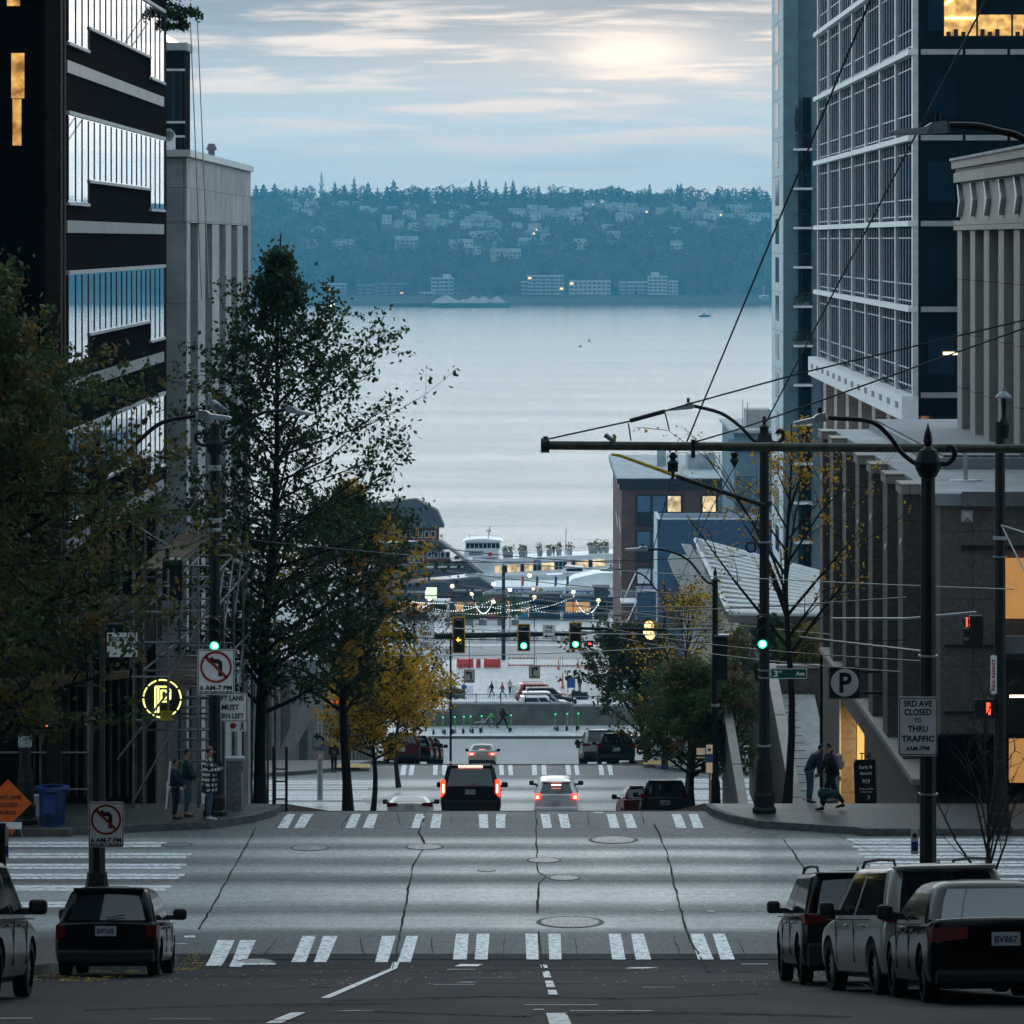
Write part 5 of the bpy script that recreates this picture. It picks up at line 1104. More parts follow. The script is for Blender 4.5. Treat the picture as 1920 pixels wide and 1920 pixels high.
# horizontal trolley bracket, guy rods and fittings
tb = thing('trolley_bracket', 'long horizontal olive bracket pipe crossing in front of the right hand poles', 'bracket', P(1470, 838, 80)[:], world=True)
b = MB(); b.tube([P(1021, 835, 80), P(1960, 842, 80)], .092, 12); b.build('pipe', 'tube_olive', tb)
b = MB(); b.tube([P(1014, 835, 80), P(1030, 835, 80)], .15, 10); b.tube([P(1023, 818, 80), P(1023, 828, 80)], .05, 6); b.build('end_cap', 'pole_paint', tb)
b = MB(); b.tube([P(1985, 500, 80), P(1985, 1700, 80)], .16, 12); b.build('pole', 'pole_paint', tb)
b = MB(); b.tube([P(1024, 824, 80), P(1180, 790, 80), P(1290, 758, 80), P(1500, 700, 80), P(1985, 585, 80)], .018, 6); b.build('tie_rod', 'wire_black', tb)
b = MB(); b.tube([P(1181, 789, 80), P(1247, 771, 80)], .045, 8); b.tube([P(1178, 793, 80), P(1183, 826, 80)], .015, 5); b.tube([P(1247, 774, 80), P(1255, 807, 80)], .015, 5); b.build('insulator_bar', 'wire_black', tb)
for px in (1262, 1377):
    b = MB()
    for dx in (-6, 6): b.tube([P(px+dx, 830, 80), P(px+dx, 848, 80)], .02, 5)
    b.build('clamp', 'galvanised', tb)
b = MB(); b.lathe([(.03, 0), (.10, -.08), (.05, -.14), (.12, -.22), (.05, -.30), (.10, -.36), (.03, -.42), (.02, -.55)][::-1], X(1262, 80), 80, 10, z0=Z(848, 80)); b.box(X(1252, 80), X(1259, 80), 79.9, 80.1, Z(884, 80), Z(866, 80)); b.box(X(1266, 80), X(1271, 80), 79.9, 80.1, Z(884, 80), Z(870, 80)); b.build('insulator', 'signal_black', tb)
b = MB(); b.lathe([(.02, -.3), (.05, -.24), (.10, -.16), (.05, -.1), (.09, -.04), (.04, 0)], X(1377, 80), 80, 10, z0=Z(848, 80)); b.build('insulator', 'signal_black', tb)
b = MB(); b.rbox(X(1296, 80), X(1303, 80), 79.85, 80.15, Z(858, 80), Z(824, 80), .01); b.build('clamp', 'pole_paint', tb)
ty = thing('signal_brace', 'sloping brace painted yellow at its tip holding a traffic camera', 'bracket', P(1290, 890, 90)[:], world=True)
b = MB(); b.tube([P(1268, 893, 90), P(1433, 948, 90)], .05, 8); b.build('brace', 'pole_paint', ty); b = MB(); b.tube([P(1146, 852, 90), P(1162, 854, 90), P(1268, 892, 90)], [.03, .035, .045], 8); b.build('yellow_tip', 'yellow_paint', ty)
b = MB(); b.lathe([(.17, 0), (.17, .12)], X(1433, 90.6), 90.6, 14, z0=Z(952, 90)); b.build('clamp', 'pole_paint', ty)
tc_ = thing('traffic_camera', 'small grey traffic camera on a yellow bracket above the pipe', 'camera', P(1145, 822, 80)[:], world=True)
b = MB(); b.tube([P(1134, 815, 80), P(1149, 826, 80)], [.05, .045], 8); b.build('camera_body', 'lamp_housing', tc_); b = MB(); b.tube([P(1151, 832, 80), P(1153, 818, 80), P(1149, 815, 80)], .035, 6); b.build('bracket', 'yellow_paint', tc_)
# --- wires
def wire(pts, r=.012, lab='overhead wire', m='wire_black', name='overhead_wire', sag=0, grp='overhead trolley wires'):
    p = [Vector(q) for q in pts]
    if sag: a, c = p[0], p[-1]; p = [a.lerp(c, i/16)-Vector((0, 0, sag*4*(i/16)*(1-i/16))) for i in range(17)]
    b = MB(); b.tube(p, r, 5); o = b.build(name, m); setp(o, lab, 'wire', grp); return o
wire([P(1655, -40, 62), P(1440, 780, 75), P(1300, 1180, 130)], .014, 'long black wire slanting down the right side past the grid tower') if False else None
ext = lambda a, c, k: [a+(a-c)*k, c]
wire(ext(P(1640, -20, 60), P(1282, 842, 82), 3.2), .018, 'thick black wire slanting across the teal tower to the bracket pipe')
wire(ext(P(1760, 170, 60), P(1437, 790, 78), 3.6), .016, 'black wire slanting across the white grid of the glass tower')
wire([P(1302, 829, 80), P(1390, 803, 79), P(1480, 772, 78), P(1930, 612, 76)], .018, 'black guy wire rising to the right edge from the bracket pipe')
wire([P(1262, 884, 80), P(1215, 1070, 120), P(1150, 1260, 180)], .014, 'black wire hanging from the insulator down the street')
wire([P(1377, 875, 80), P(1330, 960, 100), P(1235, 1180, 170)], .012, 'thin wire running down the street right of the brick building')
wlist = [((470, 1012, 100), (1900, 1105, 70)), ((440, 1100, 110), (1250, 1118, 150)), ((400, 1180, 92), (1700, 1200, 92)), ((730, 1052, 180), (1400, 1042, 180)), ((640, 1110, 170), (1320, 1160, 170)), ((840, 1128, 190), (1560, 1135, 140)),
         ((740, 1140, 185), (1350, 1172, 150)), ((760, 1155, 190), (1300, 1148, 190)), ((700, 1168, 190), (1340, 1190, 160)), ((900, 1105, 185), (1560, 1190, 120)), ((750, 1058, 200), (1300, 1115, 160)), ((980, 1148, 190), (1700, 1120, 80)),
         ((560, 1228, 120), (1270, 1212, 150)), ((1140, 1178, 140), (1740, 1240, 75)), ((1160, 1195, 150), (1690, 1260, 80)), ((750, 1017, 150), (1180, 1055, 170)), ((760, 1078, 160), (1160, 1130, 180))]
for i, (a, c) in enumerate(wlist):
    wire([P(*a), P(*c)], .013*(a[2]+c[2])/2/110, 'thin trolley wire among the bundle crossing the lower street', 'wire_black' if i % 4 else 'wire_pale', sag=.15)
wire([P(205, 955, 78), P(315, 1022, 92)], .02, 'pale span wire from the left tree to the black cabinet', 'wire_pale'); wire([P(315, 1022, 92), P(398, 890, 90.2)], .022, 'pale span wire rising to the left corner pole', 'wire_pale')
wire([P(357, 42, 118), P(378, 560, 95)], .016, 'left of the twin cables hanging in front of the stone building'); wire([P(370, 35, 118), P(392, 560, 95)], .016, 'right of the twin cables hanging in front of the stone building')
wire([P(1560, 1160, 95), P(1700, 1160, 90), P(1830, 1148, 88)], .03, 'thick pale feeder bar in front of the granite fins', 'wire_pale'); wire([P(1500, 1195, 92), P(1730, 1222, 70)], .03, 'dark feeder bar with pale ends left of the thick pole'); wire([P(1878, 985, 87), P(1925, 1080, 84)], .02, 'pale wire with glass beads at the right edge', 'wire_pale'); wire([P(1878, 985, 87), P(1925, 1000, 84)], .02, 'short pale wire above the beaded one', 'wire_pale')
# --- signals and signs of the first crossing
signal(403, 1155, 89.9, 'green signal on the left corner pole above the no left turn sign', 'green', h=.80, w=.24); signal(1429, 1152, 90.3, 'green signal on the right corner pole above the street name sign', 'green', h=.80, w=.24)
def red_side(px, py, lab):
    t = thing('traffic_signal', lab, 'traffic signal', P(px, py, 87.4)[:], group='signals seen from the side at the right edge'); b = MB(); b.rbox(-.14, .16, -.12, .12, -.38, .36, .03); b.build('housing', 'signal_black', t)
    for k, zz in enumerate((.22, -.02, -.26)):
        b = MB(); b.add([(-.145, -.1, zz+.09), (-.145, .1, zz+.09), (-.145, .1, zz-.09), (-.145, -.1, zz-.09)], [(0, 1, 2, 3)]); b.build('lens', 'red_light' if k == 0 else 'lens_off', t)
        b = MB(); b.tube([(-.14, 0, zz), (-.26, 0, zz)], .10, 10, caps=False); b.build('visor', 'signal_black', t)
    b = MB(); b.box(-.22, -.19, -.125, -.115, .12, .32); b.build('lit_edge', 'red_light', t)
red_side(1829, 1184, 'side turned signal glowing red behind the small bare tree')
def walk_signal(px, py, Y, lab, digit, w=.46, h=.42, hand=False, yaw=0):
    t = thing('walk_signal', lab, 'pedestrian signal', P(px, py, Y)[:], (0, 0, yaw), group='pedestrian countdown signals'); b = MB(); b.rbox(-w/2, w/2, -.08, .1, -h/2, h/2, .02); b.build('housing', 'signal_black', t)
    if digit:
        b = MB(); b.text(digit, w*.17 if not hand else .1, -.082, 0, h*.85, width=.09 if len(digit) == 1 else .2); b.build('lit_digit', 'red_light', t)
    if hand:
        b = MB(); b.disc((-.1, -.095, -.02), .09, 12, t=.01); b.box(-.17, -.03, -.095, -.085, 0, .13); b.build('lit_hand', 'red_light', t); b = MB(); b.disc((.11, -.095, .07), .06, 10, t=.01); b.disc((.11, -.095, -.07), .07, 10, t=.01); b.build('lit_digit', 'red_light', t)
    b = MB(); b.box(w/2, w/2+.12, -.02, .02, .08, .12); b.build('bracket', 'signal_black', t)
walk_signal(80, 1361, 88.8, 'countdown signal showing a red 1 on the shadowed pole at the left edge', '1'); walk_signal(1846, 1328, 87.5, 'countdown signal showing a red 1 on the right edge pole', '1')
walk_signal(627, 1319, 168, 'pedestrian signal with a lit red hand on the pale grey post', '', .62, .4, hand=True)
t = thing('walk_signal', 'dim red countdown digits inside the scaffold passage', 'pedestrian signal', P(224, 1396, 100)[:], group='pedestrian countdown signals'); b = MB(); b.rbox(-.2, .2, 0, .1, -.25, .25, .02); b.build('housing', 'signal_black', t); b = MB(); b.text('88', 0, 0, 0, .36, width=.24, rot=-.35); b.build('lit_digit', 'red_light', t)
for px in (705,):
    walk_signal(px+2, 1352, 182, 'tiny pedestrian signal below the bus stop sign', '', .3, .3)
def sign_no_left(px, py, Y, w, h, lab, sub):
    t = board('traffic_sign', lab, px, py, Y, w, h, grp=None); no_left(t, w, h*.11); lettering(t, [('6 AM-7 PM', 0, -h*.345, w*.17, w*.86), (sub, 0, -h*.44, w*.085, w*.88)]); return t
sign_no_left(405, 1260, 89.7, .84, 1.04, 'large no left turn sign reading 6 AM-7 PM below the left green signal', 'EXCEPT BUSES AND BIKES')
sign_no_left(199, 1546, 73.6, .66, .84, 'lower no left turn sign on the thick pole behind the black hatchback', 'EXCEPT BUSES')
t = board('traffic_sign', 'white left lane must turn left sign half hidden by the left corner pole', 432, 1326, 90.6, .78, .66); lettering(t, [('LEFT LANE', -.02, .21, .16, .66), ('MUST', 0, 0, .17, .40), ('TURN LEFT', -.02, -.2, .16, .66)])
t = board('traffic_sign', 'small sign with red dot and walking figure under the left lane sign', 446, 1361, 90.7, .38, .26, rim=None); b = MB(); b.disc((-.11, -.006, .0), .07, 14, t=.005); b.build('red_symbol', 'sign_red', t); b = MB(); b.disc((.1, -.006, .08), .022, 8, t=.005); b.add([(.07, -.004, .05), (.13, -.004, .05), (.12, -.004, -.02), (.15, -.004, -.1), (.12, -.004, -.1), (.1, -.004, -.04), (.07, -.004, -.1), (.045, -.004, -.09), (.08, -.004, -.01)], [(0, 1, 2, 8), (2, 3, 4, 5), (5, 6, 7, 8), (2, 5, 8)]); b.build('walker_symbol', 'sign_black', t)
t = board('traffic_sign', 'white sign reading 3RD AVE CLOSED TO THRU TRAFFIC on the thick right pole', 1721, 1362, 64.7, .64, .97)
lettering(t, [('3RD AVE', 0, .375, .135, .47), ('CLOSED', 0, .235, .135, .45), ('TO', 0, .10, .105, .12), ('THRU', 0, -.04, .135, .33), ('TRAFFIC', 0, -.20, .135, .54), ('6AM-7PM', 0, -.36, .10, .37)])
t = board('street_name_sign', 'green street name plate reading 3rd Ave on the right corner pole', 1479, 1263, 90.4, .86, .24, 'sign_green', rim='sign_white', r=.02); lettering(t, [('3', -.3, 0, .2, .1), ('rd', -.2, .05, .09, .07), ('Ave', .26, 0, .13, .2)], 'sign_white')
t = board('parking_sign', 'square black parking sign with a white disc and letter P on the lit entrance wall', 1584, 1280, 105, .86, .86, 'sign_black', rim='pole_grey', r=.01); b = MB(); b.disc((0, -.008, 0), .37, 40, t=.006); b.build('disc', 'sign_white', t); b = MB(); b.text('P', .02, -.009, 0, .72, width=.33, t=.003); b.build('lettering', 'sign_black', t); b = MB(); b.box(.43, 1.0, .02, .08, .25, .31); b.box(.43, 1.0, .02, .08, -.31, -.25); b.build('bracket', 'signal_black', t)
t = board('traffic_sign', 'narrow white sign edge with red print on the right edge pole', 1863, 1265, 87.3, .14, .86, rim=None); b = MB(); b.text('NO RIGHT', 0, -.002, 0, .1, width=.7, rot=R(90)); b.build('lettering', 'sign_red', t)
t = thing('menu_board', 'black sandwich board with white chalk prices beside the lit entrance', 'board', (X(1619, 100), 99, gz(99)+KW), (R(-8), 0, R(8))); b = MB(); b.rbox(-.26, .26, 0, .04, 0, 1.15, .01); b.build('panel', 'sign_black', t); lettering(t, [('Early B', 0, .95, .11, .34), ('Special', 0, .8, .1, .3), ('$19', 0, .6, .15, .2), ('all day parking', 0, .42, .05, .36), ('in by 9 am', 0, .34, .05, .3), ('7', .06, .2, .14, .07)], 'sign_white'); b = MB(); b.box(-.22, .22, .35, .38, 0, 1.1); b.build('back_leg', 'sign_black', t)
t = thing('wall_lettering', 'THRU sign letters on the lit cream entrance wall', 'sign', (X(1622, 108), 108, Z(1418, 108)));  b = MB(); b.text('THI', 0, 0, 0, .26, width=.3); b.build('lettering', 'sign_black', t)
t['label'] = 'small dark letters on the lit cream entrance wall'
# orange roadwork sign, litter bin, cabinet
t = thing('roadwork_sign', 'orange diamond RIGHT LANE CLOSED AHEAD sign at the left edge', 'sign', P(14, 1556, 87.9)[:], (R(-4), 0, 0)); w = .53
b = MB(); b.prism([(0, w+.62-.03), (w, .62-.03), (0, -w+.62-.03), (-w, .62-.03)], 0, .01); b.build('panel', 'orange_sign', t); lettering(t, [('RIGHT LANE', 0, .72, .12, .62), ('CLOSED', 0, .55, .12, .46), ('AHEAD', 0, .38, .12, .38)])
b = MB(); b.box(-.3, .32, -.015, .006, .02, .17); b.build('cross_bar', 'sign_white', t); b = MB()
b.tube([(-.2, .02, .6), (-.42, .3, -.3)], .018, 6); b.tube([(.25, .02, .1), (.38, .02, -.30)], .018, 6); b.tube([(-.25, .02, .1), (-.38, .02, -.30)], .018, 6); b.build('stand', 'galvanised', t); b = MB(); b.prism([(.02, .02), (.1, -.14), (.18, .02)], -.02, .0); b.build('flag', 'orange_sign', t)
t = thing('litter_bin', 'round blue slatted litter bin on the left corner pavement', 'litter bin', (X(98, 88.7), 88.7, gz(88.7)+KW)); b = MB()
for k in range(28): a = 2*math.pi*k/28; c, s_ = math.cos(a), math.sin(a); b.tube([(.27*c, .27*s_, .05), (.29*c, .29*s_, .7), (.36*c, .36*s_, .84)], .016, 4)
b.build('slats', 'bin_blue', t); b = MB(); b.lathe([(.25, .03), (.25, .78), (.20, .80)], n=20); b.build('liner', 'stucco_blue', t); b = MB(); b.lathe([(.30, 0), (.30, .05)], n=20); b.build('foot_ring', 'bin_blue', t); b = MB(); n = 28; b.add([(q*math.cos(2*math.pi*i/n), q*math.sin(2*math.pi*i/n), z) for q, z in ((.36, .83), (.40, .86), (.36, .88), (.24, .87)) for i in range(n)], [(r*n+i, r*n+(i+1) % n, (r+1)*n+(i+1) % n, (r+1)*n+i) for r in range(3) for i in range(n)]); b.build('rim', 'bin_blue', t)
b = MB(); b.box(-.17, .1, -.32, -.30, .3, .72); b.build('poster', 'sign_blue', t)
t = thing('utility_cabinet', 'flat grey metal cabinet with pale top right of the plaid coat', 'cabinet', (X(440, 91.2), 91.2, gz(91)+KW-.03)); b = MB(); b.rbox(-.2, .2, -.1, .3, 0, 1.15, .02); b.build('body', 'pole_grey2', t) if False else b.build('body', 'galvanised', t); b = MB(); b.box(-.22, .22, -.12, .32, 1.151, 1.22); b.build('top', 'roof_grey', t)
b = MB(); b.box(.165, .2, -.104, -.1005, .05, .9); b.build('tan_strip', 'sign_tan', t)  # tan strip down the right edge of the cabinet front
def bus_sign(px, py, Y, lab, w=.42, h=1.0, pole=True):
    t = thing('bus_stop_sign', lab, 'bus stop sign', P(px, py, Y)[:], group='bus stop signs'); b = MB(); b.box(-w/2, w/2, -.02, .02, h*.18, h*.5); b.build('plate', 'sign_white', t); b = MB(); b.box(-w/2, w/2, -.022, .02, -.12*h, h*.17); b.build('route_panel', 'sign_blue', t); b = MB(); b.box(-w/2, w/2, -.02, .02, -h*.5, -h*.13); b.build('timetable', 'sign_white', t)
    b = MB(); b.disc((0, -.026, h*.33), w*.24, 12, t=.004); b.build('symbol', 'sign_blue', t)
    if pole: zb_ = gz(Y)+KW-P(px, py, Y)[2]; b = MB(); b.tube([(w*.1, .06, zb_), (w*.1, .06, h*.5)], .035, 6); b.build('post', 'pole_grey', t)
bus_sign(705, 1352, 183, 'bus stop sign with blue band beside the maroon parked car', .42, .9); bus_sign(1330, 1423, 120, 'blue and white bus stop sign beside the green bush tree', .20, .85); bus_sign(1243, 1340, 177, 'small bus sign on the thin pole among the leaves', .18, .8, False)
bus_sign(686, 1365, 186, 'small blue and white sign left of the bus stop sign', .25, .5)
t = board('bus_stop_sign', 'white and green stop panel left of the blue bus stop sign', 1314, 1412, 120, .26, .3, rim=None, r=.01); b = MB(); b.box(-.13, .13, -.006, -.002, -.12, -.05); b.build('green_band', 'sign_green', t)
t = board('parking_tag', 'small blue and white tag on the thick right pole near the cars', 1715, 1578, 64.6, .12, .42, 'sign_white', rim=None, r=.005); b = MB(); b.box(-.055, .055, -.006, -.002, -.15, .0); b.build('blue_band', 'sign_blue', t); b = MB(); b.disc((0, -.008, .1), .04, 12, t=.004); b.build('symbol', 'sign_black', t)
t = board('parking_tag', 'small grey sign cut by the left edge above the grey crossover', 4, 1580, 62, .2, .5, 'sign_tan', rim=None, r=.005); b = MB(); b.box(-.1, .1, -.006, -.002, -.2, -.05); b.build('blue_band', 'sign_blue', t); b = MB(); b.tube([(0, .03, -1.6), (0, .03, .3)], .06, 8); b.build('post', 'pole_paint', t)
# --- mast arm of the second crossing
ta = thing('mast_arm', 'black horizontal mast arm carrying three traffic signals over the second crossing', 'mast arm', P(1000, 1190, 184)[:], world=True)
b = MB(); b.tube([P(650, 1196, 184), P(1100, 1187, 184)], [.16, .10], 10); b.build('arm', 'pole_paint', ta); b = MB(); b.tube([P(1100, 1187, 184), P(1140, 1184, 184)], [.07, .05], 8); b.build('tip', 'pole_paint', ta)
tb2 = thing('mast_arm', 'thin dark span bar with pale right end reaching to the canopy pole', 'mast arm', P(1250, 1182, 150)[:], world=True); b = MB(); b.tube([P(1080, 1178, 150), P(1250, 1181, 150)], .06, 8); b.build('arm', 'pole_paint', tb2); b = MB(); b.tube([P(1250, 1181, 150), P(1357, 1179, 150)], .05, 8); b.build('tip', 'wire_pale', tb2)
signal(860, 1161, 183.7, 'tall signal with a lit amber left arrow on the mast arm', 'amber', h=1.50, w=.40, back=True, n=4, arrow=True); signal(982, 1174, 183.7, 'middle signal on the mast arm showing green', 'green', h=1.08, w=.40, back=True); signal(1079, 1171, 183.7, 'right signal on the mast arm showing green', 'green', h=1.08, w=.40, back=True)
t = board('traffic_sign', 'white NO TURN ON RED sign hanging on the mast arm', 797, 1192, 183.7, .86, 1.12); lettering(t, [('NO', 0, .37, .30, .38), ('TURN', 0, .1, .24, .56), ('ON', 0, -.14, .22, .26), ('RED', 0, -.40, .24, .42)])
t = board('traffic_sign', 'small ONE WAY sign with left arrow between the green signals', 1029, 1185, 183.8, .56, .66); lettering(t, [('ONE', 0, .21, .2, .36), ('WAY', 0, .02, .2, .40)]); b = MB(); b.add([(-.22, -.005, -.2), (-.08, -.005, -.1), (-.08, -.005, -.17), (.2, -.005, -.17), (.2, -.005, -.23), (-.08, -.005, -.23), (-.08, -.005, -.3)], [(0, 1, 6), (2, 3, 4, 5)]); b.build('arrow_symbol', 'sign_black', t)
t = board('street_name_sign', 'green Ave street name plate at the left end of the mast arm', 718, 1196, 183.7, 1.3, .40, 'sign_green', rim=None, r=.02); lettering(t, [('Ave', .22, 0, .28, .46)], 'sign_white')
t = board('traffic_sign', 'tan left turn ONLY sign hanging over the lower street', 880, 1268, 186, .52, .62, 'sign_tan'); turn_arrow(t, .42, .08, 1); lettering(t, [('ONLY', 0, -.22, .14, .38)])
t = board('traffic_sign', 'tan right turn ONLY sign hanging over the lower street', 1002, 1260, 186, .52, .62, 'sign_tan'); turn_arrow(t, .42, .08, -1); lettering(t, [('ONLY', 0, -.22, .14, .38)])
for px, top, bot in ((880, 1196, 1255), (1002, 1189, 1248)): wire([P(px, top, 184), P(px, bot, 186)], .015, 'short hanger rod above the tan %s turn sign' % ('left' if px < 900 else 'right'), name='hanger_rod', grp='sign hanger rods')
t = board('traffic_sign', 'white left turn ONLY sign on the pale grey post', 600, 1391, 167.6, .62, .78, 'lamp_housing'); turn_arrow(t, .6, .1, 1); lettering(t, [('ONLY', 0, -.28, .16, .5)])
t = board('traffic_sign', 'small square red circle sign under the left ONLY sign on the post', 601, 1418, 167.6, .36, .36, 'sign_tan'); b = MB(); n = 24; b.add([(q*math.cos(2*math.pi*i/n), -.009, q*math.sin(2*math.pi*i/n)) for q in (.14, .11) for i in range(n)], [(i, (i+1) % n, n+(i+1) % n, n+i) for i in range(n)]); b.build('red_symbol', 'sign_red', t)
t = thing('globe_lamps', 'bunch of lit amber globe lamps left of the thin pole', 'lamp', P(1218, 1183, 176)[:], world=True)
b = MB(); b.tube([P(1218, 1190, 176), P(1218, 1420, 176)], .06, 8); b.build('post', 'pole_paint', t)
for q in ((1217, 1173, .21), (1219, 1190, .22), (1212, 1185, .14)):
    b = MB(); c = P(q[0], q[1], 176); r = q[2]; b.lathe([(r*math.sin(a)+.001, -r*math.cos(a)) for a in np.linspace(0, math.pi, 8)], c.x, c.y, 12, z0=c.z); b.build('globe', 'amber_globe' if 'amber_globe' in MATS else mat('amber_globe', (1, .7, .4), .4, var=0, emit=(1, .62, .22), es=1.3), t)
t = thing('hanging_ring', 'dark round ring fixed to the left side of the right corner pole', 'ring', P(1408, 1026, 90.5)[:]); b = MB(); n = 20; b.tube([(.11*math.cos(2*math.pi*i/n), 0, .11*math.sin(2*math.pi*i/n)) for i in range(n+1)], .025, 6); b.build('ring', 'signal_black', t)
t = thing('signal_box', 'dark signal head in profile on the canopy pole', 'signal', P(1353, 1232, 135)[:]); b = MB(); b.rbox(-.2, .2, -.2, .2, -.75, .7, .04); b.build('housing', 'signal_black', t); b = MB(); b.box(-.26, .26, -.26, .2, .72, .78); b.build('top_edge', 'lamp_housing', t)
# gull on the lamp
mat('gull_white', (.55, .60, .66), .7, var=.2, scale=20); mat('gull_grey', (.22, .25, .29), .7, var=.2, scale=12)
t = thing('gull', 'white and grey gull perched on the lamp above the left corner pole', 'bird', (X(404, 74.6), 74.6, Z(776, 74.6)), (0, 0, R(35)))
b = MB(); b.tube([(.26, 0, .03), (.16, 0, .07), (.04, 0, .13), (-.07, 0, .2), (-.12, 0, .27), (-.12, 0, .33), (-.14, 0, .37), (-.18, 0, .385), (-.225, 0, .375)], [.008, .045, .085, .09, .05, .034, .042, .036, .006], 10); b.build('body', 'gull_white', t, smooth=True)
for s_ in (-1, 1): b = MB(); b.tube([(.30, s_*.03, .04), (.12, s_*.075, .10), (-.02, s_*.08, .17), (-.07, s_*.05, .2)], [.008, .04, .05, .02], 6); b.build('wing', 'gull_grey', t, smooth=True)
b = MB(); b.tube([(.0, .03, .1), (.0, .03, 0)], .008, 4); b.tube([(0, -.03, .1), (0, -.03, 0)], .008, 4); b.build('legs', 'yellow_paint', t)

# ---------------------------------------------------------------- scaffold and shed along the black office
def scaffold():
    t = thing('scaffold', 'steel tube scaffold with stairs wrapping the foot of the black office', 'scaffold', (-8.7, 100, gz(100)), world=True)
    zt = 46.2; xs_ = [-7.55, -9.2, -10.5]; ys_ = [93.0, 96.2, 99.4, 102.6, 105.8, 109.0, 112.2, 115.4]
    for y in ys_:
        zg = gz(y)+KW
        for x in xs_[:2]: b = MB(); b.tube([(x, y, zg), (x, y, zt if x < -8 else zt-.9)], .035, 6); b.build('standard', 'galvanised', t)
    for zz in (1.6, 3.0, 4.4, 5.2):
        for x in xs_[:2]:
            b = MB(); b.tube([(x, ys_[0], 40.85+zz), (x, ys_[-1], 40.85+zz-(0 if zz > 3 else .6))], .026, 5); b.build('ledger', 'galvanised', t)
        for y in ys_: b = MB(); b.tube([(xs_[0], y, 40.85+zz), (xs_[1], y, 40.85+zz)], .026, 5); b.build('transom', 'galvanised', t)
    for i, y in enumerate(ys_[:-1]):
        b = MB(); b.tube([(xs_[0], y, 40.9+(i % 2)*1.4), (xs_[0], ys_[i+1], 42.4+((i+1) % 2)*1.2)], .025, 5); b.build('brace', 'galvanised', t)
        b = MB(); b.tube([(xs_[0], y, 44.4), (xs_[0], ys_[i+1], 46.0)], .025, 5); b.build('brace', 'galvanised', t)
    # bay in front, facing the crossing
    fx = [-12.6, -11.4, -10.3, -9.25, -8.45, -7.75]
    for x in fx: b = MB(); b.tube([(x, 91.3, 40.86), (x, 91.3, 43.9 if x < -10 else 46.4)], .033, 6); b.build('standard', 'galvanised', t)
    for zz in (41.3, 42.15, 43.05, 43.7): b = MB(); b.tube([(-15, 91.25, zz), (-10.2, 91.25, zz)], .026, 5); b.build('ledger', 'galvanised', t)
    for zz in (42.9, 43.9, 44.7, 45.4, 46.0): b = MB(); b.tube([(-9.3, 91.25, zz), (-8.3 if zz < 45 else -8.4, 91.25, zz)], .03, 5); b.build('ledger', 'galvanised', t)
    for (x0, z0, x1, z1) in ((-9.25, 41.0, -8.2, 42.9), (-8.45, 43.8, -7.4, 45.7), (-8.4, 45.0, -7.2, 46.6), (-9.6, 42.0, -8.4, 43.6), (-7.6, 42.9, -6.6, 44.3), (-10.2, 45.3, -9.5, 46.0), (-11.3, 45.2, -10.8, 45.7)):
        b = MB(); b.tube([(x0, 91.2, z0), (x1, 91.2, z1)], .028, 5); b.build('brace', 'galvanised', t)
    for k in range(13):
        b = MB(); z = 41.3+k*.22; b.box(-8.55, -7.75, 94+k*.3, 94.25+k*.3, z, z+.03); b.build('stair_tread', 'galvanised', t)
    for (z0, z1, x) in ((46.2, 46.26, 0), (43.05, 43.1, 0)):
        b = MB(); b.box(-9.3, -8.4, 93, 104, z0, z1); b.build('deck', 'plywood', t)
scaffold()
t = thing('sidewalk_shed', 'dark plywood sidewalk shed wrapped round the left corner', 'shed', (-11, 93, gz(92)), world=True)
b = MB(); b.box(-22, -9.35, 91.35, 91.8, 44.1, 45.1); b.box(-12.3, -9.4, 91.81, 100, 44.0, 45.0); b.build('fascia', 'shed_fabric', t); b = MB(); b.prism([(-22, 43.5), (-12.1, 43.86), (-9.35, 44.05), (-9.35, 43.9), (-12.1, 43.6), (-22, 43.2)], 91.0, 91.34); b.build('soffit_board', 'plywood', t)
b = MB(); b.box(-30, -9.3, 93.2, 93.4, 40, 44); b.build('hoarding', 'shed_fabric', t)
for k in range(14):
    b = MB(); b.box(-12+.2*k, -11.95+.2*k, 93.08, 93.19, 40.86, 43.9); b.build('batten', 'plywood', t)
t = board('banner', 'white cloth banner reading REVOLUTION tied under the shed roof', 229, 1209, 91.1, .7, .56, 'sign_white', rim=None, r=.01, yaw=0); lettering(t, [('REVOLUTION', 0, .13, .16, .62), ('coffee and bar', .05, -.03, .06, .4)])
t = thing('neon_sign', 'round glowing yellow neon sign with a striped letter P', 'neon sign', P(304, 1310, 92.6)[:])
r = .44; n = 40
for k in range(10):
    a0 = 2*math.pi*k/10; pts = [(r*math.cos(a0+j*.1), 0, r*math.sin(a0+j*.1)) for j in range(6)]; b = MB(); b.tube(pts, .02, 6); b.build('ring_tube', 'neon_yellow', t)
for pts in ([(-.16, -.33), (-.16, .28)], [(-.09, -.33), (-.09, .28)], [(-.02, .2), (-.02, -.05)], [(-.16, .28), (.1, .28), (.19, .2), (.19, .0), (.1, -.07), (-.09, -.07)], [(-.02, .19), (.08, .19), (.11, .12), (.11, .03), (.06, 0), (-.02, 0)]):
    b = MB(); b.tube([(a, 0, c) for a, c in pts], .024, 6); b.build('letter_tube', 'neon_yellow', t)
b = MB(); b.disc((0, .05, 0), .5, 24, t=.03); b.build('back_disc', 'sign_black', t)
t = board('notice', 'small yellow notice tied to the scaffold under the neon sign', 312, 1342, 91.0, .29, .23, 'yellow_paint', rim=None, r=.005); lettering(t, [('NOTICE', 0, .05, .05, .16), ('KEEP CLEAR', 0, -.02, .035, .2)])
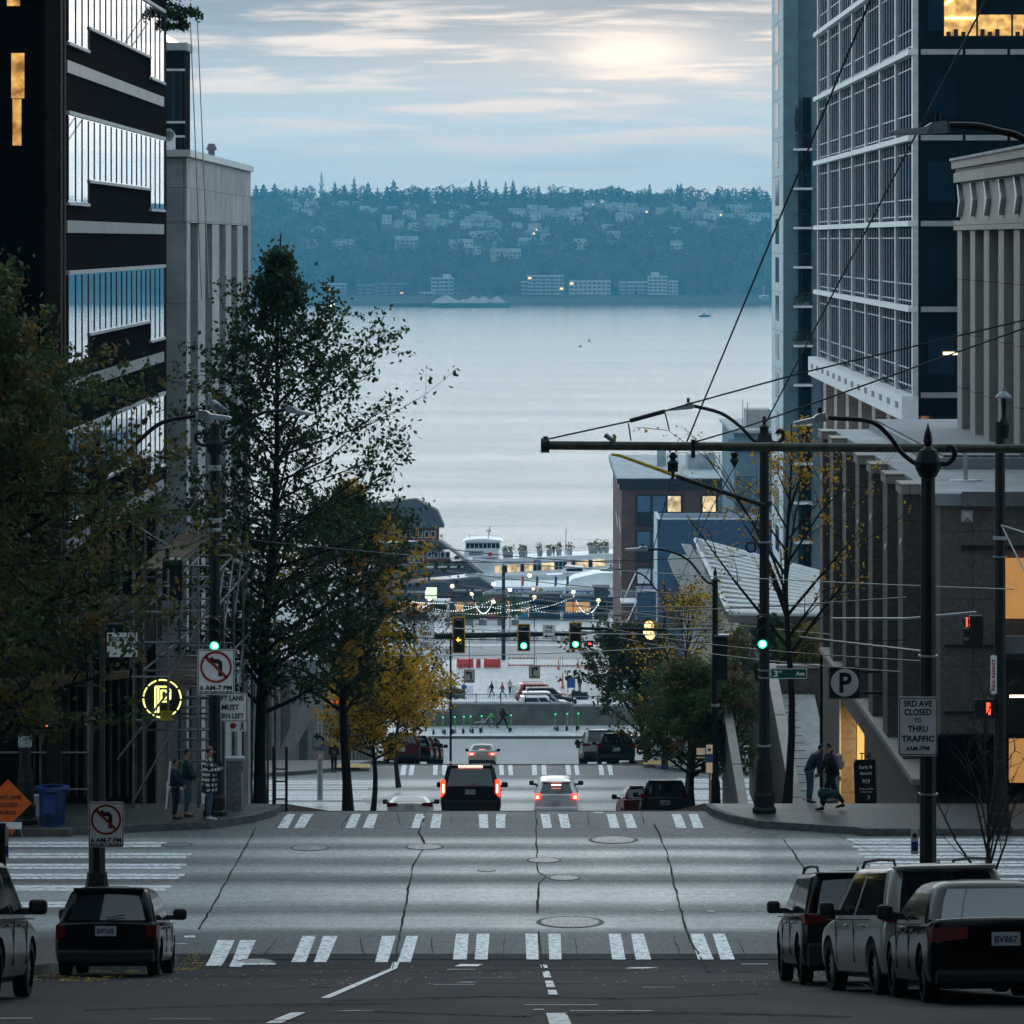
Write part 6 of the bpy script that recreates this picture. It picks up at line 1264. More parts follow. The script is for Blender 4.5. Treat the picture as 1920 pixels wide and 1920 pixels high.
t = thing('loudspeaker_cabinet', 'tall black cabinet standing on the scaffold top', 'cabinet', P(322, 1085, 93)[:]); b = MB(); b.rbox(-.2, .26, -.2, .2, -.5, .42, .02); b.build('body', 'signal_black', t); b = MB(); b.box(-.22, .28, -.22, .22, .425, .47); b.build('top', 'galvanised', t); b = MB(); b.tube([(-.1, 0, .45), (-.1, 0, .72)], .05, 6); b.build('mast', 'signal_black', t)
t = thing('barricade', 'low metal crowd barrier on the kerb right of the scaffold', 'barrier', (X(515, 92), 92.4, gz(92)), world=True)
for px in (513, 537): b = MB(); b.tube([P(px, 1400, 92.6), P(px, 1530, 92.6)], .035, 6); b.build('post', 'pole_paint', t)
for py in (1442, 1465, 1498, 1521): b = MB(); b.tube([P(513, py, 92.6), P(537, py, 92.6)], .02, 5); b.build('rail', 'pole_paint', t)
t = thing('folding_sign', 'white A frame easel behind the two dark dressed pedestrians', 'easel', (X(330, 91.5), 91.2, gz(91)+KW)); b = MB(); b.tube([(-.2, 0, 0), (-.1, 0, 1.1)], .025, 5); b.tube([(.3, 0, 0), (.2, 0, 1.1)], .025, 5); b.build('legs', 'sign_white', t); b = MB(); b.box(-.2, .3, -.01, .02, .45, .62); b.build('board', 'sign_white', t)
for k, (x0, x1, y) in enumerate(((-13.4, -12.2, 90.3), (-12.0, -10.8, 90.3))):
    t = thing('bench_barrier', 'low concrete barrier block behind the litter bin' if k == 0 else 'low concrete barrier block right of the litter bin', 'barrier', ((x0+x1)/2, y, gz(y)+KW)); b = MB(); b.prism([(-.25, 0), (.25, 0), (.18, .45), (-.18, .45)], -(x1-x0)/2, (x1-x0)/2, 'x'); b.build('block', 'concrete_pale', t)
# ---------------------------------------------------------------- street trees
def bark(n, c): return mat(n, c, .9, var=.35, scale=12, bump=.4)
bark('bark_dark', (.018, .016, .014)); bark('bark_grey', (.04, .036, .032))
def leafmat(name, c1, c2, scale=.8, rough=.6):
    m = mat(name, c1, rough, var=0, scale=scale, col2=c2, det=3, fac=(.40, .60), spec=.3)
    nt = m.node_tree; b = nt.nodes['Principled BSDF']; out = nt.nodes['Material Output']; tr = nt.nodes.new('ShaderNodeBsdfTranslucent'); mx = nt.nodes.new('ShaderNodeMixShader'); mx.inputs[0].default_value = .55 if 'yellow' in name else .38
    nt.links.new(b.inputs['Base Color'].links[0].from_socket, tr.inputs['Color']); nt.links.new(b.outputs[0], mx.inputs[1]); nt.links.new(tr.outputs[0], mx.inputs[2]); nt.links.new(mx.outputs[0], out.inputs['Surface']); return m
leafmat('leaf_green', (.030, .062, .028), (.075, .115, .035)); leafmat('leaf_olive', (.065, .080, .020), (.20, .14, .03), 1.1); leafmat('leaf_yellow', (.85, .50, .035), (.50, .30, .03), 1.6)
leafmat('leaf_darkgreen', (.022, .055, .028), (.045, .085, .032)); leafmat('leaf_bush', (.075, .16, .045), (.12, .16, .04), 1.2); leafmat('leaf_rust', (.22, .10, .03), (.12, .10, .03), 1.4); leafmat('leaf_hedge', (.30, .19, .04), (.06, .10, .025), .9)
def tree(name, lab, px, Y, base_z, H, env, mats, n_br, n_lf, leaf, tr=.14, lean=(0, 0), seed=1, trunk_frac=.97, h0=.22, up=.5, clump=.28, bark_='bark_dark', grp=None, xw=None, sub=4, split=None, weep=0, sy=1.0, leafshare=None, crooked=.08):
    """env: list of (height fraction, radius to the left, radius to the right)"""
    rg = np.random.default_rng(seed); x0 = X(px, Y) if xw is None else xw
    t = thing(name, lab, 'tree', (x0, Y, base_z), group=grp, world=True); wood = MB()
    def envr(h, c):
        hs = [e[0] for e in env]; l = np.interp(h, hs, [e[1] for e in env]); r = np.interp(h, hs, [e[2] for e in env]); return r if c > 0 else l
    def axis(h): return np.array([x0+lean[0]*h+crooked*math.sin(h*9+seed), Y+lean[1]*h+crooked*math.cos(h*7+seed), base_z+H*h])
    tp = [axis(h) for h in np.linspace(0, trunk_frac, 12)]
    wood.tube(tp, [tr*(1.25 if i == 0 else 1-.88*i/11) for i in range(12)], 8)
    ends = []
    for k in range(n_br):
        u = (k+rg.random())/n_br; h = h0+(trunk_frac-.04-h0)*u; s = axis(h)
        a = k*2.399+rg.random()*.8; c, sn = math.cos(a), math.sin(a); L_ = envr(min(1, h+up*.12), c)*(.75+.35*rg.random())
        if L_ < .12: continue
        e = s+np.array([c*L_, sn*L_*sy*.9, L_*up*(.6+.8*rg.random())-weep*L_]); m = (s+e)/2+rg.normal(size=3)*L_*.07+np.array([0, 0, L_*.06])
        r0 = max(.012, tr*.42*(1-u)*.9+.012); wood.tube([s, m, e], [r0, r0*.6, r0*.2], 5, caps=False)
        for j in range(sub):
            f = .25+.75*(j+rg.random()*.8)/sub; q = (s*(1-f)**2+2*m*f*(1-f)+e*f*f); d = rg.normal(size=3)*L_*.30; d[2] = abs(d[2])*.6*(1 if not weep else -.3); d += (e-s)*.16
            q2 = q+d; wood.tube([q, (q+q2)/2+rg.normal(size=3)*.04, q2], [r0*.4, r0*.25, .006], 4, caps=False)
            ends.append((q, q2)); 
            for _ in range(2): d2 = d*.4+rg.normal(size=3)*L_*.13; wood.tube([q2, q2+d2], [.008, .004], 3, caps=False); ends.append((q2, q2+d2))
        ends.append((m, e))
    wood.build('trunk', bark_, t, smooth=True)
    if n_lf:
        E = np.array([[a, b_] for a, b_ in ends]); idx = rg.integers(0, len(E), n_lf); f = rg.random((n_lf, 1))**.6
        C = E[idx, 0]*(1-f)+E[idx, 1]*f+rg.normal(size=(n_lf, 3))*clump*(.25+.5*rg.random((n_lf, 1)))
        if leafshare is None: mi = None; mm = mats if isinstance(mats, str) else mats[0]
        else: mm = mats; br = rg.random(len(E)); cut = leafshare; mi = np.array([0 if (br[i] < cut) ^ (rg.random() < .12) else 1 for i in idx])
        if split is not None: mi = np.array([0 if split(c_) else 1 for c_ in C]); mm = mats
        V, Q = clump_quads(C, leaf*(.6+.6*rg.random(n_lf)), rg); fast('crown', V, Q, mm, t, mi=mi)
    return t
# tall green tree left of the middle
g = 'street trees on the left pavement'
tree('street_tree', 'tall open green tree rising from the left pavement to above the horizon', 487, 106, gz(106)+KW, 15.9, [(.12, .6, .6), (.25, 1.8, 2.2), (.47, 2.4, 3.0), (.605, 2.3, 3.1), (.755, 1.6, 2.5), (.875, .9, 1.0), (.95, .35, .4), (1, .1, .1)], 'leaf_green', 84, 20500, .082, tr=.16, lean=(.65, 0), seed=3, clump=.25, grp=g, h0=.16, sub=5)
tree('street_tree', 'dark green tree with yellowing right flank behind the tall open tree', 648, 122, gz(122)+KW, 10.6, [(.2, .8, .8), (.3, 2.2, 1.6), (.45, 2.6, 1.9), (.62, 2.4, 1.9), (.78, 1.6, 1.7), (.9, .9, 1.0), (1, .2, .2)], ['leaf_green', 'leaf_yellow'], 48, 12500, .095, tr=.16, seed=8, clump=.34, grp=g, h0=.28, split=lambda c: not (random.random() < .8 and ((c[0] > X(680, 122) and math.sin(c[2]*4.1)+math.sin(c[0]*5.3) > .1) or math.sin(c[0]*3.1)+math.sin(c[2]*2.3+1) > 1.35)))
tree('street_tree', 'golden yellow tree beside the maroon parked car', 700, 152, gz(152)+KW, 6.4, [(.3, .6, .6), (.42, 1.5, 1.6), (.6, 1.8, 2.1), (.75, 1.5, 1.8), (.9, .9, 1.1), (1, .2, .2)], ['leaf_yellow', 'leaf_olive'], 38, 11000, .095, tr=.12, seed=12, clump=.30, grp=g, h0=.36, leafshare=.82)
tree('street_tree', 'small yellow tree with drooping foliage above the parked maroon car', 745, 172, gz(172)+KW, 5.9, [(.3, .6, .6), (.45, 1.2, 1.3), (.6, 1.6, 1.7), (.75, 1.4, 1.4), (.9, .9, .9), (1, .2, .2)], ['leaf_yellow', 'leaf_olive'], 30, 7000, .10, tr=.11, seed=15, clump=.26, grp=g, h0=.42, leafshare=.75)
tree('street_tree', 'thin nearly bare tree with a few rusty leaves behind the NO TURN ON RED sign', 775, 205, gz(205)+KW, 8.2, [(.2, .6, .6), (.4, 2.4, 2.2), (.65, 2.6, 2.4), (.85, 1.8, 1.8), (1, .6, .6)], 'leaf_rust', 34, 2600, .09, tr=.12, seed=19, clump=.3, grp=g, h0=.25, up=.8)
# near left tree crowding the corner
tree('street_tree', 'large dark olive tree crowding in from the left edge', -60, 71.5, gz(71.5), 13.0, [(.2, 1.5, 1.2), (.34, 3.2, 2.5), (.45, 3.6, 3.1), (.6, 3.4, 2.7), (.72, 3.0, 2.3), (.85, 2.2, 1.6), (.95, 1.2, .9), (1, .3, .3)], ['leaf_green', 'leaf_olive'], 64, 34000, .075, tr=.2, seed=23, clump=.22, up=.25, h0=.30, sub=6, leafshare=.5, grp='street trees on the left pavement')
tree('street_tree', 'second olive tree behind the banner at the left edge', 40, 80, gz(80)+KW, 9.8, [(.45, 1.2, 1.2), (.55, 2.2, 1.8), (.7, 2.3, 2.0), (.85, 1.6, 1.4), (1, .3, .3)], ['leaf_darkgreen', 'leaf_olive'], 36, 15000, .075, tr=.10, seed=27, clump=.22, up=.3, h0=.5, sub=5, leafshare=.6, grp=g) if False else None
# bare autumn tree on the right pavement
g2 = 'street trees on the right pavement'
tree('street_tree', 'almost bare tree with few yellow leaves right of the green signal pole', 1479, 96.5, gz(96.5)+KW, 9.6, [(.25, .2, .2), (.40, 1.6, 1.0), (.55, 2.4, 1.7), (.68, 2.2, 2.0), (.82, 1.3, 1.3), (1, .3, .3)], 'leaf_yellow', 24, 1500, .052, tr=.105, seed=31, clump=.18, up=1.3, h0=.36, sub=4, grp=g2)
tree('street_tree', 'small bare tree with thin upright twigs in front of the granite wall', 1850, 69.5, gz(69.5)+KW, 4.9, [(.2, .1, .1), (.4, .7, .5), (.6, .9, .7), (.8, .7, .7), (1, .3, .3)], 'leaf_rust', 20, 0, .03, tr=.05, seed=35, up=2.2, h0=.22, sub=3, grp=g2, bark_='bark_grey', crooked=.04)
tree('street_tree', 'dense dark green tree over the black parked hatchback', 1210, 186, gz(186)+KW, 6.6, [(.16, .5, .5), (.22, 1.9, 1.2), (.35, 2.5, 1.5), (.5, 2.3, 1.6), (.7, 1.7, 1.5), (.88, .9, .9), (1, .2, .2)], ['leaf_darkgreen', 'leaf_rust'], 50, 17000, .10, tr=.13, seed=39, clump=.22, up=.9, h0=.18, grp=g2, leafshare=.86, lean=(-.8, 0))
tree('street_tree', 'tree with thin rusty branches above the white pavilion', 1290, 168, gz(168)+KW, 9.2, [(.3, .6, .6), (.45, 1.8, 2.0), (.65, 2.2, 2.4), (.85, 1.6, 1.8), (1, .5, .5)], ['leaf_olive', 'leaf_yellow'], 38, 3400, .075, tr=.11, seed=43, clump=.3, up=1.0, h0=.3, grp=g2, leafshare=.5)
tree('street_tree', 'low bushy green tree between the crest and the dark parked car', 1300, 140, gz(140)+KW, 5.6, [(.18, .5, .5), (.28, 1.7, 1.6), (.4, 2.0, 1.9), (.55, 1.7, 1.8), (.7, 1.2, 1.5), (.85, .8, 1.0), (1, .2, .3)], ['leaf_bush', 'leaf_rust'], 52, 21000, .085, tr=.12, seed=47, clump=.24, up=.6, h0=.24, grp=g2, leafshare=.82)
tree('street_tree', 'rusty leaved tree squeezed left of the right corner pole', 1375, 148, gz(148)+KW, 7.2, [(.2, .4, .4), (.35, 1.3, 1.0), (.55, 1.5, 1.2), (.8, 1.1, 1.0), (1, .3, .3)], ['leaf_rust', 'leaf_bush'], 30, 4200, .075, tr=.09, seed=51, clump=.26, up=.9, h0=.2, grp=g2, leafshare=.5)
for k, (px, Y) in enumerate(((1364, 150), (1390, 150))):
    pass
# garden hedge behind the plaza stairs
def shrub(name, lab, c, ext, m, n, leaf, seed, grp=None, cat='shrub'):
    rg = np.random.default_rng(seed); t = thing(name, lab, cat, c, group=grp); u = rg.normal(size=(n, 3)); u /= np.linalg.norm(u, axis=1)[:, None]; r = rg.random((n, 1))**.4*(1+.25*np.sin(u[:, :1]*7+seed)+.2*np.sin(u[:, 2:]*9))
    C = u*r*np.array(ext)+np.array([0, 0, ext[2]]); V, Q = clump_quads(C, leaf*(.6+.7*rg.random(n)), rg); fast('foliage', V, Q, m, t)
    b = MB()
    for k in range(6): a = k*1.05; b.tube([(0, 0, 0), (ext[0]*.6*math.cos(a), ext[1]*.6*math.sin(a), ext[2]*1.2)], [.03, .01], 5)
    b.build('stems', 'bark_dark', t); return t
for k, (px, py, e, lab, m) in enumerate(((1455, 1290, (.9, .8, .75), 'dark green hedge shrub left in the plaza garden', 'leaf_darkgreen'), (1490, 1292, (1.0, .8, 1.0), 'green hedge shrub behind the street name sign', 'leaf_bush'), (1525, 1292, (.9, .8, 1.15), 'golden orange hedge shrub against the granite corner', 'leaf_hedge'), (1507, 1225, (.95, .7, .55), 'yellow green shrub at the top of the plaza garden', 'leaf_hedge'), (1450, 1215, (.7, .7, .6), 'dark shrub below the slatted canopy', 'leaf_darkgreen'))):
    Y = 142 if py > 1250 else 147; shrub('hedge_shrub', lab, (X(px, Y), Y, Z(py, Y)-.1), e, m, 3600, .07, 60+k, 'shrubs of the plaza garden')
b = MB(); b.box(8.2, 14, 139.7, 150, 33, 38.7); setp(b.build('planter_soil', 'dirt'), 'raised soil bed of the plaza garden behind the granite planter wall', 'planter')
# a pine branch on the roof of the slim tower, top left
t = thing('roof_tree', 'dark needled branches hanging over the roof at the top left', 'tree', P(330, 10, 119)[:], world=True); rg = np.random.default_rng(77); wood = MB(); CC = []
for (a, c) in (((305, 30), (372, 18)), ((305, 5), (380, 32)), ((308, 48), (355, 50)), ((312, -10), (365, -8)), ((310, 20), (350, 42))):
    A, B_ = P(a[0], a[1], 119), P(c[0], c[1], 119); wood.tube([A, (A+B_)/2+Vector((0, 0, .06)), B_], [.04, .025, .008], 5)
    for k in range(260):
        f = rg.random(); q = A.lerp(B_, f)+Vector((0, rg.normal()*.15, rg.normal()*.07)); CC.append(q[:])
wood.tube([P(300, 60, 119), P(302, -120, 119)], .12, 6); wood.build('trunk', 'bark_dark', t); V, Q = clump_quads(np.array(CC), np.full(len(CC), .06), rg); fast('crown', V, Q, 'leaf_darkgreen', t)
# fallen leaves in the gutters
rg = np.random.default_rng(90); C = []
for (x0, x1, y0, y1, n) in ((-6.45, -6.0, 70.5, 73.8, 110), (-8.2, -6.6, 60, 70, 240), (-11, -6.6, 89.5, 92, 90), (4.8, 9, 89, 92, 60), (-6.3, 6, 56, 72, 120), (4, 6.3, 56, 70, 90)):
    for _ in range(n): x, y = rg.uniform(x0, x1), rg.uniform(y0, y1); C.append((x, y, gz(y)+(KW if (abs(x) > 8.5 or y > 89) and not (y < 71) else 0)+.012))
a = rg.random(len(C))*6.28; C = np.array(C); s_ = .035; V = np.stack([C+np.stack([s_*np.cos(a+k*1.57)*(1 if k % 2 else .7), s_*np.sin(a+k*1.57)*(1 if k % 2 else .7), np.full(len(C), .004*(k % 2))], 1) for k in range(4)], 1).reshape(-1, 3)
o = fast('fallen_leaves', V, np.arange(len(V)).reshape(-1, 4), 'leaf_yellow'); setp(o, 'scattered yellow leaves lying in the gutters', 'leaves', kind='stuff')
# ---------------------------------------------------------------- cars
def paint(n, c, metal=.35, rough=.3, coat=.25): return mat(n, c, rough, metal=metal, var=.05, scale=2, coat=coat, spec=.25 if coat == 0 else .35, ior=1.3 if coat == 0 else None)
paint('paint_black', (.004, .004, .005), 0, .2, .0); paint('paint_navy', (.006, .009, .016), 0, .32, .0); paint('paint_silver', (.42, .42, .40)); paint('paint_grey', (.045, .05, .055)); paint('paint_white', (.70, .71, .72), 0, .35) if 'paint_w' in MATS else None
mat('car_white', (.68, .69, .70), .3, var=.05, coat=.6); paint('paint_maroon', (.11, .008, .014), .2); paint('paint_red', (.45, .03, .03), .1); paint('paint_teal', (.03, .06, .07)); paint('paint_champagne', (.40, .385, .36), .1)
mat('car_glass', (.010, .013, .016), .04, var=0, spec=.9); mat('car_trim', (.012, .012, .013), .6, var=.1); mat('tyre_rubber', (.012, .012, .012), .85, var=.2); mat('alloy', (.38, .39, .40), .3, metal=.8, var=0); mat('chrome', (.6, .6, .6), .15, metal=1, var=0)
mat('tail_red', (.14, .004, .004), .25, var=.1, spec=.1); mat('tail_lit', (1, .1, .05), .3, var=0, emit=(1, .035, .012), es=2.0); mat('tail_core', (1, .3, .2), .3, var=0, emit=(1, .32, .22), es=4); mat('plate_white', (.50, .52, .55), .5, var=.1, scale=20); mat('plate_ink', (.03, .05, .12), .6, var=0); mat('seat_dark', (.02, .02, .022), .9)
def make_car(name, lab, cat, x, y, yaw, p, grp, z=None, pitch=None):
    """car seen from behind: rear at local y=0, nose towards +Y, centred on x=0"""
    L_, W_, H = p['L'], p['W'], p['H']; hw = W_/2; belt = p['belt']; gc = p.get('gc', .22); rw = p.get('rw', .33); paintm = p['paint']
    yc = y+L_*.5; t = thing(name, lab, cat, (x, y, z if z is not None else gz(y)-.01), (slope(yc) if pitch is None else pitch, 0, yaw), group=grp)
    top = p['top']   # body top line [(y, z)...]
    def ztop(v): return np.interp(v, [q[0] for q in top], [q[1] for q in top])
    ys = sorted(set([0, .03, .09, .2, .4]+list(np.linspace(.6, L_-.9, 12))+[L_-.7, L_-.45, L_-.25, L_-.1, L_-.02]))
    secs = []
    for v in ys:
        e = min(1, v/.22); e2 = min(1, (L_-v)/.75); wf = (.93+.07*math.sin(e*math.pi/2))*(.80+.20*math.sin(e2*math.pi/2)); w = hw*wf; zt = ztop(v); zb = gc+.10*(1-e)+.06*(1-e2); dz = zt-zb
        ring = [(0, zb), (.8*w, zb), (.95*w, zb+.07*dz), (.985*w, zb+.22*dz), (1.0*w, zb+.42*dz), (.995*w, zb+.60*dz), (.985*w, zb+.78*dz), (.955*w, zb+.92*dz), (.90*w, zt-.01), (.6*w, zt+.01), (0, zt+.02)]
        secs.append([(a, v+(.06*(1-e)*abs(a/w)**3 if v < .2 else 0), c) for a, c in ring]+[(-a, v+(.06*(1-e)*abs(a/w)**3 if v < .2 else 0), c) for a, c in ring[-2:0:-1]])
    n = len(secs[0]); b = MB(); b.add([q for s_ in secs for q in s_], [(i*n+j, (i+1)*n+j, (i+1)*n+(j+1) % n, i*n+(j+1) % n) for i in range(len(secs)-1) for j in range(n)]+[tuple(range(n)), tuple((len(secs)-1)*n+j for j in range(n-1, -1, -1))])
    low = b; b = MB()
    # greenhouse rings
    yrb, yrt, yft, yfb = p['cab']; wb, wt = hw*p.get('wb', .93), hw*p.get('wt', .74)
    def ring_pts(f, zc, inset=0):
        yr = yrb+(yrt-yrb)*f**.9+inset; yf = yfb+(yft-yfb)*f**.9-inset; w = wb+(wt-wb)*(f**1.25)-inset; r = .16
        pts = []; seg = []
        def S(a, c, m_, nm):
            for k in range(m_): pts.append((a[0]+(c[0]-a[0])*k/m_, a[1]+(c[1]-a[1])*k/m_)); seg.append(nm)
        bow = .05
        S((w-r, yr), (-w+r, yr), 8, 'R'); 
        for k in range(4): a = math.pi*1.5-math.pi/2*k/4; pts.append((-w+r+r*math.cos(a), yr+r+r*math.sin(a))); seg.append('c')
        S((-w, yr+r), (-w, yf-r), 24, 'L')
        for k in range(4): a = math.pi-math.pi/2*k/4; pts.append((-w+r+r*math.cos(a), yf-r+r*math.sin(a))); seg.append('f')
        S((-w+r, yf), (w-r, yf), 8, 'F')
        for k in range(4): a = math.pi/2-math.pi/2*k/4; pts.append((w-r+r*math.cos(a), yf-r+r*math.sin(a))); seg.append('f')
        S((w, yf-r), (w, yr+r), 24, 'Rt')
        for k in range(4): a = -math.pi/2*k/4; pts.append((w-r+r*math.cos(a), yr+r+r*math.sin(a))); seg.append('c')
        return [(a, c-(bow*(1-(a/w)**2) if c < (yr+yf)/2 else -bow*3*(1-(a/w)**2)), zc) for a, c in pts], seg
    zs = [(-.08, belt-.10), (.0, belt+.015), (.5, belt+(H-belt)*.47), (.86, H-.105), (.95, H-.05), (1.0, H-.012)]
    rings = [ring_pts(max(0, f), zz, 0 if f < .9 else (.03 if f < 1 else .13)) for f, zz in zs]; seg = rings[0][1]; m = len(seg)
    last = ring_pts(1, H+.012, .45)[0]; R_ = [r[0] for r in rings]+[last]
    def side_kind(j):
        k0 = seg.index('L') if seg[j] == 'L' else seg.index('Rt'); q = (j-k0)/24
        if seg[j] == 'Rt': q = 1-(j-k0+1)/24
        for i_, (a, c) in enumerate(p.get('side', ((.03, .26), (.29, .58), (.62, .93)))):
            if a <= q < c: return i_
        return None
    glass = {}; fs = []
    for i in range(len(R_)-1):
        for j in range(m):
            f = (i*m+j, (i+1)*m+j, (i+1)*m+(j+1) % m, i*m+(j+1) % m); key = None
            if 1 <= i <= 2:
                sg = seg[j]
                if sg == 'R': key = 'rear_window'
                elif sg == 'F': key = 'windscreen'
                elif sg in ('L', 'Rt'):
                    k_ = side_kind(j); key = None if k_ is None else '%s%d' % (sg, k_)
            if key: glass.setdefault(key, []).append(f)
            else: fs.append(f)
    cv = [q for r in R_ for q in r]; fs.append(tuple((len(R_)-1)*m+j for j in range(m-1, -1, -1)))
    b.add(cv, fs); b.build('roof', paintm, t, smooth=True, sharp=40); body = low.build('body', paintm, t, smooth=True, sharp=40)
    # wheel wells cut out
    ax = p.get('axles', (.85, L_-.85)); cm = MB()
    for a in ax:
        for s_ in (-1, 1): cm.add(*(lambda k: ([(s_*(hw-.24 if d == 0 else hw+.2), a+(rw+.06)*math.cos(2*math.pi*j/24), rw+(rw+.06)*math.sin(2*math.pi*j/24)) for d in (0, 1) for j in range(24)], [tuple(range(24)), tuple(range(47, 23, -1))]+[(j, j+24, (j+1) % 24+24, (j+1) % 24) for j in range(24)]))(0))
    if p.get('cut', True):
        b2_ = bmesh.new(); b2_.from_mesh(body.data); bmesh.ops.recalc_face_normals(b2_, faces=b2_.faces); b2_.to_mesh(body.data); b2_.free()
        cut = cm.build('cutter', 'car_trim'); cut.parent = t; bpy.context.view_layer.update(); bm_ = bmesh.new(); bm_.from_mesh(cut.data); bmesh.ops.recalc_face_normals(bm_, faces=bm_.faces); bm_.to_mesh(cut.data); bm_.free()
        md = body.modifiers.new('b', 'BOOLEAN'); md.operation = 'DIFFERENCE'; md.object = cut; md.solver = 'EXACT'; dg = bpy.context.evaluated_depsgraph_get(); me = bpy.data.meshes.new_from_object(body.evaluated_get(dg)); body.modifiers.clear(); body.data = me; bpy.data.objects.remove(cut)
    for key, fl_ in glass.items():
        used = sorted({i for f in fl_ for i in f}); mp = {u: i for i, u in enumerate(used)}; g = MB(); g.add([cv[u] for u in used], [tuple(mp[i] for i in f) for f in fl_]); g.build('rear_window' if key == 'rear_window' else ('windscreen' if key == 'windscreen' else 'side_window'), 'car_glass', t, smooth=True)
    # wheels
    for a in ax:
        for s_ in (-1, 1):
            w = MB(); xo = s_*(hw-.02); xi = s_*(hw-.23)
            prof = [(rw*.62, xi), (rw*.96, xi+s_*.02), (rw, xi+s_*.06), (rw, xo-s_*.05), (rw*.95, xo-s_*.01), (rw*.66, xo)]; nn = 22
            w.add([(xx, a+r_*math.cos(2*math.pi*j/nn), rw+r_*math.sin(2*math.pi*j/nn)) for r_, xx in prof for j in range(nn)], [(i*nn+j, i*nn+(j+1) % nn, (i+1)*nn+(j+1) % nn, (i+1)*nn+j) for i in range(5) for j in range(nn)]+[tuple(range(nn))])
            wo = w.build('wheel', 'tyre_rubber', t, smooth=True); rm = MB()
            for k in range(10): an = 2*math.pi*k/10; rm.add([(xo-s_*.03, a+.04*math.cos(an+1.2), rw+.04*math.sin(an+1.2)), (xo-s_*.03, a+.04*math.cos(an-1.2), rw+.04*math.sin(an-1.2)), (xo-s_*.035, a+rw*.64*math.cos(an-.07), rw+rw*.64*math.sin(an-.07)), (xo-s_*.035, a+rw*.64*math.cos(an+.07), rw+rw*.64*math.sin(an+.07))], [(0, 1, 2, 3)])
            rm.disc((xo-s_*.06, a, rw), rw*.66, 20, 'x', t=.005); rm.build('rim', 'alloy', wo)
    # rear details
    bz = p.get('bz', .42); B = MB(); B.rbox(-hw*.93, hw*.93, -.05, .25, gc+.02, bz, .05); B.build('bumper', p.get('bumper', 'car_trim'), t)
    B = MB(); B.box(-hw*.8, hw*.8, .3, L_-.4, gc-.03, gc+.1); B.build('underbody', 'car_trim', t)
    for s_ in (-1, 1):
        x0_, x1_, z0_, z1_, z2_ = p['tail']; xi, xo = s_*hw*x0_, s_*hw*x1_
        B = MB(); yb = -.018; wr = .02+.0
        pts = [(xi, yb, z0_+ (z2_-z0_)*.25), (xo, yb+.05, z0_), (xo, yb+.05, z1_), (xi, yb, z2_)]; q = [(a, c+.08, d) for a, c, d in pts]; wrap = [(s_*hw*1.004, .24, z0_+.04), (s_*hw*1.004, .30, z1_)]
        B.add(pts+q+wrap, [(0, 1, 2, 3), (0, 3, 7, 4), (3, 2, 6, 7), (0, 4, 5, 1), (1, 8, 9, 2), (2, 9, 6), (1, 5, 8)]); lo_ = B.build('tail_light', 'tail_lit' if p.get('lit') else 'tail_red', t)
        if p.get('lit'):
            B = MB(); xm, dx = (xi+xo)/2, abs(xo-xi)*.22; B.box(xm-dx, xm+dx, yb-.006, yb-.001+.02, z0_+(z1_-z0_)*.25, z1_-(z1_-z0_)*.25); B.build('bulb', 'tail_core', lo_)
        # mirrors
        my, mz = yfb-.45, belt+.07; B = MB(); B.rbox(min(s_*(hw-.04), s_*(hw+.20)) if False else min(s_*(hw+.02), s_*(hw+.22)), max(s_*(hw+.02), s_*(hw+.25)), my-.07, my+.08, mz-.06, mz+.13, .05); B.box(min(s_*(hw-.1), s_*(hw+.05)), max(s_*(hw-.1), s_*(hw+.05)), my-.04, my+.06, mz-.06, mz+.02); B.build('mirror', 'car_trim' if not p.get('mirror') else p['mirror'], t)
        # door seams and handle
        B = MB()
        for f_ in p.get('doors', (.42, .66)): yy = L_*f_; B.box(min(s_*(hw-.01), s_*(hw+.003)), max(s_*(hw-.01), s_*(hw+.003)), yy-.006, yy+.006, gc+.18, belt-.06)
        B.box(min(s_*(hw-.01), s_*(hw+.004)), max(s_*(hw-.01), s_*(hw+.004)), L_*.2, L_*.78, belt-.05, belt-.035); B.build('door_seam', 'car_trim', t)
        for f_ in (.30, .52): B = MB(); B.rbox(min(s_*(hw-.01), s_*(hw+.03)), max(s_*(hw-.01), s_*(hw+.03)), L_*f_-.1, L_*f_+.1, belt-.13, belt-.10, .01); B.build('handle', p.get('handle', paintm), t)
    if p.get('brake') and p.get('lit'): B = MB(); bw, bzz, by = p['brake']; B.box(-bw, bw, by-.03, by+.02, bzz, bzz+.05); B.build('brake_light', 'tail_core', t)
    pz = p.get('pz', .62); B = MB(); B.box(-.17, .17, -.05, -.0, pz, pz+.16); pl = B.build('licence_plate', 'plate_white', t)
    if p.get('plate'): B = MB(); B.text(p['plate'], 0, -.052, pz+.075, .11, width=.28, t=.003); B.build('lettering', 'plate_ink', pl)
    if p.get('rails'):
        for s_ in (-1, 1): B = MB(); xr = s_*wt*.88; B.tube([(xr, yrt+.15, H-.03), (xr, yrt+.25, H+.055), (xr, (yrt+yft)/2, H+.075), (xr, yft-.2, H+.055), (xr, yft-.05, H-.03)], .02, 6); B.build('roof_rail', 'car_trim', t)
    if p.get('spoiler'): B = MB(); B.rbox(-wt*.95, wt*.95, yrt-.14, yrt+.2, H-.085, H-.02, .03); B.build('spoiler', paintm, t)
    if p.get('wiper', True): B = MB(); B.tube([(0, yrb-.06, belt+.05), (.3, yrb-.04, belt+.1)], .01, 4); B.build('wiper', 'car_trim', t)
    if p.get('fin'): B = MB(); B.prism([(yrt+.25, H), (yrt+.48, H), (yrt+.3, H+.06)], -.012, .012, 'x'); B.build('antenna', paintm, t)
    return t
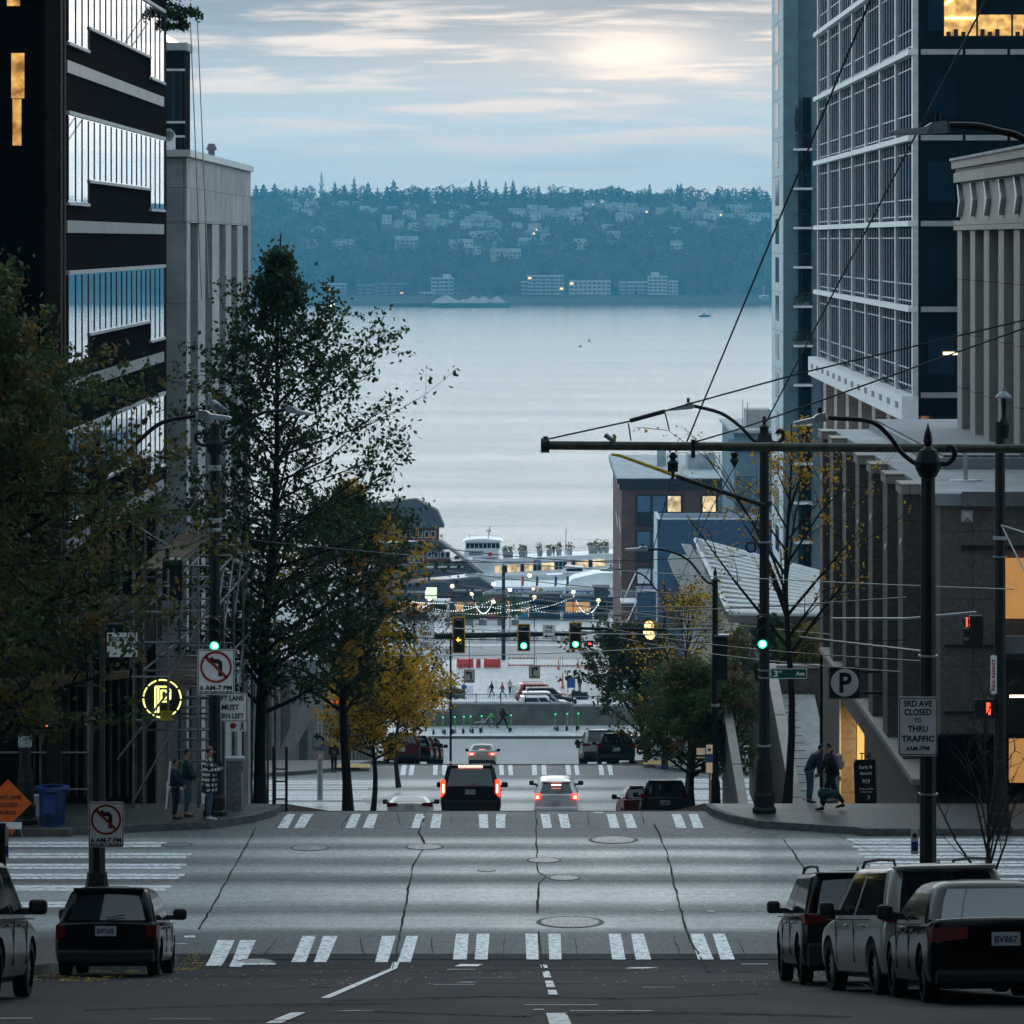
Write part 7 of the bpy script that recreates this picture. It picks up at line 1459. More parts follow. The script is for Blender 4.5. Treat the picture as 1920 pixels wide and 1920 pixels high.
SUV = dict(L=4.6, W=1.86, H=1.69, belt=1.03, rw=.36, gc=.24, top=[(0, 1.0), (.1, 1.05), (.5, 1.06), (3.3, 1.02), (3.5, 1.0), (4.3, .88), (4.6, .72)], cab=(.12, .42, 2.6, 3.45), tail=(.60, .97, .88, 1.03, 1.02), axles=(.88, 3.6), bz=.62, pz=.68, rails=True, spoiler=True, fin=True, wt=.76)
HATCH = dict(L=4.0, W=1.70, H=1.44, belt=.90, rw=.30, gc=.20, top=[(0, .84), (.08, .90), (.5, .92), (2.9, .90), (3.1, .88), (3.8, .76), (4.0, .62)], cab=(.10, .42, 2.05, 2.95), tail=(.66, .97, .62, .86, .84), axles=(.72, 3.2), bz=.44, pz=.60, wt=.72, spoiler=True)
SEDAN = dict(L=4.7, W=1.82, H=1.42, belt=.93, rw=.33, gc=.2, top=[(0, .90), (.06, .99), (.2, 1.0), (.7, .97), (3.2, .93), (3.5, .90), (4.4, .78), (4.7, .62)], cab=(.62, 1.30, 2.75, 3.6), tail=(.52, .98, .68, .86, .84), axles=(1.0, 3.8), bz=.40, pz=.66, wiper=False, wt=.70)
def P_(base, **k): d = dict(base); d.update(k); return d
gp = 'cars parked by the near crossing'
make_car('hatchback', 'old black hatchback with a blue reflection in its rear glass, left kerb', 'car', X(197, 64.4), 64.4, R(0), P_(HATCH, paint='paint_black', plate='BFP7695', W=1.70, H=1.46, pz=.66, tail=(.78, .97, .60, .84, .82)), gp)
make_car('crossover', 'grey crossover cut off by the left edge with glittering side', 'car', -7.36, 46.6, R(-1.0), P_(SUV, paint='paint_grey', H=1.72, rails=False), gp)
make_car('crossover', 'black crossover foremost of the three cars at the right kerb', 'car', 4.86, 57.6, R(2.5), P_(SUV, paint='paint_black', L=4.5, W=1.82, H=1.66, handle='chrome'), gp)
make_car('crossover', 'pale champagne crossover with roof rails between two black cars', 'car', 5.52, 51.4, R(8.0), P_(SUV, paint='paint_champagne', bumper='car_trim', bz=.66, tail=(.52, .98, .96, 1.10, 1.04), mirror='car_trim', handle='chrome', H=1.70), gp)
make_car('sedan', 'black sedan with red tail light and plate at the right edge', 'car', 5.62, 46.8, R(2.5), P_(SEDAN, H=1.46, belt=.97,  paint='paint_black', plate='BV867', W=1.80, pz=.68, tail=(.50, .97, .72, .90, .90)), gp)
gm = 'cars driving down the street'
make_car('large_suv', 'large dark suv braking with tall lit tail lights on the second slope', 'car', X(882, 137), 136.5, 0, P_(SUV, L=5.3, W=2.06, H=1.95, belt=1.20, gc=.3, rw=.40, paint='paint_navy', lit=True, brake=(.42, 1.86, .42), bz=.72, pz=.92, top=[(0, 1.18), (.1, 1.22), (4.0, 1.18), (5.1, 1.05), (5.3, .9)], cab=(.12, .55, 3.1, 4.0), tail=(.84, .97, .82, 1.42, 1.42), axles=(1.1, 4.2), plate='CKV', wt=.78), gm)
make_car('white_hatchback', 'white hatchback braking in the second crossing right of the large suv', 'car', X(1043, 164), 164.0, 0, P_(HATCH, L=4.35, W=1.82, H=1.48, paint='car_white', lit=True, brake=(.20, 1.30, .30), bumper='car_white', belt=.98, tail=(.72, 1.0, .74, .98, .98), cab=(.10, .62, 2.2, 3.1), pz=.60, top=[(0, .92), (.1, .98), (.5, 1.0), (3.1, .96), (4.1, .8), (4.35, .65)]), gm)
make_car('silver_sedan', 'small pale sedan with lit brake lights nearing the retaining wall', 'car', X(904, 252), 251.0, 0, P_(SEDAN, paint='paint_silver', lit=True, brake=(.2, 1.02, .8), W=1.78), gm)
make_car('white_coupe', 'low white car showing only its roof below the crest', 'car', X(771, 159), 157.0, R(1), P_(SEDAN, paint='car_white', H=1.15, belt=.82, W=1.84, top=[(0, .8), (.2, .84), (3.2, .8), (4.4, .68), (4.7, .52)]), gm)
g3 = 'cars parked along the lower blocks'
make_car('dark_wagon', 'dark hatchback showing red tail lights below the crest at the right', 'car', X(1246, 142), 141.0, 0, P_(HATCH, W=1.76, H=1.50, paint='paint_black', tail=(.74, 1.0, .80, 1.0, 1.0), plate='ABK'), g3)
make_car('small_car', 'dark red car corner peeking left of the dark hatchback at the crest', 'car', X(1213, 146.5), 147.0, R(4), P_(HATCH, paint='paint_maroon', H=1.40), g3)
make_car('maroon_hatchback', 'maroon hatchback parked under the yellow trees', 'car', X(753, 189.5), 189.5, R(1), P_(HATCH, L=4.45, W=1.76, H=1.52, paint='paint_maroon', belt=1.0, tail=(.80, 1.0, .78, 1.12, 1.12), top=[(0, .98), (.1, 1.02), (3.2, .98), (4.45, .7)]), g3)
for k, (px, yy, m, lab) in enumerate(((793, 196, 'paint_black', 'black car parked in front of the maroon hatchback'), (803, 203, 'paint_maroon', 'dark red car second ahead of the maroon hatchback'), (812, 210, 'paint_black', 'black car third ahead of the maroon hatchback'))):
    make_car('parked_car', lab, 'car', -5.95+.1*k, yy, R(-1), P_(HATCH, paint=m, cut=False), g3)
make_car('black_hatchback', 'black hatchback parked right, beneath the dense dark tree', 'car', X(1156, 187.5), 187.5, R(0), P_(HATCH, L=4.2, W=1.80, H=1.46, paint='paint_navy', tail=(.74, 1.0, .74, .95, .95), plate='DGL'), g3)
for k, (yy, m, lab) in enumerate(((193, 'paint_silver', 'silver car parked next ahead of the black hatchback'), (199.5, 'car_white', 'white car parked second ahead of the black hatchback'), (206, 'paint_grey', 'grey car parked third ahead of the black hatchback'), (213, 'paint_black', 'black car parked fourth ahead of the black hatchback'))):
    make_car('parked_car', lab, 'car', 3.35+.05*k, yy, R(2), P_(HATCH if k % 2 else SUV, paint=m, cut=False), g3)
# lot behind the retaining wall: cars seen from the side
for k, (px, yy, m, lab, base) in enumerate(((1018, 364.3, 'paint_red', 'red suv farthest in the row behind the retaining wall', SUV), (1030, 361, 'paint_navy', 'dark car second in the row behind the wall railing', SUV), (1024, 357.6, 'paint_silver', 'silver van third in the row behind the wall railing', SUV), (1020, 354.2, 'car_white', 'white suv nearest to the wall railing', SUV))):
    make_car('parked_suv', lab, 'car', X(px-50, yy), yy, R(-84), P_(base, paint=m, cut=False, L=4.9, H=1.78, W=1.9, rails=k in (0, 3)), 'cars in the lot behind the retaining wall', z=gz(yy), pitch=0)
# ---------------------------------------------------------------- people
for n_, c_ in (('skin', (.36, .20, .14)), ('hair_dark', (.012, .009, .008)), ('cloth_black', (.010, .010, .012)), ('cloth_navy', (.012, .022, .05)), ('cloth_green', (.015, .045, .045)), ('denim', (.05, .10, .17)), ('beanie_mauve', (.22, .11, .15)), ('boot_brown', (.12, .05, .02)), ('shoe_white', (.60, .60, .60)),
               ('cloth_red', (.35, .03, .03)), ('cloth_white', (.6, .6, .6)), ('mask_blue', (.5, .6, .68)), ('strap_pink', (.36, .27, .31)), ('cloth_grey', (.10, .10, .11)), ('cloth_blue', (.04, .12, .28))): mat(n_, c_, .85, var=.18, scale=9)
def plaid():
    m = bpy.data.materials.new('plaid'); m.use_nodes = True; nt = m.node_tree; b = nt.nodes['Principled BSDF']; L = nt.links.new; tc = nt.nodes.new('ShaderNodeTexCoord'); s = nt.nodes.new('ShaderNodeSeparateXYZ'); L(tc.outputs['Object'], s.inputs[0])
    def st(o, k, ph): return math_(nt, 'GREATER_THAN', math_(nt, 'SINE', math_(nt, 'ADD', math_(nt, 'MULTIPLY', o, k), ph)), -.1)
    a = st(math_(nt, 'ADD', s.outputs['X'], math_(nt, 'MULTIPLY', s.outputs['Y'], 1)), 54, 0); z = st(s.outputs['Z'], 54, 1)
    k = math_(nt, 'ADD', math_(nt, 'MULTIPLY', a, .5), math_(nt, 'MULTIPLY', z, .5)); r = ramp(nt, [(0, (.012, .012, .014)), (.45, (.04, .045, .05)), (.9, (.62, .64, .66))], 'CONSTANT'); r.color_ramp.elements[1].position = .4; r.color_ramp.elements[2].position = .9
    L(k, r.inputs[0]); L(r.outputs[0], b.inputs['Base Color']); b.inputs['Roughness'].default_value = .9; MATS['plaid'] = m
plaid()
def skin(name, pts, edges, rad, m, parent, root=0, sub=2):
    me = bpy.data.meshes.new(name); me.from_pydata([tuple(p) for p in pts], edges, []); o = bpy.data.objects.new(name, me); COL.objects.link(o)
    md = o.modifiers.new('s', 'SKIN'); md.use_smooth_shade = True; o.modifiers.new('u', 'SUBSURF').levels = sub
    sv = me.skin_vertices[0].data
    for i, r in enumerate(rad): sv[i].radius = r if hasattr(r, '__len__') else (r, r); sv[i].use_root = (i == root)
    dg = bpy.context.evaluated_depsgraph_get(); me2 = bpy.data.meshes.new_from_object(o.evaluated_get(dg)); bpy.data.objects.remove(o); bpy.data.meshes.remove(me)
    me2.name = name; me2.materials.clear(); return link(name, me2, m, parent, True, 180)
def person(lab, x, y, yaw, H=1.68, top='cloth_black', legs='cloth_black', shoes='cloth_black', hair='hair_dark', hat=None, pose='stand', coat=0, fem=True, bag=None, phone=False, z=None, detail=True, beard=False, mask=False, grp=None, hood=False, lean=0.0, cat='person'):
    """faces local +X"""
    t = thing('person', lab, cat, (x, y, (gz(y)+KW) if z is None else z), (0, 0, yaw), group=grp); s = H/1.7
    V3 = lambda a, b_, c: Vector((a*s, b_*s, c*s))
    sw = .165 if fem else .19; hw = .085
    st = {'stand': (0, 0, .02, -.02), 'walk': (.24, -.24, .3, -.3), 'stride': (.32, -.34, .35, -.35)}[pose if pose in ('stand', 'walk', 'stride') else 'stand']
    ln = lean
    pel = V3(0, 0, .93); sp = V3(.02+ln*.35, 0, 1.10); ch = V3(.01+ln*.8, 0, 1.30); nk = V3(.0+ln*1.15, 0, 1.46-abs(ln)*.15); hb = V3(.02+ln*1.35, 0, 1.53-abs(ln)*.2); hc = V3(.035+ln*1.5, 0, 1.60-abs(ln)*.25); ht = V3(.02+ln*1.55, 0, 1.665-abs(ln)*.28)
    shl = [V3(-.01+ln*1.0, sg*sw, 1.40-abs(ln)*.12) for sg in (1, -1)]
    if pose == 'phone' or phone: el = [V3(.06+ln, sg*(sw+.04), 1.15) for sg in (1, -1)]; wr = [V3(.26+ln, sg*.07, 1.19) for sg in (1, -1)]
    elif pose == 'carry': el = [V3(.10+ln, sg*(sw+.03), 1.14) for sg in (1, -1)]; wr = [V3(.24+ln, sg*.10, .95) for sg in (1, -1)]
    else: el = [V3((-sg*st[2]*.35)+ln*.7, sg*(sw+.05), 1.13) for sg in (1, -1)]; wr = [V3(.05-sg*st[2]*.75+ln*.5, sg*(sw+.055), .90) for sg in (1, -1)]
    hip = [V3(0, sg*hw, .90) for sg in (1, -1)]; f0 = (st[0], st[1])
    kn = [V3(f0[i]*.55+.02, (1, -1)[i]*hw*.95, .50) for i in (0, 1)]; ank = [V3(f0[i]-.02-(.07 if f0[i] < 0 else 0), (1, -1)[i]*hw*.9, .09+(.05 if f0[i] < -.1 else 0)) for i in (0, 1)]; toe = [a+V3(.17, 0, -.055-(.03 if f0[i] < -.1 else 0)) for i, a in enumerate(ank)]
    pts = [pel, sp, ch, nk, hb, hc, ht]; ed = [(0, 1), (1, 2), (2, 3), (3, 4), (4, 5), (5, 6)]; rd = [(.12*s, .11*s), (.11*s, .10*s), (.13*s, .11*s), (.052*s, .052*s), (.062*s, .06*s), (.092*s, .078*s), (.06*s, .055*s)]
    for i in (0, 1):
        k = len(pts); pts += [shl[i], el[i], wr[i], wr[i]+(wr[i]-el[i]).normalized()*.085*s]; ed += [(2, k), (k, k+1), (k+1, k+2), (k+2, k+3)]; rd += [.058*s, .042*s, .026*s, (.040*s, .022*s)]
        k = len(pts); pts += [hip[i], kn[i], ank[i], toe[i]]; ed += [(0, k), (k, k+1), (k+1, k+2), (k+2, k+3)]; rd += [.085*s, .056*s, .038*s, .035*s]
    body = skin('body', pts, ed, rd, 'skin', t)
    if detail:
        for i in (0, 1):   # fingers and thumb, slightly curled
            h0 = wr[i]+(wr[i]-el[i]).normalized()*.075*s; d = (wr[i]-el[i]).normalized(); sd = Vector((0, 1, 0)) if abs(d.y) < .7 else Vector((1, 0, 0)); cu = Vector((0, -(1, -1)[i], 0)) if d.z < -.5 else Vector((0, 0, 1)); sd = d.cross(cu).normalized(); B = MB()
            for q in range(4): o_ = h0+sd*(q-1.5)*.019*s; l = (.062, .072, .068, .052)[q]*s; B.tube([o_-d*.02, o_+d*l*.5+cu*.006, o_+d*l*.85+cu*.022], [.0095*s, .009*s, .006*s], 6)
            B.tube([wr[i]+d*.02+sd*.03*s, wr[i]+d*.055*s+sd*.05*s+cu*.01, wr[i]+d*.08*s+sd*.045*s+cu*.025], [.012*s, .011*s, .007*s], 6); B.build('fingers', 'skin', t, smooth=True)
        B = MB(); B.tube([hc+V3(.075, 0, .0), hc+V3(.105, 0, -.02), hc+V3(.085, 0, -.032)], [.010*s, .014*s, .012*s], 6); B.build('nose', 'skin', t, smooth=True)
        B = MB()
        for sg in (1, -1): B.lathe([(.001, -.008), (.009, 0), (.001, .008)], (hc.x+.082*s), sg*.028*s, 6, z0=hc.z+.006*s)
        B.build('eyes', 'hair_dark', t); B = MB(); B.tube([hc+V3(.083, -.02, -.05), hc+V3(.090, 0, -.052), hc+V3(.083, .02, -.05)], .005*s, 5); B.build('mouth', 'boot_brown', t)
        B = MB(); [B.tube([hc+V3(-.01, sg*.078, .02), hc+V3(-.015, sg*.09, .0), hc+V3(-.005, sg*.08, -.03)], [.012*s, .014*s, .008*s], 6) for sg in (1, -1)]; B.build('ears', 'skin', t, smooth=True)
    # trousers
    P_t = [pel+V3(0, 0, .05)]; E_t = []; R_t = [(.125*s, .135*s)]
    for i in (0, 1): k = len(P_t); P_t += [hip[i]-V3(0, 0, .03), kn[i], ank[i]+V3(0, 0, .03)]; E_t += [(0, k), (k, k+1), (k+1, k+2)]; R_t += [.098*s, .072*s, .058*s]
    skin('trousers', P_t, E_t, R_t, legs, t)
    for i in (0, 1): a = ank[i]; skin('shoe', [a+V3(-.045, 0, -.02), a+V3(.03, 0, -.03), a+V3(.12, 0, -.05), toe[i]+V3(.03, 0, .0)], [(0, 1), (1, 2), (2, 3)], [(.05*s, .055*s), (.055*s, .05*s), (.045*s, .035*s), (.032*s, .022*s)], shoes, t, sub=1)
    low = .93-.02-coat
    P_c = [V3(0, 0, low), V3(0, 0, (low+1.05)/2), sp, ch, nk-V3(0, 0, .035)]; E_c = [(0, 1), (1, 2), (2, 3), (3, 4)]; fl = .155+.25*coat; cw = .12*coat; R_c = [(fl*s, (fl+.01)*s), ((.155+cw)*s, (.16+cw)*s), ((.145+cw)*s, (.15+cw)*s), ((.165+cw*.6)*s, (.14+cw*.6)*s), (.085*s, .075*s)]
    for i in (0, 1): k = len(P_c); P_c += [shl[i], el[i], wr[i]]; E_c += [(3, k), (k, k+1), (k+1, k+2)]; R_c += [(.085+cw*.4)*s, (.066+cw*.4)*s, (.052+cw*.4)*s]
    skin('coat' if coat > .1 else 'jacket', P_c, E_c, R_c, top, t, root=2)
    if hood: skin('hood', [nk+V3(-.06, 0, -.02), nk+V3(-.02, 0, .05)], [(0, 1)], [(.10*s, .11*s), (.085*s, .09*s)], top, t, sub=1)
    if hat: skin('hat', [hc+V3(-.02, 0, .035), hc+V3(-.03, 0, .085), hc+V3(-.045, 0, .12)], [(0, 1), (1, 2)], [(.105*s, .094*s), (.085*s, .08*s), (.03*s, .03*s)], hat, t); B = MB(); B.lathe([(.001, -.03*s), (.03*s, 0), (.001, .03*s)], hc.x-.06*s, 0, 8, z0=hc.z+.145*s); B.build('pompom', hat, t) if hat == 'beanie_mauve' else None
    if hair: skin('hair', [hc+V3(-.035, 0, -.06 if fem else .0), hc+V3(-.045, 0, .015), hc+V3(-.015, 0, .055), hc+V3(.02, 0, .075)], [(0, 1), (1, 2), (2, 3)], [(.055*s, .06*s), (.075*s, .08*s), (.085*s, .082*s), (.06*s, .06*s)], hair, t)
    if mask: skin('mask', [hc+V3(.06, 0, -.03), hc+V3(.075, 0, -.06)], [(0, 1)], [(.045*s, .05*s), (.03*s, .04*s)], 'mask_blue', t, sub=1)
    if phone: B = MB(); c = (wr[0]+wr[1])/2+V3(.07, 0, .06); B.rbox(c.x-.006, c.x+.006, -.038, .038, c.z-.06, c.z+.08, .004); setp(B.build('phone', 'sign_black', t))
    return t
def backpack(lab, x, y, z, yaw, m='strap_pink', nm='backpack'):
    t = thing(nm, lab, 'bag', (x, y, z), (0, 0, yaw)); B = MB(); B.rbox(-.09, .09, -.14, .14, -.22, .22, .05); B.build('body', m, t); B = MB(); B.rbox(-.13, -.091, -.11, .11, -.18, .02, .02); B.build('pocket', m, t); B = MB(); [B.tube([(.08, sg*.09, .2), (.17, sg*.10, .19), (.2, sg*.10, .02), (.1, sg*.1, -.15)], .015, 5) for sg in (1, -1)]; B.build('straps', m, t); return t
gpp = 'pedestrians on the near corners'
person('person in a long black and white plaid coat and mauve beanie looking at a phone', X(392, 89.4), 89.4, R(8), 1.67, 'plaid', 'denim', 'shoe_white', hat='beanie_mauve', coat=.32, phone=True, grp=gpp)
person('person in dark teal jacket, jeans and brown boots behind the smaller dark figure', X(350, 90.0), 90.0, R(0), 1.54, 'cloth_green', 'denim', 'boot_brown', pose='carry', grp=gpp)
person('short person all in dark navy waiting at the left corner', X(328, 89.6), 89.6, R(-6), 1.36, 'cloth_navy', 'cloth_navy', 'cloth_black', pose='carry', grp=gpp)
person('person in black with white mask and pale backpack striding at the right corner', X(1558, 91.0), 91.0, R(185), 1.55, 'cloth_black', 'cloth_black', 'cloth_black', pose='walk', fem=False, mask=True, grp=gpp, hood=True, lean=.04)
person('person in dark clothes bending forward beside the lit entrance', X(1518, 93.4), 93.4, R(20), 1.42, 'cloth_navy', 'denim', 'cloth_black', pose='stand', fem=False, grp=gpp, lean=.22)
backpack('pale pink backpack on the back of the striding person in black', X(1573, 91.0), 91.0, gz(91)+KW+1.12, R(185)).scale = (.8, .8, .8); t = backpack('dark teal duffel bag carried by the striding person', X(1552, 90.7), 90.7, gz(91)+KW+.42, R(95), 'cloth_green', 'duffel_bag'); t.rotation_euler = (0, R(90), R(5))
mat('helmet', (.55, .6, .6), .5)
person('person in black with a white hat and backpack crossing beyond the pale grey post', X(626, 176.5), 176.5, R(80), 1.50, 'cloth_black', 'cloth_black', 'cloth_black', hair='cloth_white', hat='cloth_white', coat=.2, detail=False)
person('grey haired person in dark coat beside the dense dark tree', X(1212, 180), 180.5, R(170), 1.62, 'cloth_black', 'cloth_grey', 'cloth_black', hair='cloth_white', coat=.25, detail=False, fem=False)
person('person in black striding along the retaining wall past the parked bicycle', X(943, 277), 277.2, R(0), 1.72, 'cloth_black', 'cloth_black', 'cloth_black', pose='stride', coat=.15, detail=False, fem=False)
gq = 'pedestrians on the waterfront'
for k, (px, py, tp, lg, ya, ps, lab) in enumerate(((922, 1306, 'cloth_black', 'cloth_black', 190, 'walk', 'person in black walking on the pale waterfront square'), (942, 1308, 'cloth_red', 'cloth_grey', 185, 'stride', 'person in red top walking between two others on the waterfront'), (956, 1303, 'cloth_white', 'cloth_black', 260, 'stand', 'person in white top walking right of the one in red'),
                                                 (870, 1310, 'cloth_blue', 'cloth_navy', 90, 'walk', 'person in blue walking left of the others on the waterfront'), (1087, 1297, 'cloth_black', 'cloth_black', 90, 'stand', 'dark figure near the blue sign stand on the waterfront'))):
    Y = (CZ-4)*F/(py-CY); Y = max(Y, 431); person(lab, X(px, Y), Y, R(ya), 1.68, tp, lg, 'cloth_black', pose=ps, detail=False, fem=k % 2 == 0, grp=gq, z=4.0)
# ---------------------------------------------------------------- retaining wall, railing and scooters
mat('wall_concrete', (.16, .16, .155), .85, var=.25, scale=1.2); mat('scooter_green', (.12, .55, .10), .4, var=0); mat('scooter_lamp', (.1, .7, .3), .4, var=0, emit=(.05, .8, .35), es=.5); mat('cycle_white', (.6, .62, .62), .4, var=0)
zr = 19.5+KW
t = thing('retaining_wall', 'grey concrete retaining wall with steel railing at the end of the street', 'wall', (0, 279.5, zr), world=True)
for (x0, x1, zt, y) in ((-9.5, -5.86, 20.7, 278.6), (-5.85, 2.72, 21.15, 279.2), (2.73, 12, 21.0, 279.2)):
    b = MB(); b.box(x0, x1, y, y+.5, 12.5, zt); b.build('wall', 'wall_concrete', t); b = MB(); b.box(x0, x1, y-.04, y+.54, zt, zt+.08); b.build('coping', 'roof_grey', t)
    b = MB(); b.tube([(x0, y+.2, zt+.68), (x1, y+.2, zt+.68)], .03, 5); b.tube([(x0, y+.2, zt+.14), (x1, y+.2, zt+.14)], .02, 5); b.build('rail', 'pole_grey', t)
    b = MB()
    for xx in np.arange(x0+.1, x1, .13): b.tube([(xx, y+.2, zt+.08), (xx, y+.2, zt+.68)], .012, 4)
    b.build('balusters', 'pole_grey', t)
    for xx in np.arange(x0+.05, x1, 1.75): b = MB(); b.tube([(xx, y+.2, zt+.08), (xx, y+.2, zt+.75)], .035, 5); b.build('rail_post', 'pole_paint', t)
def scooter(px, Y, yaw, lab):
    t = thing('scooter', lab, 'scooter', (X(px, Y), Y, zr), (0, 0, yaw), group='rental scooters parked along the far kerb')
    b = MB(); b.rbox(-.08, .08, -.4, .35, .09, .14, .02); b.build('deck', 'car_trim', t); b = MB(); b.tube([(0, .38, .12), (0, .30, 1.12)], .03, 6); b.build('stem', 'scooter_green', t)
    b = MB(); b.tube([(-.24, .29, 1.13), (.24, .29, 1.13)], .022, 6); b.build('handlebar', 'signal_black', t); b = MB(); b.rbox(-.07, .07, .24, .32, 1.08, 1.17, .02); b.build('display', 'scooter_lamp', t)
    for yy in (-.42, .42): b = MB(); b.tube([(-.035, yy, .12), (.035, yy, .12)], .12, 14); b.build('wheel', 'tyre_rubber', t)
    b = MB(); b.rbox(-.07, .07, -.42, -.3, .14, .36, .02); b.build('battery', 'car_trim', t)
for k, (px, yy) in enumerate(((813, 274.2), (832, 274.4), (851, 274.6), (869, 274.8), (884, 275), (902, 275.2), (957, 275.6), (1043, 276.2), (1063, 276.4), (1083, 276.6))):
    scooter(px, yy, R(14*math.sin(k*2)), ['leftmost green scooter on the kerb before the wall', 'second green scooter from the left on the kerb', 'third green scooter from the left on the kerb', 'fourth green scooter from the left on the kerb', 'fifth green scooter from the left on the kerb', 'green scooter standing just below the bicycle', 'lone green scooter in the middle of the kerb', 'left of the three green scooters at the right', 'middle of the three green scooters at the right', 'right of the three green scooters at the right'][k])
t = thing('bicycle', 'white and green rental bicycle leaning by the retaining wall', 'bicycle', (X(915, 278), 277.9, zr), (0, 0, R(4)))
for xx in (-.95, .28): b = MB(); n = 22; b.tube([(xx+.33*math.cos(2*math.pi*i/n), 0, .34+.33*math.sin(2*math.pi*i/n)) for i in range(n+1)], .022, 6); [b.tube([(xx, 0, .34), (xx+.32*math.cos(a), 0, .34+.32*math.sin(a))], .004, 3) for a in np.arange(0, 6.2, .5)]; b.build('wheel', 'tyre_rubber', t)
b = MB(); b.tube([(-.95, 0, .34), (-.55, 0, .45), (-.3, 0, .35), (.1, 0, .85), (.28, 0, .34)], .035, 6); b.tube([(-.3, 0, .35), (-.5, 0, .9)], .03, 6); b.build('frame', 'cycle_white', t); b = MB(); b.tube([(.1, 0, .85), (.03, 0, 1.12), (-.1, .2, 1.15)], .022, 6); b.tube([(.03, 0, 1.12), (-.1, -.2, 1.15)], .022, 6); b.build('handlebar', 'signal_black', t)
b = MB(); b.rbox(-.66, -.38, -.07, .07, .9, .97, .02); b.build('saddle', 'signal_black', t); b = MB(); b.rbox(.1, .36, -.16, .16, .75, .98, .02); b.build('basket', 'scooter_green', t)
# the long lamp standards and small items beyond the wall
# ---------------------------------------------------------------- waterfront level (z = 4)
def YZ(py, z=4.0): return (CZ-z)*F/(py-CY)
mat('barrier_red', (.75, .07, .05), .5, var=.15); mat('barrier_white', (.62, .62, .62), .6, var=.1); mat('cone_orange', (.75, .14, .03), .6)
sheet('road', -300, 300, YZ(1262), YZ(1212), .02, 'road_far', kind='structure') if 'road_far' in MATS else None
mat('asphalt_far', (.20, .215, .225), .55, var=.25, scale=.15); sheet('road', -300, 300, 471, 486, .01, 'asphalt_far', kind='structure'); sheet('road', -300, 300, 489, 500, .012, 'asphalt_far', kind='structure')
for k, px in enumerate((872, 923)):
    Y = 462; t = thing('water_barrier', 'red plastic water filled barrier, %s of the pair on the waterfront road' % ('left' if k == 0 else 'right'), 'barrier', (X(px, Y), Y, 4.0), group='red plastic barriers')
    b = MB(); b.prism([(-.98, 0), (.98, 0), (1.0, .35), (.94, 1.05), (.7, 1.05), (.66, .95), (-.66, .95), (-.7, 1.05), (-.94, 1.05), (-1.0, .35)], -.3, .3); b.build('body', 'barrier_red', t); b = MB()
    for q in (-.5, 0, .5): b.box(q-.12, q+.12, -.32, -.301, .2, .3)
    b.build('fork_slots', 'sign_black', t)
for k, (px, n) in enumerate(((897, 1), (1150, 0))):
    if n: t = thing('traffic_drum', 'striped orange drum between the two red barriers', 'traffic drum', (X(px, 462), 462, 4)); b = MB(); [b.lathe([(.3-.01*j, 0), (.29-.01*j, .17)], 0, 0, 12, z0=j*.2) for j in range(5)]; b.build('body', 'barrier_red', t)
for k, (x0, x1) in enumerate(((952, 1003), (1004, 1052), (1053, 1110))):
    Y = 462; t = thing('fence_panel', ('orange and white barricade panel left of the grey tarpaulin', 'orange and white barricade panel in the middle of the road works', 'orange and white barricade panel at the right end of the road works')[k], 'barricade', (X(x0, Y), Y, 4), group='striped barricade panels')
    w = X(x1, Y)-X(x0, Y)
    for j, zz in enumerate((.12, .95) if k == 0 else (.05,)):
        b = MB(); b.box(0, w, -.02, .02, zz, zz+.2); pl = b.build('board', 'barrier_white', t); b = MB()
        for q in np.arange(.05, w-.25, .42): b.add([(q, -.023, zz), (q+.2, -.023, zz), (q+.3, -.023, zz+.2), (q+.1, -.023, zz+.2)], [(0, 1, 2, 3)])
        b.build('stripes', 'cone_orange', pl)
    for q in (.1, w-.1): b = MB(); b.tube([(q, .05, 0), (q, .05, 1.2)], .03, 5); b.build('post', 'galvanised', t)
for k, (px, py) in enumerate(((1047, 1252), (1084, 1250), (1101, 1252), (1055, 1288))):
    Y = YZ(py+2); t = thing('traffic_cone', ('orange cone left of the road works end', 'orange cone in the middle of the road works end', 'orange cone at the right end of the road works', 'tall orange cone beside the blue sign stand')[k], 'traffic cone', (X(px, Y), Y, 4), group='orange traffic cones'); b = MB(); h = 1.1 if k != 3 else 1.9; b.lathe([(.24, 0), (.24, .05), (.13, .06), (.03, h)], n=12); b.build('cone', 'cone_orange', t); b = MB(); b.lathe([(.115, 0), (.085, .28)], n=12, z0=.35); b.build('band', 'barrier_white', t)
t = thing('sign_stand', 'blue parking sign stand right of the tall orange cone', 'sign', (X(1071, 430), 431, 4)); b = MB(); b.box(-.45, .45, -.03, .03, 1.1, 2.2); b.build('panel', 'sign_blue', t); b = MB(); b.tube([(-.35, .02, 0), (-.35, .02, 1.1)], .04, 5); b.tube([(.35, .02, 0), (.35, .02, 1.1)], .04, 5); b.build('posts', 'pole_paint', t)
for k, px in enumerate((881, 917, 965)):
    t = thing('sign_board', ('white board', 'narrow white board', 'white board')[k]+(' left of the walking person in black', ' just left of the walking person in black', ' standing left of the red suv')[k], 'board', (X(px, 434), 434, 4)); b = MB(); w = (.36, .16, .3)[k]; b.box(-w, w, 0, .03, .1, 1.0); b.build('panel', 'sign_white', t); b = MB(); b.tube([(-w, .04, 0), (-w, .04, .9)], .02, 4); b.build('leg', 'galvanised', t)
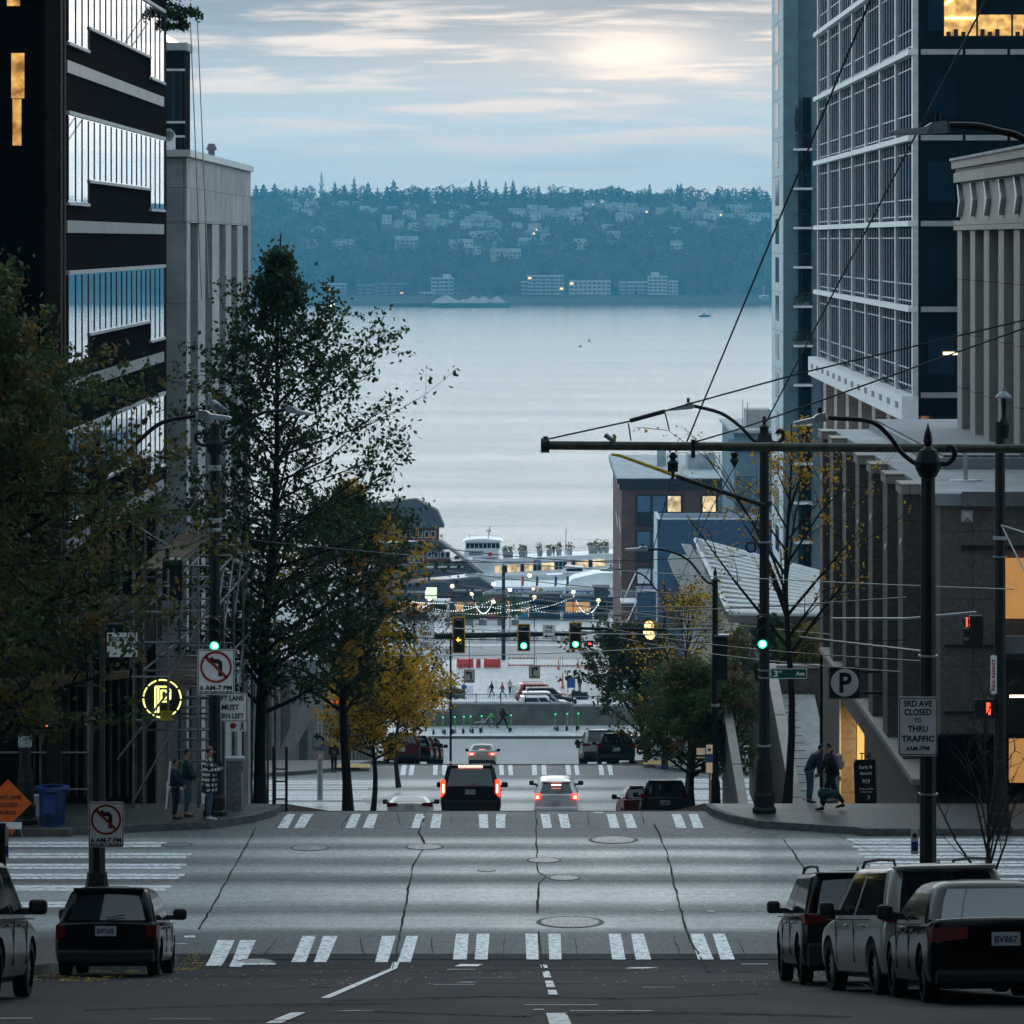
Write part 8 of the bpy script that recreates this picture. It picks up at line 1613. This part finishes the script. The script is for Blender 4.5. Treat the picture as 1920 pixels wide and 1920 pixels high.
for k, (px, py, r, lab) in enumerate(((843, 1312, .9, 'dry tan grass clump left of the blue dressed person'), (858, 1322, .8, 'dry grass clump beside the twin pole above the wall'), (1080, 1312, .6, 'small dark shrub at the corner of the parked cars'), (1095, 1310, .5, 'round dark shrub near the right end of the wall'))):
    Y = 400 if k < 2 else 390; shrub('grass_clump', lab, (X(px, Y), Y, gz(Y)), (r, r, r*.7), 'leaf_hedge' if k < 2 else 'leaf_darkgreen', 700, .13, 90+k, 'planting beyond the wall')
# row of parked hire bikes
for k, px in enumerate((851, 905, 936, 953, 968, 980, 992, 1004, 1040, 1056, 1068)):
    Y = 494; t = thing('parked_cycle', 'dark hire bicycle in the row standing across the waterfront road' if 851 < px < 1030 else ('green hire bicycle at the left end of the waterfront row' if px == 851 else 'dark hire bicycle in the right hand group of the waterfront row'), 'bicycle', (X(px, Y), Y, 4), (0, 0, R(70)), group='hire bicycles on the waterfront')
    b = MB()
    for xx in (-.55, .55): n = 14; b.tube([(xx+.33*math.cos(2*math.pi*i/n), 0, .35+.33*math.sin(2*math.pi*i/n)) for i in range(n+1)], .05, 5)
    b.build('wheels', 'tyre_rubber', t); b = MB(); b.tube([(-.55, 0, .35), (-.1, 0, .8), (.4, 0, .8), (.55, 0, .35)], .05, 5); b.tube([(.4, 0, .8), (.35, 0, 1.15), (.35, .3, 1.15)], .04, 5); b.tube([(-.1, 0, .8), (-.2, 0, 1.05)], .04, 5); b.build('frame', 'scooter_green' if k == 0 else 'car_trim', t)
def planter_tree(px, py, Y, h, w, lab):
    z = 4; t = thing('planter_tree', lab, 'tree', (X(px, Y), Y, z), group='small green trees on the pier front'); rg = np.random.default_rng(int(px)); C, S = far_tree_pts('r', X(px, Y), Y, z+.4, h, w, rg, 420); C = C-np.array([X(px, Y), Y, z]); V, Q = clump_quads(C, np.full(len(C), .22), rg); fast('crown', V, Q, 'leaf_bush', t)
    b = MB(); b.tube([(0, 0, 0), (0, 0, h*.5)], .07, 5); b.build('trunk', 'bark_dark', t); b = MB(); b.rbox(-.5, .5, -.5, .5, 0, .6, .05); b.build('planter', 'wall_concrete', t)
for k, (px, h, w) in enumerate(((905, 3.4, .8), (940, 3.0, .8), (966, 3.8, .75), (880, 2.4, .8))): planter_tree(px, 1180, 513, h, w, ('rounded green tree in a planter right of the amber arrow signal', 'small green tree left of the waterfront lamp column', 'slim green tree right of the waterfront lamp column', 'low green tree beside the amber arrow signal')[k])
# ---------------------------------------------------------------- pier buildings
def gambrel_shed():
    t = thing('pier_shed', 'large red boarded pier shed with stepped dark shingle roofs on the left', 'building', (-18, 560, 4), world=True); Y0 = 566.0
    def q(px, py, Y=Y0): return (X(px, Y), Z(py, Y))
    # tiers: each an end wall facing us plus a roof running back
    b = MB(); b.prism([q(500, 1100), q(880, 1100), q(905, 1200), q(500, 1210)], Y0, Y0+12); b.build('wall', 'pier_boards', t)
    # top house
    b = MB(); b.prism([q(560, 1020), q(820, 1022), q(820, 992), q(560, 1008)], Y0+8, Y0+12); b.build('upper_wall', 'pier_boards', t)
    r1 = [q(600, 960), q(777, 940), q(818, 962), q(831, 992), q(700, 996), q(560, 1010)]
    b = MB(); b.prism(r1, Y0+5, Y0+5.6); b.prism([(a, c-.2) for a, c in r1[:4]]+[(r1[0][0], r1[3][1])], Y0+5.61, Y0+11); b.build('roof', 'shingle', t)
    # middle tier
    b = MB(); b.prism([q(540, 1075), q(850, 1062), q(838, 1045), q(822, 1028), q(560, 1042)], Y0+3, Y0+4.9); b.build('middle_wall', 'pier_boards', t)
    b = MB(); b.prism([q(560, 1030), q(824, 1015), q(844, 1032), q(812, 1034), q(560, 1052)], Y0+2, Y0+2.9); b.build('roof', 'shingle', t)
    b = MB(); b.prism([q(560, 1078), q(872, 1052), q(905, 1073), q(740, 1090), q(560, 1102)], Y0, Y0+1.9); b.build('roof', 'shingle', t)
    b = MB(); b.prism([q(822, 1014), q(828, 1014), q(908, 1073), q(902, 1076)], Y0-.5, Y0+2.91); b.build('barge_board', 'terrazzo', t)
    b = MB(); b.prism([q(560, 1112), q(900, 1080), q(930, 1098), q(905, 1106), q(560, 1140)], Y0-4, Y0-.6); b.build('roof', 'shingle', t)
    b = MB(); b.prism([q(760, 1127), q(905, 1108), q(905, 1180), q(760, 1190)], Y0-1, Y0-.05); b.build('lower_wall', 'pier_boards', t)
    for tier, (xs_, y0_, y1_, yy) in enumerate((((745, 757, 769, 781, 793, 805), 1003, 1016, Y0+7.9), ((766, 776, 784), 1046, 1058, Y0+2.9), ((800, 812, 824, 834), 1037, 1050, Y0+2.9))):
        for px in xs_:
            b = MB(); a, c = q(px, y1_), q(px+9, y0_); b.box(a[0], c[0], yy-.15, yy-.02, a[1], c[1]); w = b.build('window', 'sign_white', t); b = MB(); b.box(a[0]+.12, c[0]-.12, yy-.2, yy-.16, a[1]+.12, c[1]-.12); b.build('pane', 'glass_blue', w)
    b = MB(); a, c = q(780, 1064), q(868, 1056); b.box(a[0], c[0], Y0-.3, Y0-.05, a[1], a[1]+.2); b.build('trim', 'white_trim', t)
gambrel_shed()
def terminal():
    t = thing('ferry_terminal', 'white boat terminal with ARGOSY sign over its entrance', 'building', (4, 540, 4), world=True); Y = 542.0
    q = lambda px, py: (X(px, Y), Z(py, Y))
    b = MB(); b.box(X(925, Y), X(1260, Y), Y+1, Y+9, 3, Z(1122, Y)); b.build('wall', 'stucco_blue', t)
    b = MB(); b.prism([q(925, 1118), q(1260, 1122), q(1260, 1100), q(925, 1100)], Y-.2, Y+10); b.build('fascia', 'white_trim', t)
    b = MB(); b.box(X(930, Y), X(1004, Y), Y-.4, Y-.21, Z(1112, Y), Z(1104, Y)); b.box(X(1062, Y), X(1143, Y), Y-.4, Y-.21, Z(1115, Y), Z(1107, Y)); b.build('sign_band', 'sign_blue', t)
    b = MB(); b.text('PIER 55 CRUISES', X(966, Y), Y-.42, Z(1108, Y), .5, width=4.8); b.text('EXCURSION * ADVENTURE', X(1103, Y), Y-.42, Z(1111, Y), .48, width=5.4); b.build('lettering', 'sign_white', t)
    b = MB(); b.prism([q(1060, 1098), q(1075, 1086), q(1120, 1076), q(1260, 1070), q(1260, 1101), q(1060, 1101)], Y+1, Y+8); b.build('roof', 'white_paint', t)
    b = MB(); b.box(X(1006, Y), X(1060, Y), Y-.8, Y-.5, Z(1119, Y), Z(1101, Y)); s_ = b.build('sign', 'sign_white', t); b = MB(); b.text('ARGOSY', X(1038, Y), Y-.81, Z(1111, Y), .95, width=2.7, t=.02); b.build('lettering', 'sign_blue2' if 'sign_blue2' in MATS else mat('sign_blue2', (.02, .035, .10), .5, var=0), s_); b = MB(); b.disc((X(1014, Y), -0+Y-.84, Z(1106, Y)), .32, 12, t=.02); b.build('emblem', 'yellow_paint', s_)
    for k, px in enumerate((948, 962, 976, 990, 1075, 1095, 1115, 1135)):
        b = MB(); b.box(X(px, Y), X(px+9, Y), Y+.9, Y+.99, Z(1150, Y), Z(1128, Y)); b.build('window', 'glass_dark' if k % 3 else 'lit_amber_pane', t)
    for k, (px, m) in enumerate(((978, 'barrier_red'), (1005, 'sign_green'), (1040, 'sign_blue'), (1062, 'sign_green'))):
        b = MB(); b.tube([(X(px, Y), Y-.3, Z(1104, Y)), (X(px+8, Y)-.5, Y-.3, Z(1078, Y))], .04, 4); b.build('flagpole', 'pole_grey', t); b = MB(); a, c = X(px, Y), Z(1080, Y); b.add([(a, Y-.3, c), (a+.35, Y-.28, c-.1), (a+.3, Y-.32, c-1.3), (a-.05, Y-.3, c-1.4)], [(0, 1, 2, 3)]); b.build('flag', m, t)
terminal()
# ---------------------------------------------------------------- the tour boat
def tour_boat():
    t = thing('tour_boat', 'white ARGOSY tour boat with wheelhouse and long window deck', 'boat', (6, 600, 0), world=True); Y = 600.0
    q = lambda px, py: (X(px, Y), Z(py, Y))
    b = MB(); b.prism([q(845, 1085), q(865, 1118), q(1330, 1118), q(1330, 1070), q(900, 1080)], Y, Y+9); b.build('hull', 'white_paint', t)
    b = MB(); b.prism([q(886, 1083), q(1330, 1072), q(1330, 1030), q(925, 1050), q(885, 1046)], Y+.6, Y+8.4); b.build('main_deck', 'white_paint', t)
    b = MB(); b.prism([q(868, 1046), q(935, 1046), q(935, 1030), q(872, 1030)], Y+.8, Y+8); b.build('wheelhouse_base', 'white_paint', t)
    b = MB(); b.prism([q(872, 1030), q(938, 1030), q(937, 1018), q(873, 1018)], Y+1.4, Y+6.6); b.build('wheelhouse', 'white_paint', t)
    b = MB(); b.prism([q(866, 1018), q(943, 1018), q(938, 1014), q(905, 1011), q(876, 1013)], Y+1, Y+7); b.build('wheelhouse_roof', 'white_paint', t)
    for k, px in enumerate(range(874, 934, 8)):
        b = MB(); a, c = q(px, 1029), q(px+6.4, 1020); b.box(a[0], c[0], Y+1.3, Y+1.38, a[1], c[1]); b.build('bridge_window', 'glass_dark', t)
    for k in range(26):
        px = 928+k*8; zt = 1062-(px-928)*.065; b = MB(); a, c = q(px, zt+13), q(px+6.6, zt); b.box(a[0], c[0], Y+.5, Y+.58, a[1], c[1]); b.build('window', 'lit_amber_pane2' if k % 4 != 2 and k not in (9, 15, 16) else 'glass_blue', t)
    b = MB(); b.text('ARGOSY', X(893, Y), Y+.78, Z(1038, Y), .95, width=2.3, t=.02); b.build('lettering', 'sign_blue2', t); b = MB(); b.text('ARGOSY', X(1008, Y), Y+.56, Z(1052, Y), .5, width=1.1, t=.02); b.build('lettering', 'sign_blue2', t)
    b = MB(); b.disc((X(919, Y), Y+.76, Z(1040, Y)), .34, 14, t=.03); b.build('emblem', 'barrier_red', t)
    b = MB(); b.tube([(X(915, Y), Y+3, Z(1013, Y)), (X(918, Y), Y+3, Z(990, Y))], .08, 5); b.box(X(911, Y), X(921, Y), Y+2.9, Y+3.1, Z(999, Y), Z(997, Y)); b.box(X(879, Y), X(880, Y), Y+2.9, Y+3.1, Z(1012, Y), Z(1004, Y)); b.build('radar_mast', 'pole_grey', t)
    b = MB(); b.tube([(X(1061, Y), Y+4, Z(1050, Y)), (X(1062, Y), Y+4, Z(992, Y))], [.22, .08], 6); b.box(X(1058, Y), X(1066, Y), Y+3.9, Y+4.1, Z(1002, Y), Z(1000, Y)); b.build('mast', 'white_paint', t)
    b = MB()
    for px in range(945, 1330, 8): b.tube([(X(px, Y), Y+.9, Z(1049-(px-925)*.055, Y)), (X(px, Y), Y+.9, Z(1036-(px-925)*.055, Y))], .025, 4)
    b.tube([(X(930, Y), Y+.9, Z(1037, Y)), (X(1330, Y), Y+.9, Z(1015, Y))], .03, 4); b.build('railing', 'white_trim', t)
    b = MB(); b.prism([q(870, 1080), q(905, 1050), q(915, 1052), q(885, 1082)], Y-.3, Y+.0); b.build('bow_trim', 'white_trim', t)
tour_boat()
for k, px in enumerate((948, 957, 978, 984, 1012, 1030, 1048, 1068, 1108, 1117, 1127, 1137)):
    Y = 603.0; t = thing('deck_plant', 'round brown topped plant pot in the row on the tour boat deck', 'plant', (X(px, Y), Y, Z(1048-(px-925)*.055, Y)), group='plant pots along the boat deck'); rg = np.random.default_rng(px); C = rg.normal(size=(50, 3))*.26+np.array([0, 0, 1.35]); V, Q = clump_quads(C, np.full(50, .2), rg); fast('foliage', V, Q, 'leaf_rust', t); b = MB(); b.lathe([(.35, 0), (.45, .9), (.4, .95)], n=10); b.build('pot', 'terrazzo', t)
person('lone person standing on the upper deck of the tour boat', X(1038, 603), 603, R(90), 1.75, 'cloth_black', 'cloth_black', 'cloth_black', detail=False, z=Z(1043, 603))
t = thing('motor_yacht', 'small white motor yacht moored in front of the tour boat windows', 'boat', (X(1066, 575), 575, Z(1079, 575))); b = MB(); b.prism([(-3.2, .2), (4.4, .4), (3.6, -1.2), (-2.8, -1.2)], -1.4, 1.4); b.build('hull', 'white_paint', t); b = MB(); b.prism([(-1, .4), (2.6, .4), (2.0, 1.3), (-.4, 1.5)], -1, 1); b.build('cabin', 'white_paint', t); b = MB(); b.box(-.3, 2.0, -1.04, -1.005, .7, 1.1); b.build('window', 'glass_dark', t); b = MB(); b.tube([(0, 0, 1.4), (.1, 0, 3.6)], .07, 5); b.tube([(-1.6, 0, 2.0), (1.8, 0, 2.0)], .06, 5); b.build('radar_arch', 'white_paint', t)
# string lights and globes of the pier terrace
mat('bulb_white', (1, .95, .85), .4, var=0, emit=(1, .90, .72), es=2); mat('globe_lit', (1, .9, .6), .4, var=0, emit=(1, .88, .52), es=1.0); mat('tiny_bulb', (.9, 1, 1), .4, var=0, emit=(.85, 1, .95), es=1.1)
for k, (px, py) in enumerate(((848, 1099), (925, 1095), (885, 1113), (956, 1106), (993, 1079), (1002, 1120), (925, 1129), (1075, 1110), (1122, 1126), (806, 1124), (1000, 1104))):
    Y = 508.0; t = thing('globe_lamp', ('lit globe lamp over the lower pier roof', 'lit globe lamp left of the lamp column top', 'lit globe lamp left of the roof tip', 'lit globe lamp right of the column', 'highest lit globe lamp before the boat', 'lit globe lamp under the boat terminal sign', 'lit globe lamp in the dip of the light string', 'lit globe lamp right of the terminal sign', 'rightmost lit globe lamp by the brick wall', 'leftmost lit globe lamp by the yellow tree', 'small orange lit lamp left of the terminal sign')[k], 'lamp', P(px, py, Y)[:], group='globe lamps on the pier terrace')
    r = .27 if k != 10 else .2; b = MB(); b.lathe([(r*math.sin(a)+.001, -r*math.cos(a)) for a in np.linspace(0, math.pi, 9)], n=14); b.build('globe', 'globe_lit' if k != 10 else 'amber_globe', t); b = MB(); b.lathe([(.12, 0), (.1, .15)], n=8, z0=r); b.build('cap', 'pole_paint', t)
    if k in (0, 3, 5, 7): b = MB(); b.tube([(0, .3, -.2), (0, .3, 4-P(px, py, Y)[2])], .06, 5); b.build('post', 'pole_paint', t)
for k, (a, c, sag, n) in enumerate((((745, 1122), (848, 1128), .3, 26), ((770, 1120), (806, 1128), .9, 16), ((800, 1136), (925, 1122), 1.0, 30), ((885, 1115), (922, 1132), 1.7, 30), ((925, 1138), (1075, 1118), .9, 34), ((1075, 1112), (1122, 1130), 1.9, 34), ((790, 1140), (1010, 1134), .9, 40), ((990, 1140), (1122, 1134), .8, 26), ((848, 1132), (1000, 1124), .6, 30))):
    Y = 506.0+k*.4; A, B_ = P(*a, Y), P(*c, Y); t = thing('string_light', ('string of tiny bulbs at the left end of the terrace', 'short drooping light string by the yellow tree', 'sagging light string left of the middle', 'bright drooping light string left of the column', 'light string right of the lamp column', 'bright drooping light string at the right end', 'longest low light string over the terrace', 'low light string at the right of the terrace', 'upper light string across the lamp column')[k], 'string lights', A[:], group='light strings over the pier terrace', world=True)
    pts = [A.lerp(B_, i/n)-Vector((0, 0, sag*4*(i/n)*(1-i/n))) for i in range(n+1)]; b = MB(); b.tube(pts, .015, 4); b.build('cable', 'wire_black', t); b = MB()
    for p in pts: b.lathe([(.001, -.07), (.06, 0), (.001, .07)], p.x, p.y, 6, z0=p.z-.08)
    o = b.build('bulbs', 'tiny_bulb', t); o['kind'] = 'stuff'
t = thing('fabric_lantern', 'lit square lantern box hanging left on the pier terrace', 'lantern', P(808, 1112, 506)[:]); b = MB(); b.rbox(-.75, .75, -.3, .3, -.7, .7, .05); b.build('box', mat('lantern_lit', (.8, .8, .6), .5, var=0, emit=(.9, 1, .75), es=.4), t)
# dark clutter of the pier front: kiosks, people and counters
mat('kiosk_dark', (.03, .045, .055), .7, var=.4, scale=1.5); mat('kiosk_tarp', (.04, .25, .40), .6)
for k, (x0, x1, h, m, lab) in enumerate(((735, 800, 3.4, 'kiosk_dark', 'dark market kiosk at the left end of the pier front'), (802, 842, 2.4, 'sign_white', 'white tent on the pier front behind the amber signal'), (850, 900, 3.6, 'kiosk_dark', 'dark kiosk beneath the drooping light string'), (912, 950, 3.2, 'pier_boards', 'red boarded kiosk near the lamp column'), (972, 990, 2.0, 'kiosk_tarp', 'small kiosk with bright blue front'), (992, 1050, 3.3, 'kiosk_dark', 'dark stall row under the terminal sign'), (1056, 1110, 3.0, 'stucco_blue', 'blue stall at the right of the pier front'), (1114, 1140, 4.2, 'kiosk_dark', 'tall dark booth beside the brick building'))):
    Y = 520.0; t = thing('market_kiosk', lab, 'kiosk', (X(x0, Y), Y, 4), group='kiosks on the pier front'); w = X(x1, Y)-X(x0, Y); b = MB(); b.box(0, w, 0, 2.5, 0, h); b.build('wall', m, t); b = MB(); b.box(-.2, w+.2, -.4, 2.7, h, h+.15); b.build('roof', 'shingle' if k != 1 else 'white_trim', t); b = MB(); b.box(.3, w-.3, -.04, -.005, 1.0, min(h-.4, 2.3)); b.build('counter_window', 'glass_dark' if k % 2 else 'lit_amber_pane', t)
t = thing('crosswalk_barrier', 'thin white railing along the far road edge', 'railing', (0, 488, 4), world=True); b = MB(); b.tube([(X(860, 488), 488, 4.9), (X(1140, 488), 488, 4.9)], .03, 4); [b.tube([(x, 488, 4), (x, 488, 4.9)], .03, 4) for x in np.arange(X(860, 488), X(1140, 488), 2.2)]; b.build('rail', 'white_trim', t)
t = thing('post', 'white leaning pole along the right side of the waterfront road', 'pole', P(1115, 1290, 440)[:], world=True); b = MB(); b.tube([P(1112, 1232, 452), P(1123, 1330, 425)], .07, 5); b.build('pole', 'white_trim', t)
walk_signal(1106, 1207, 480, 'small red hand signal at the right edge of the waterfront crossing', '', .8, .8, hand=True)
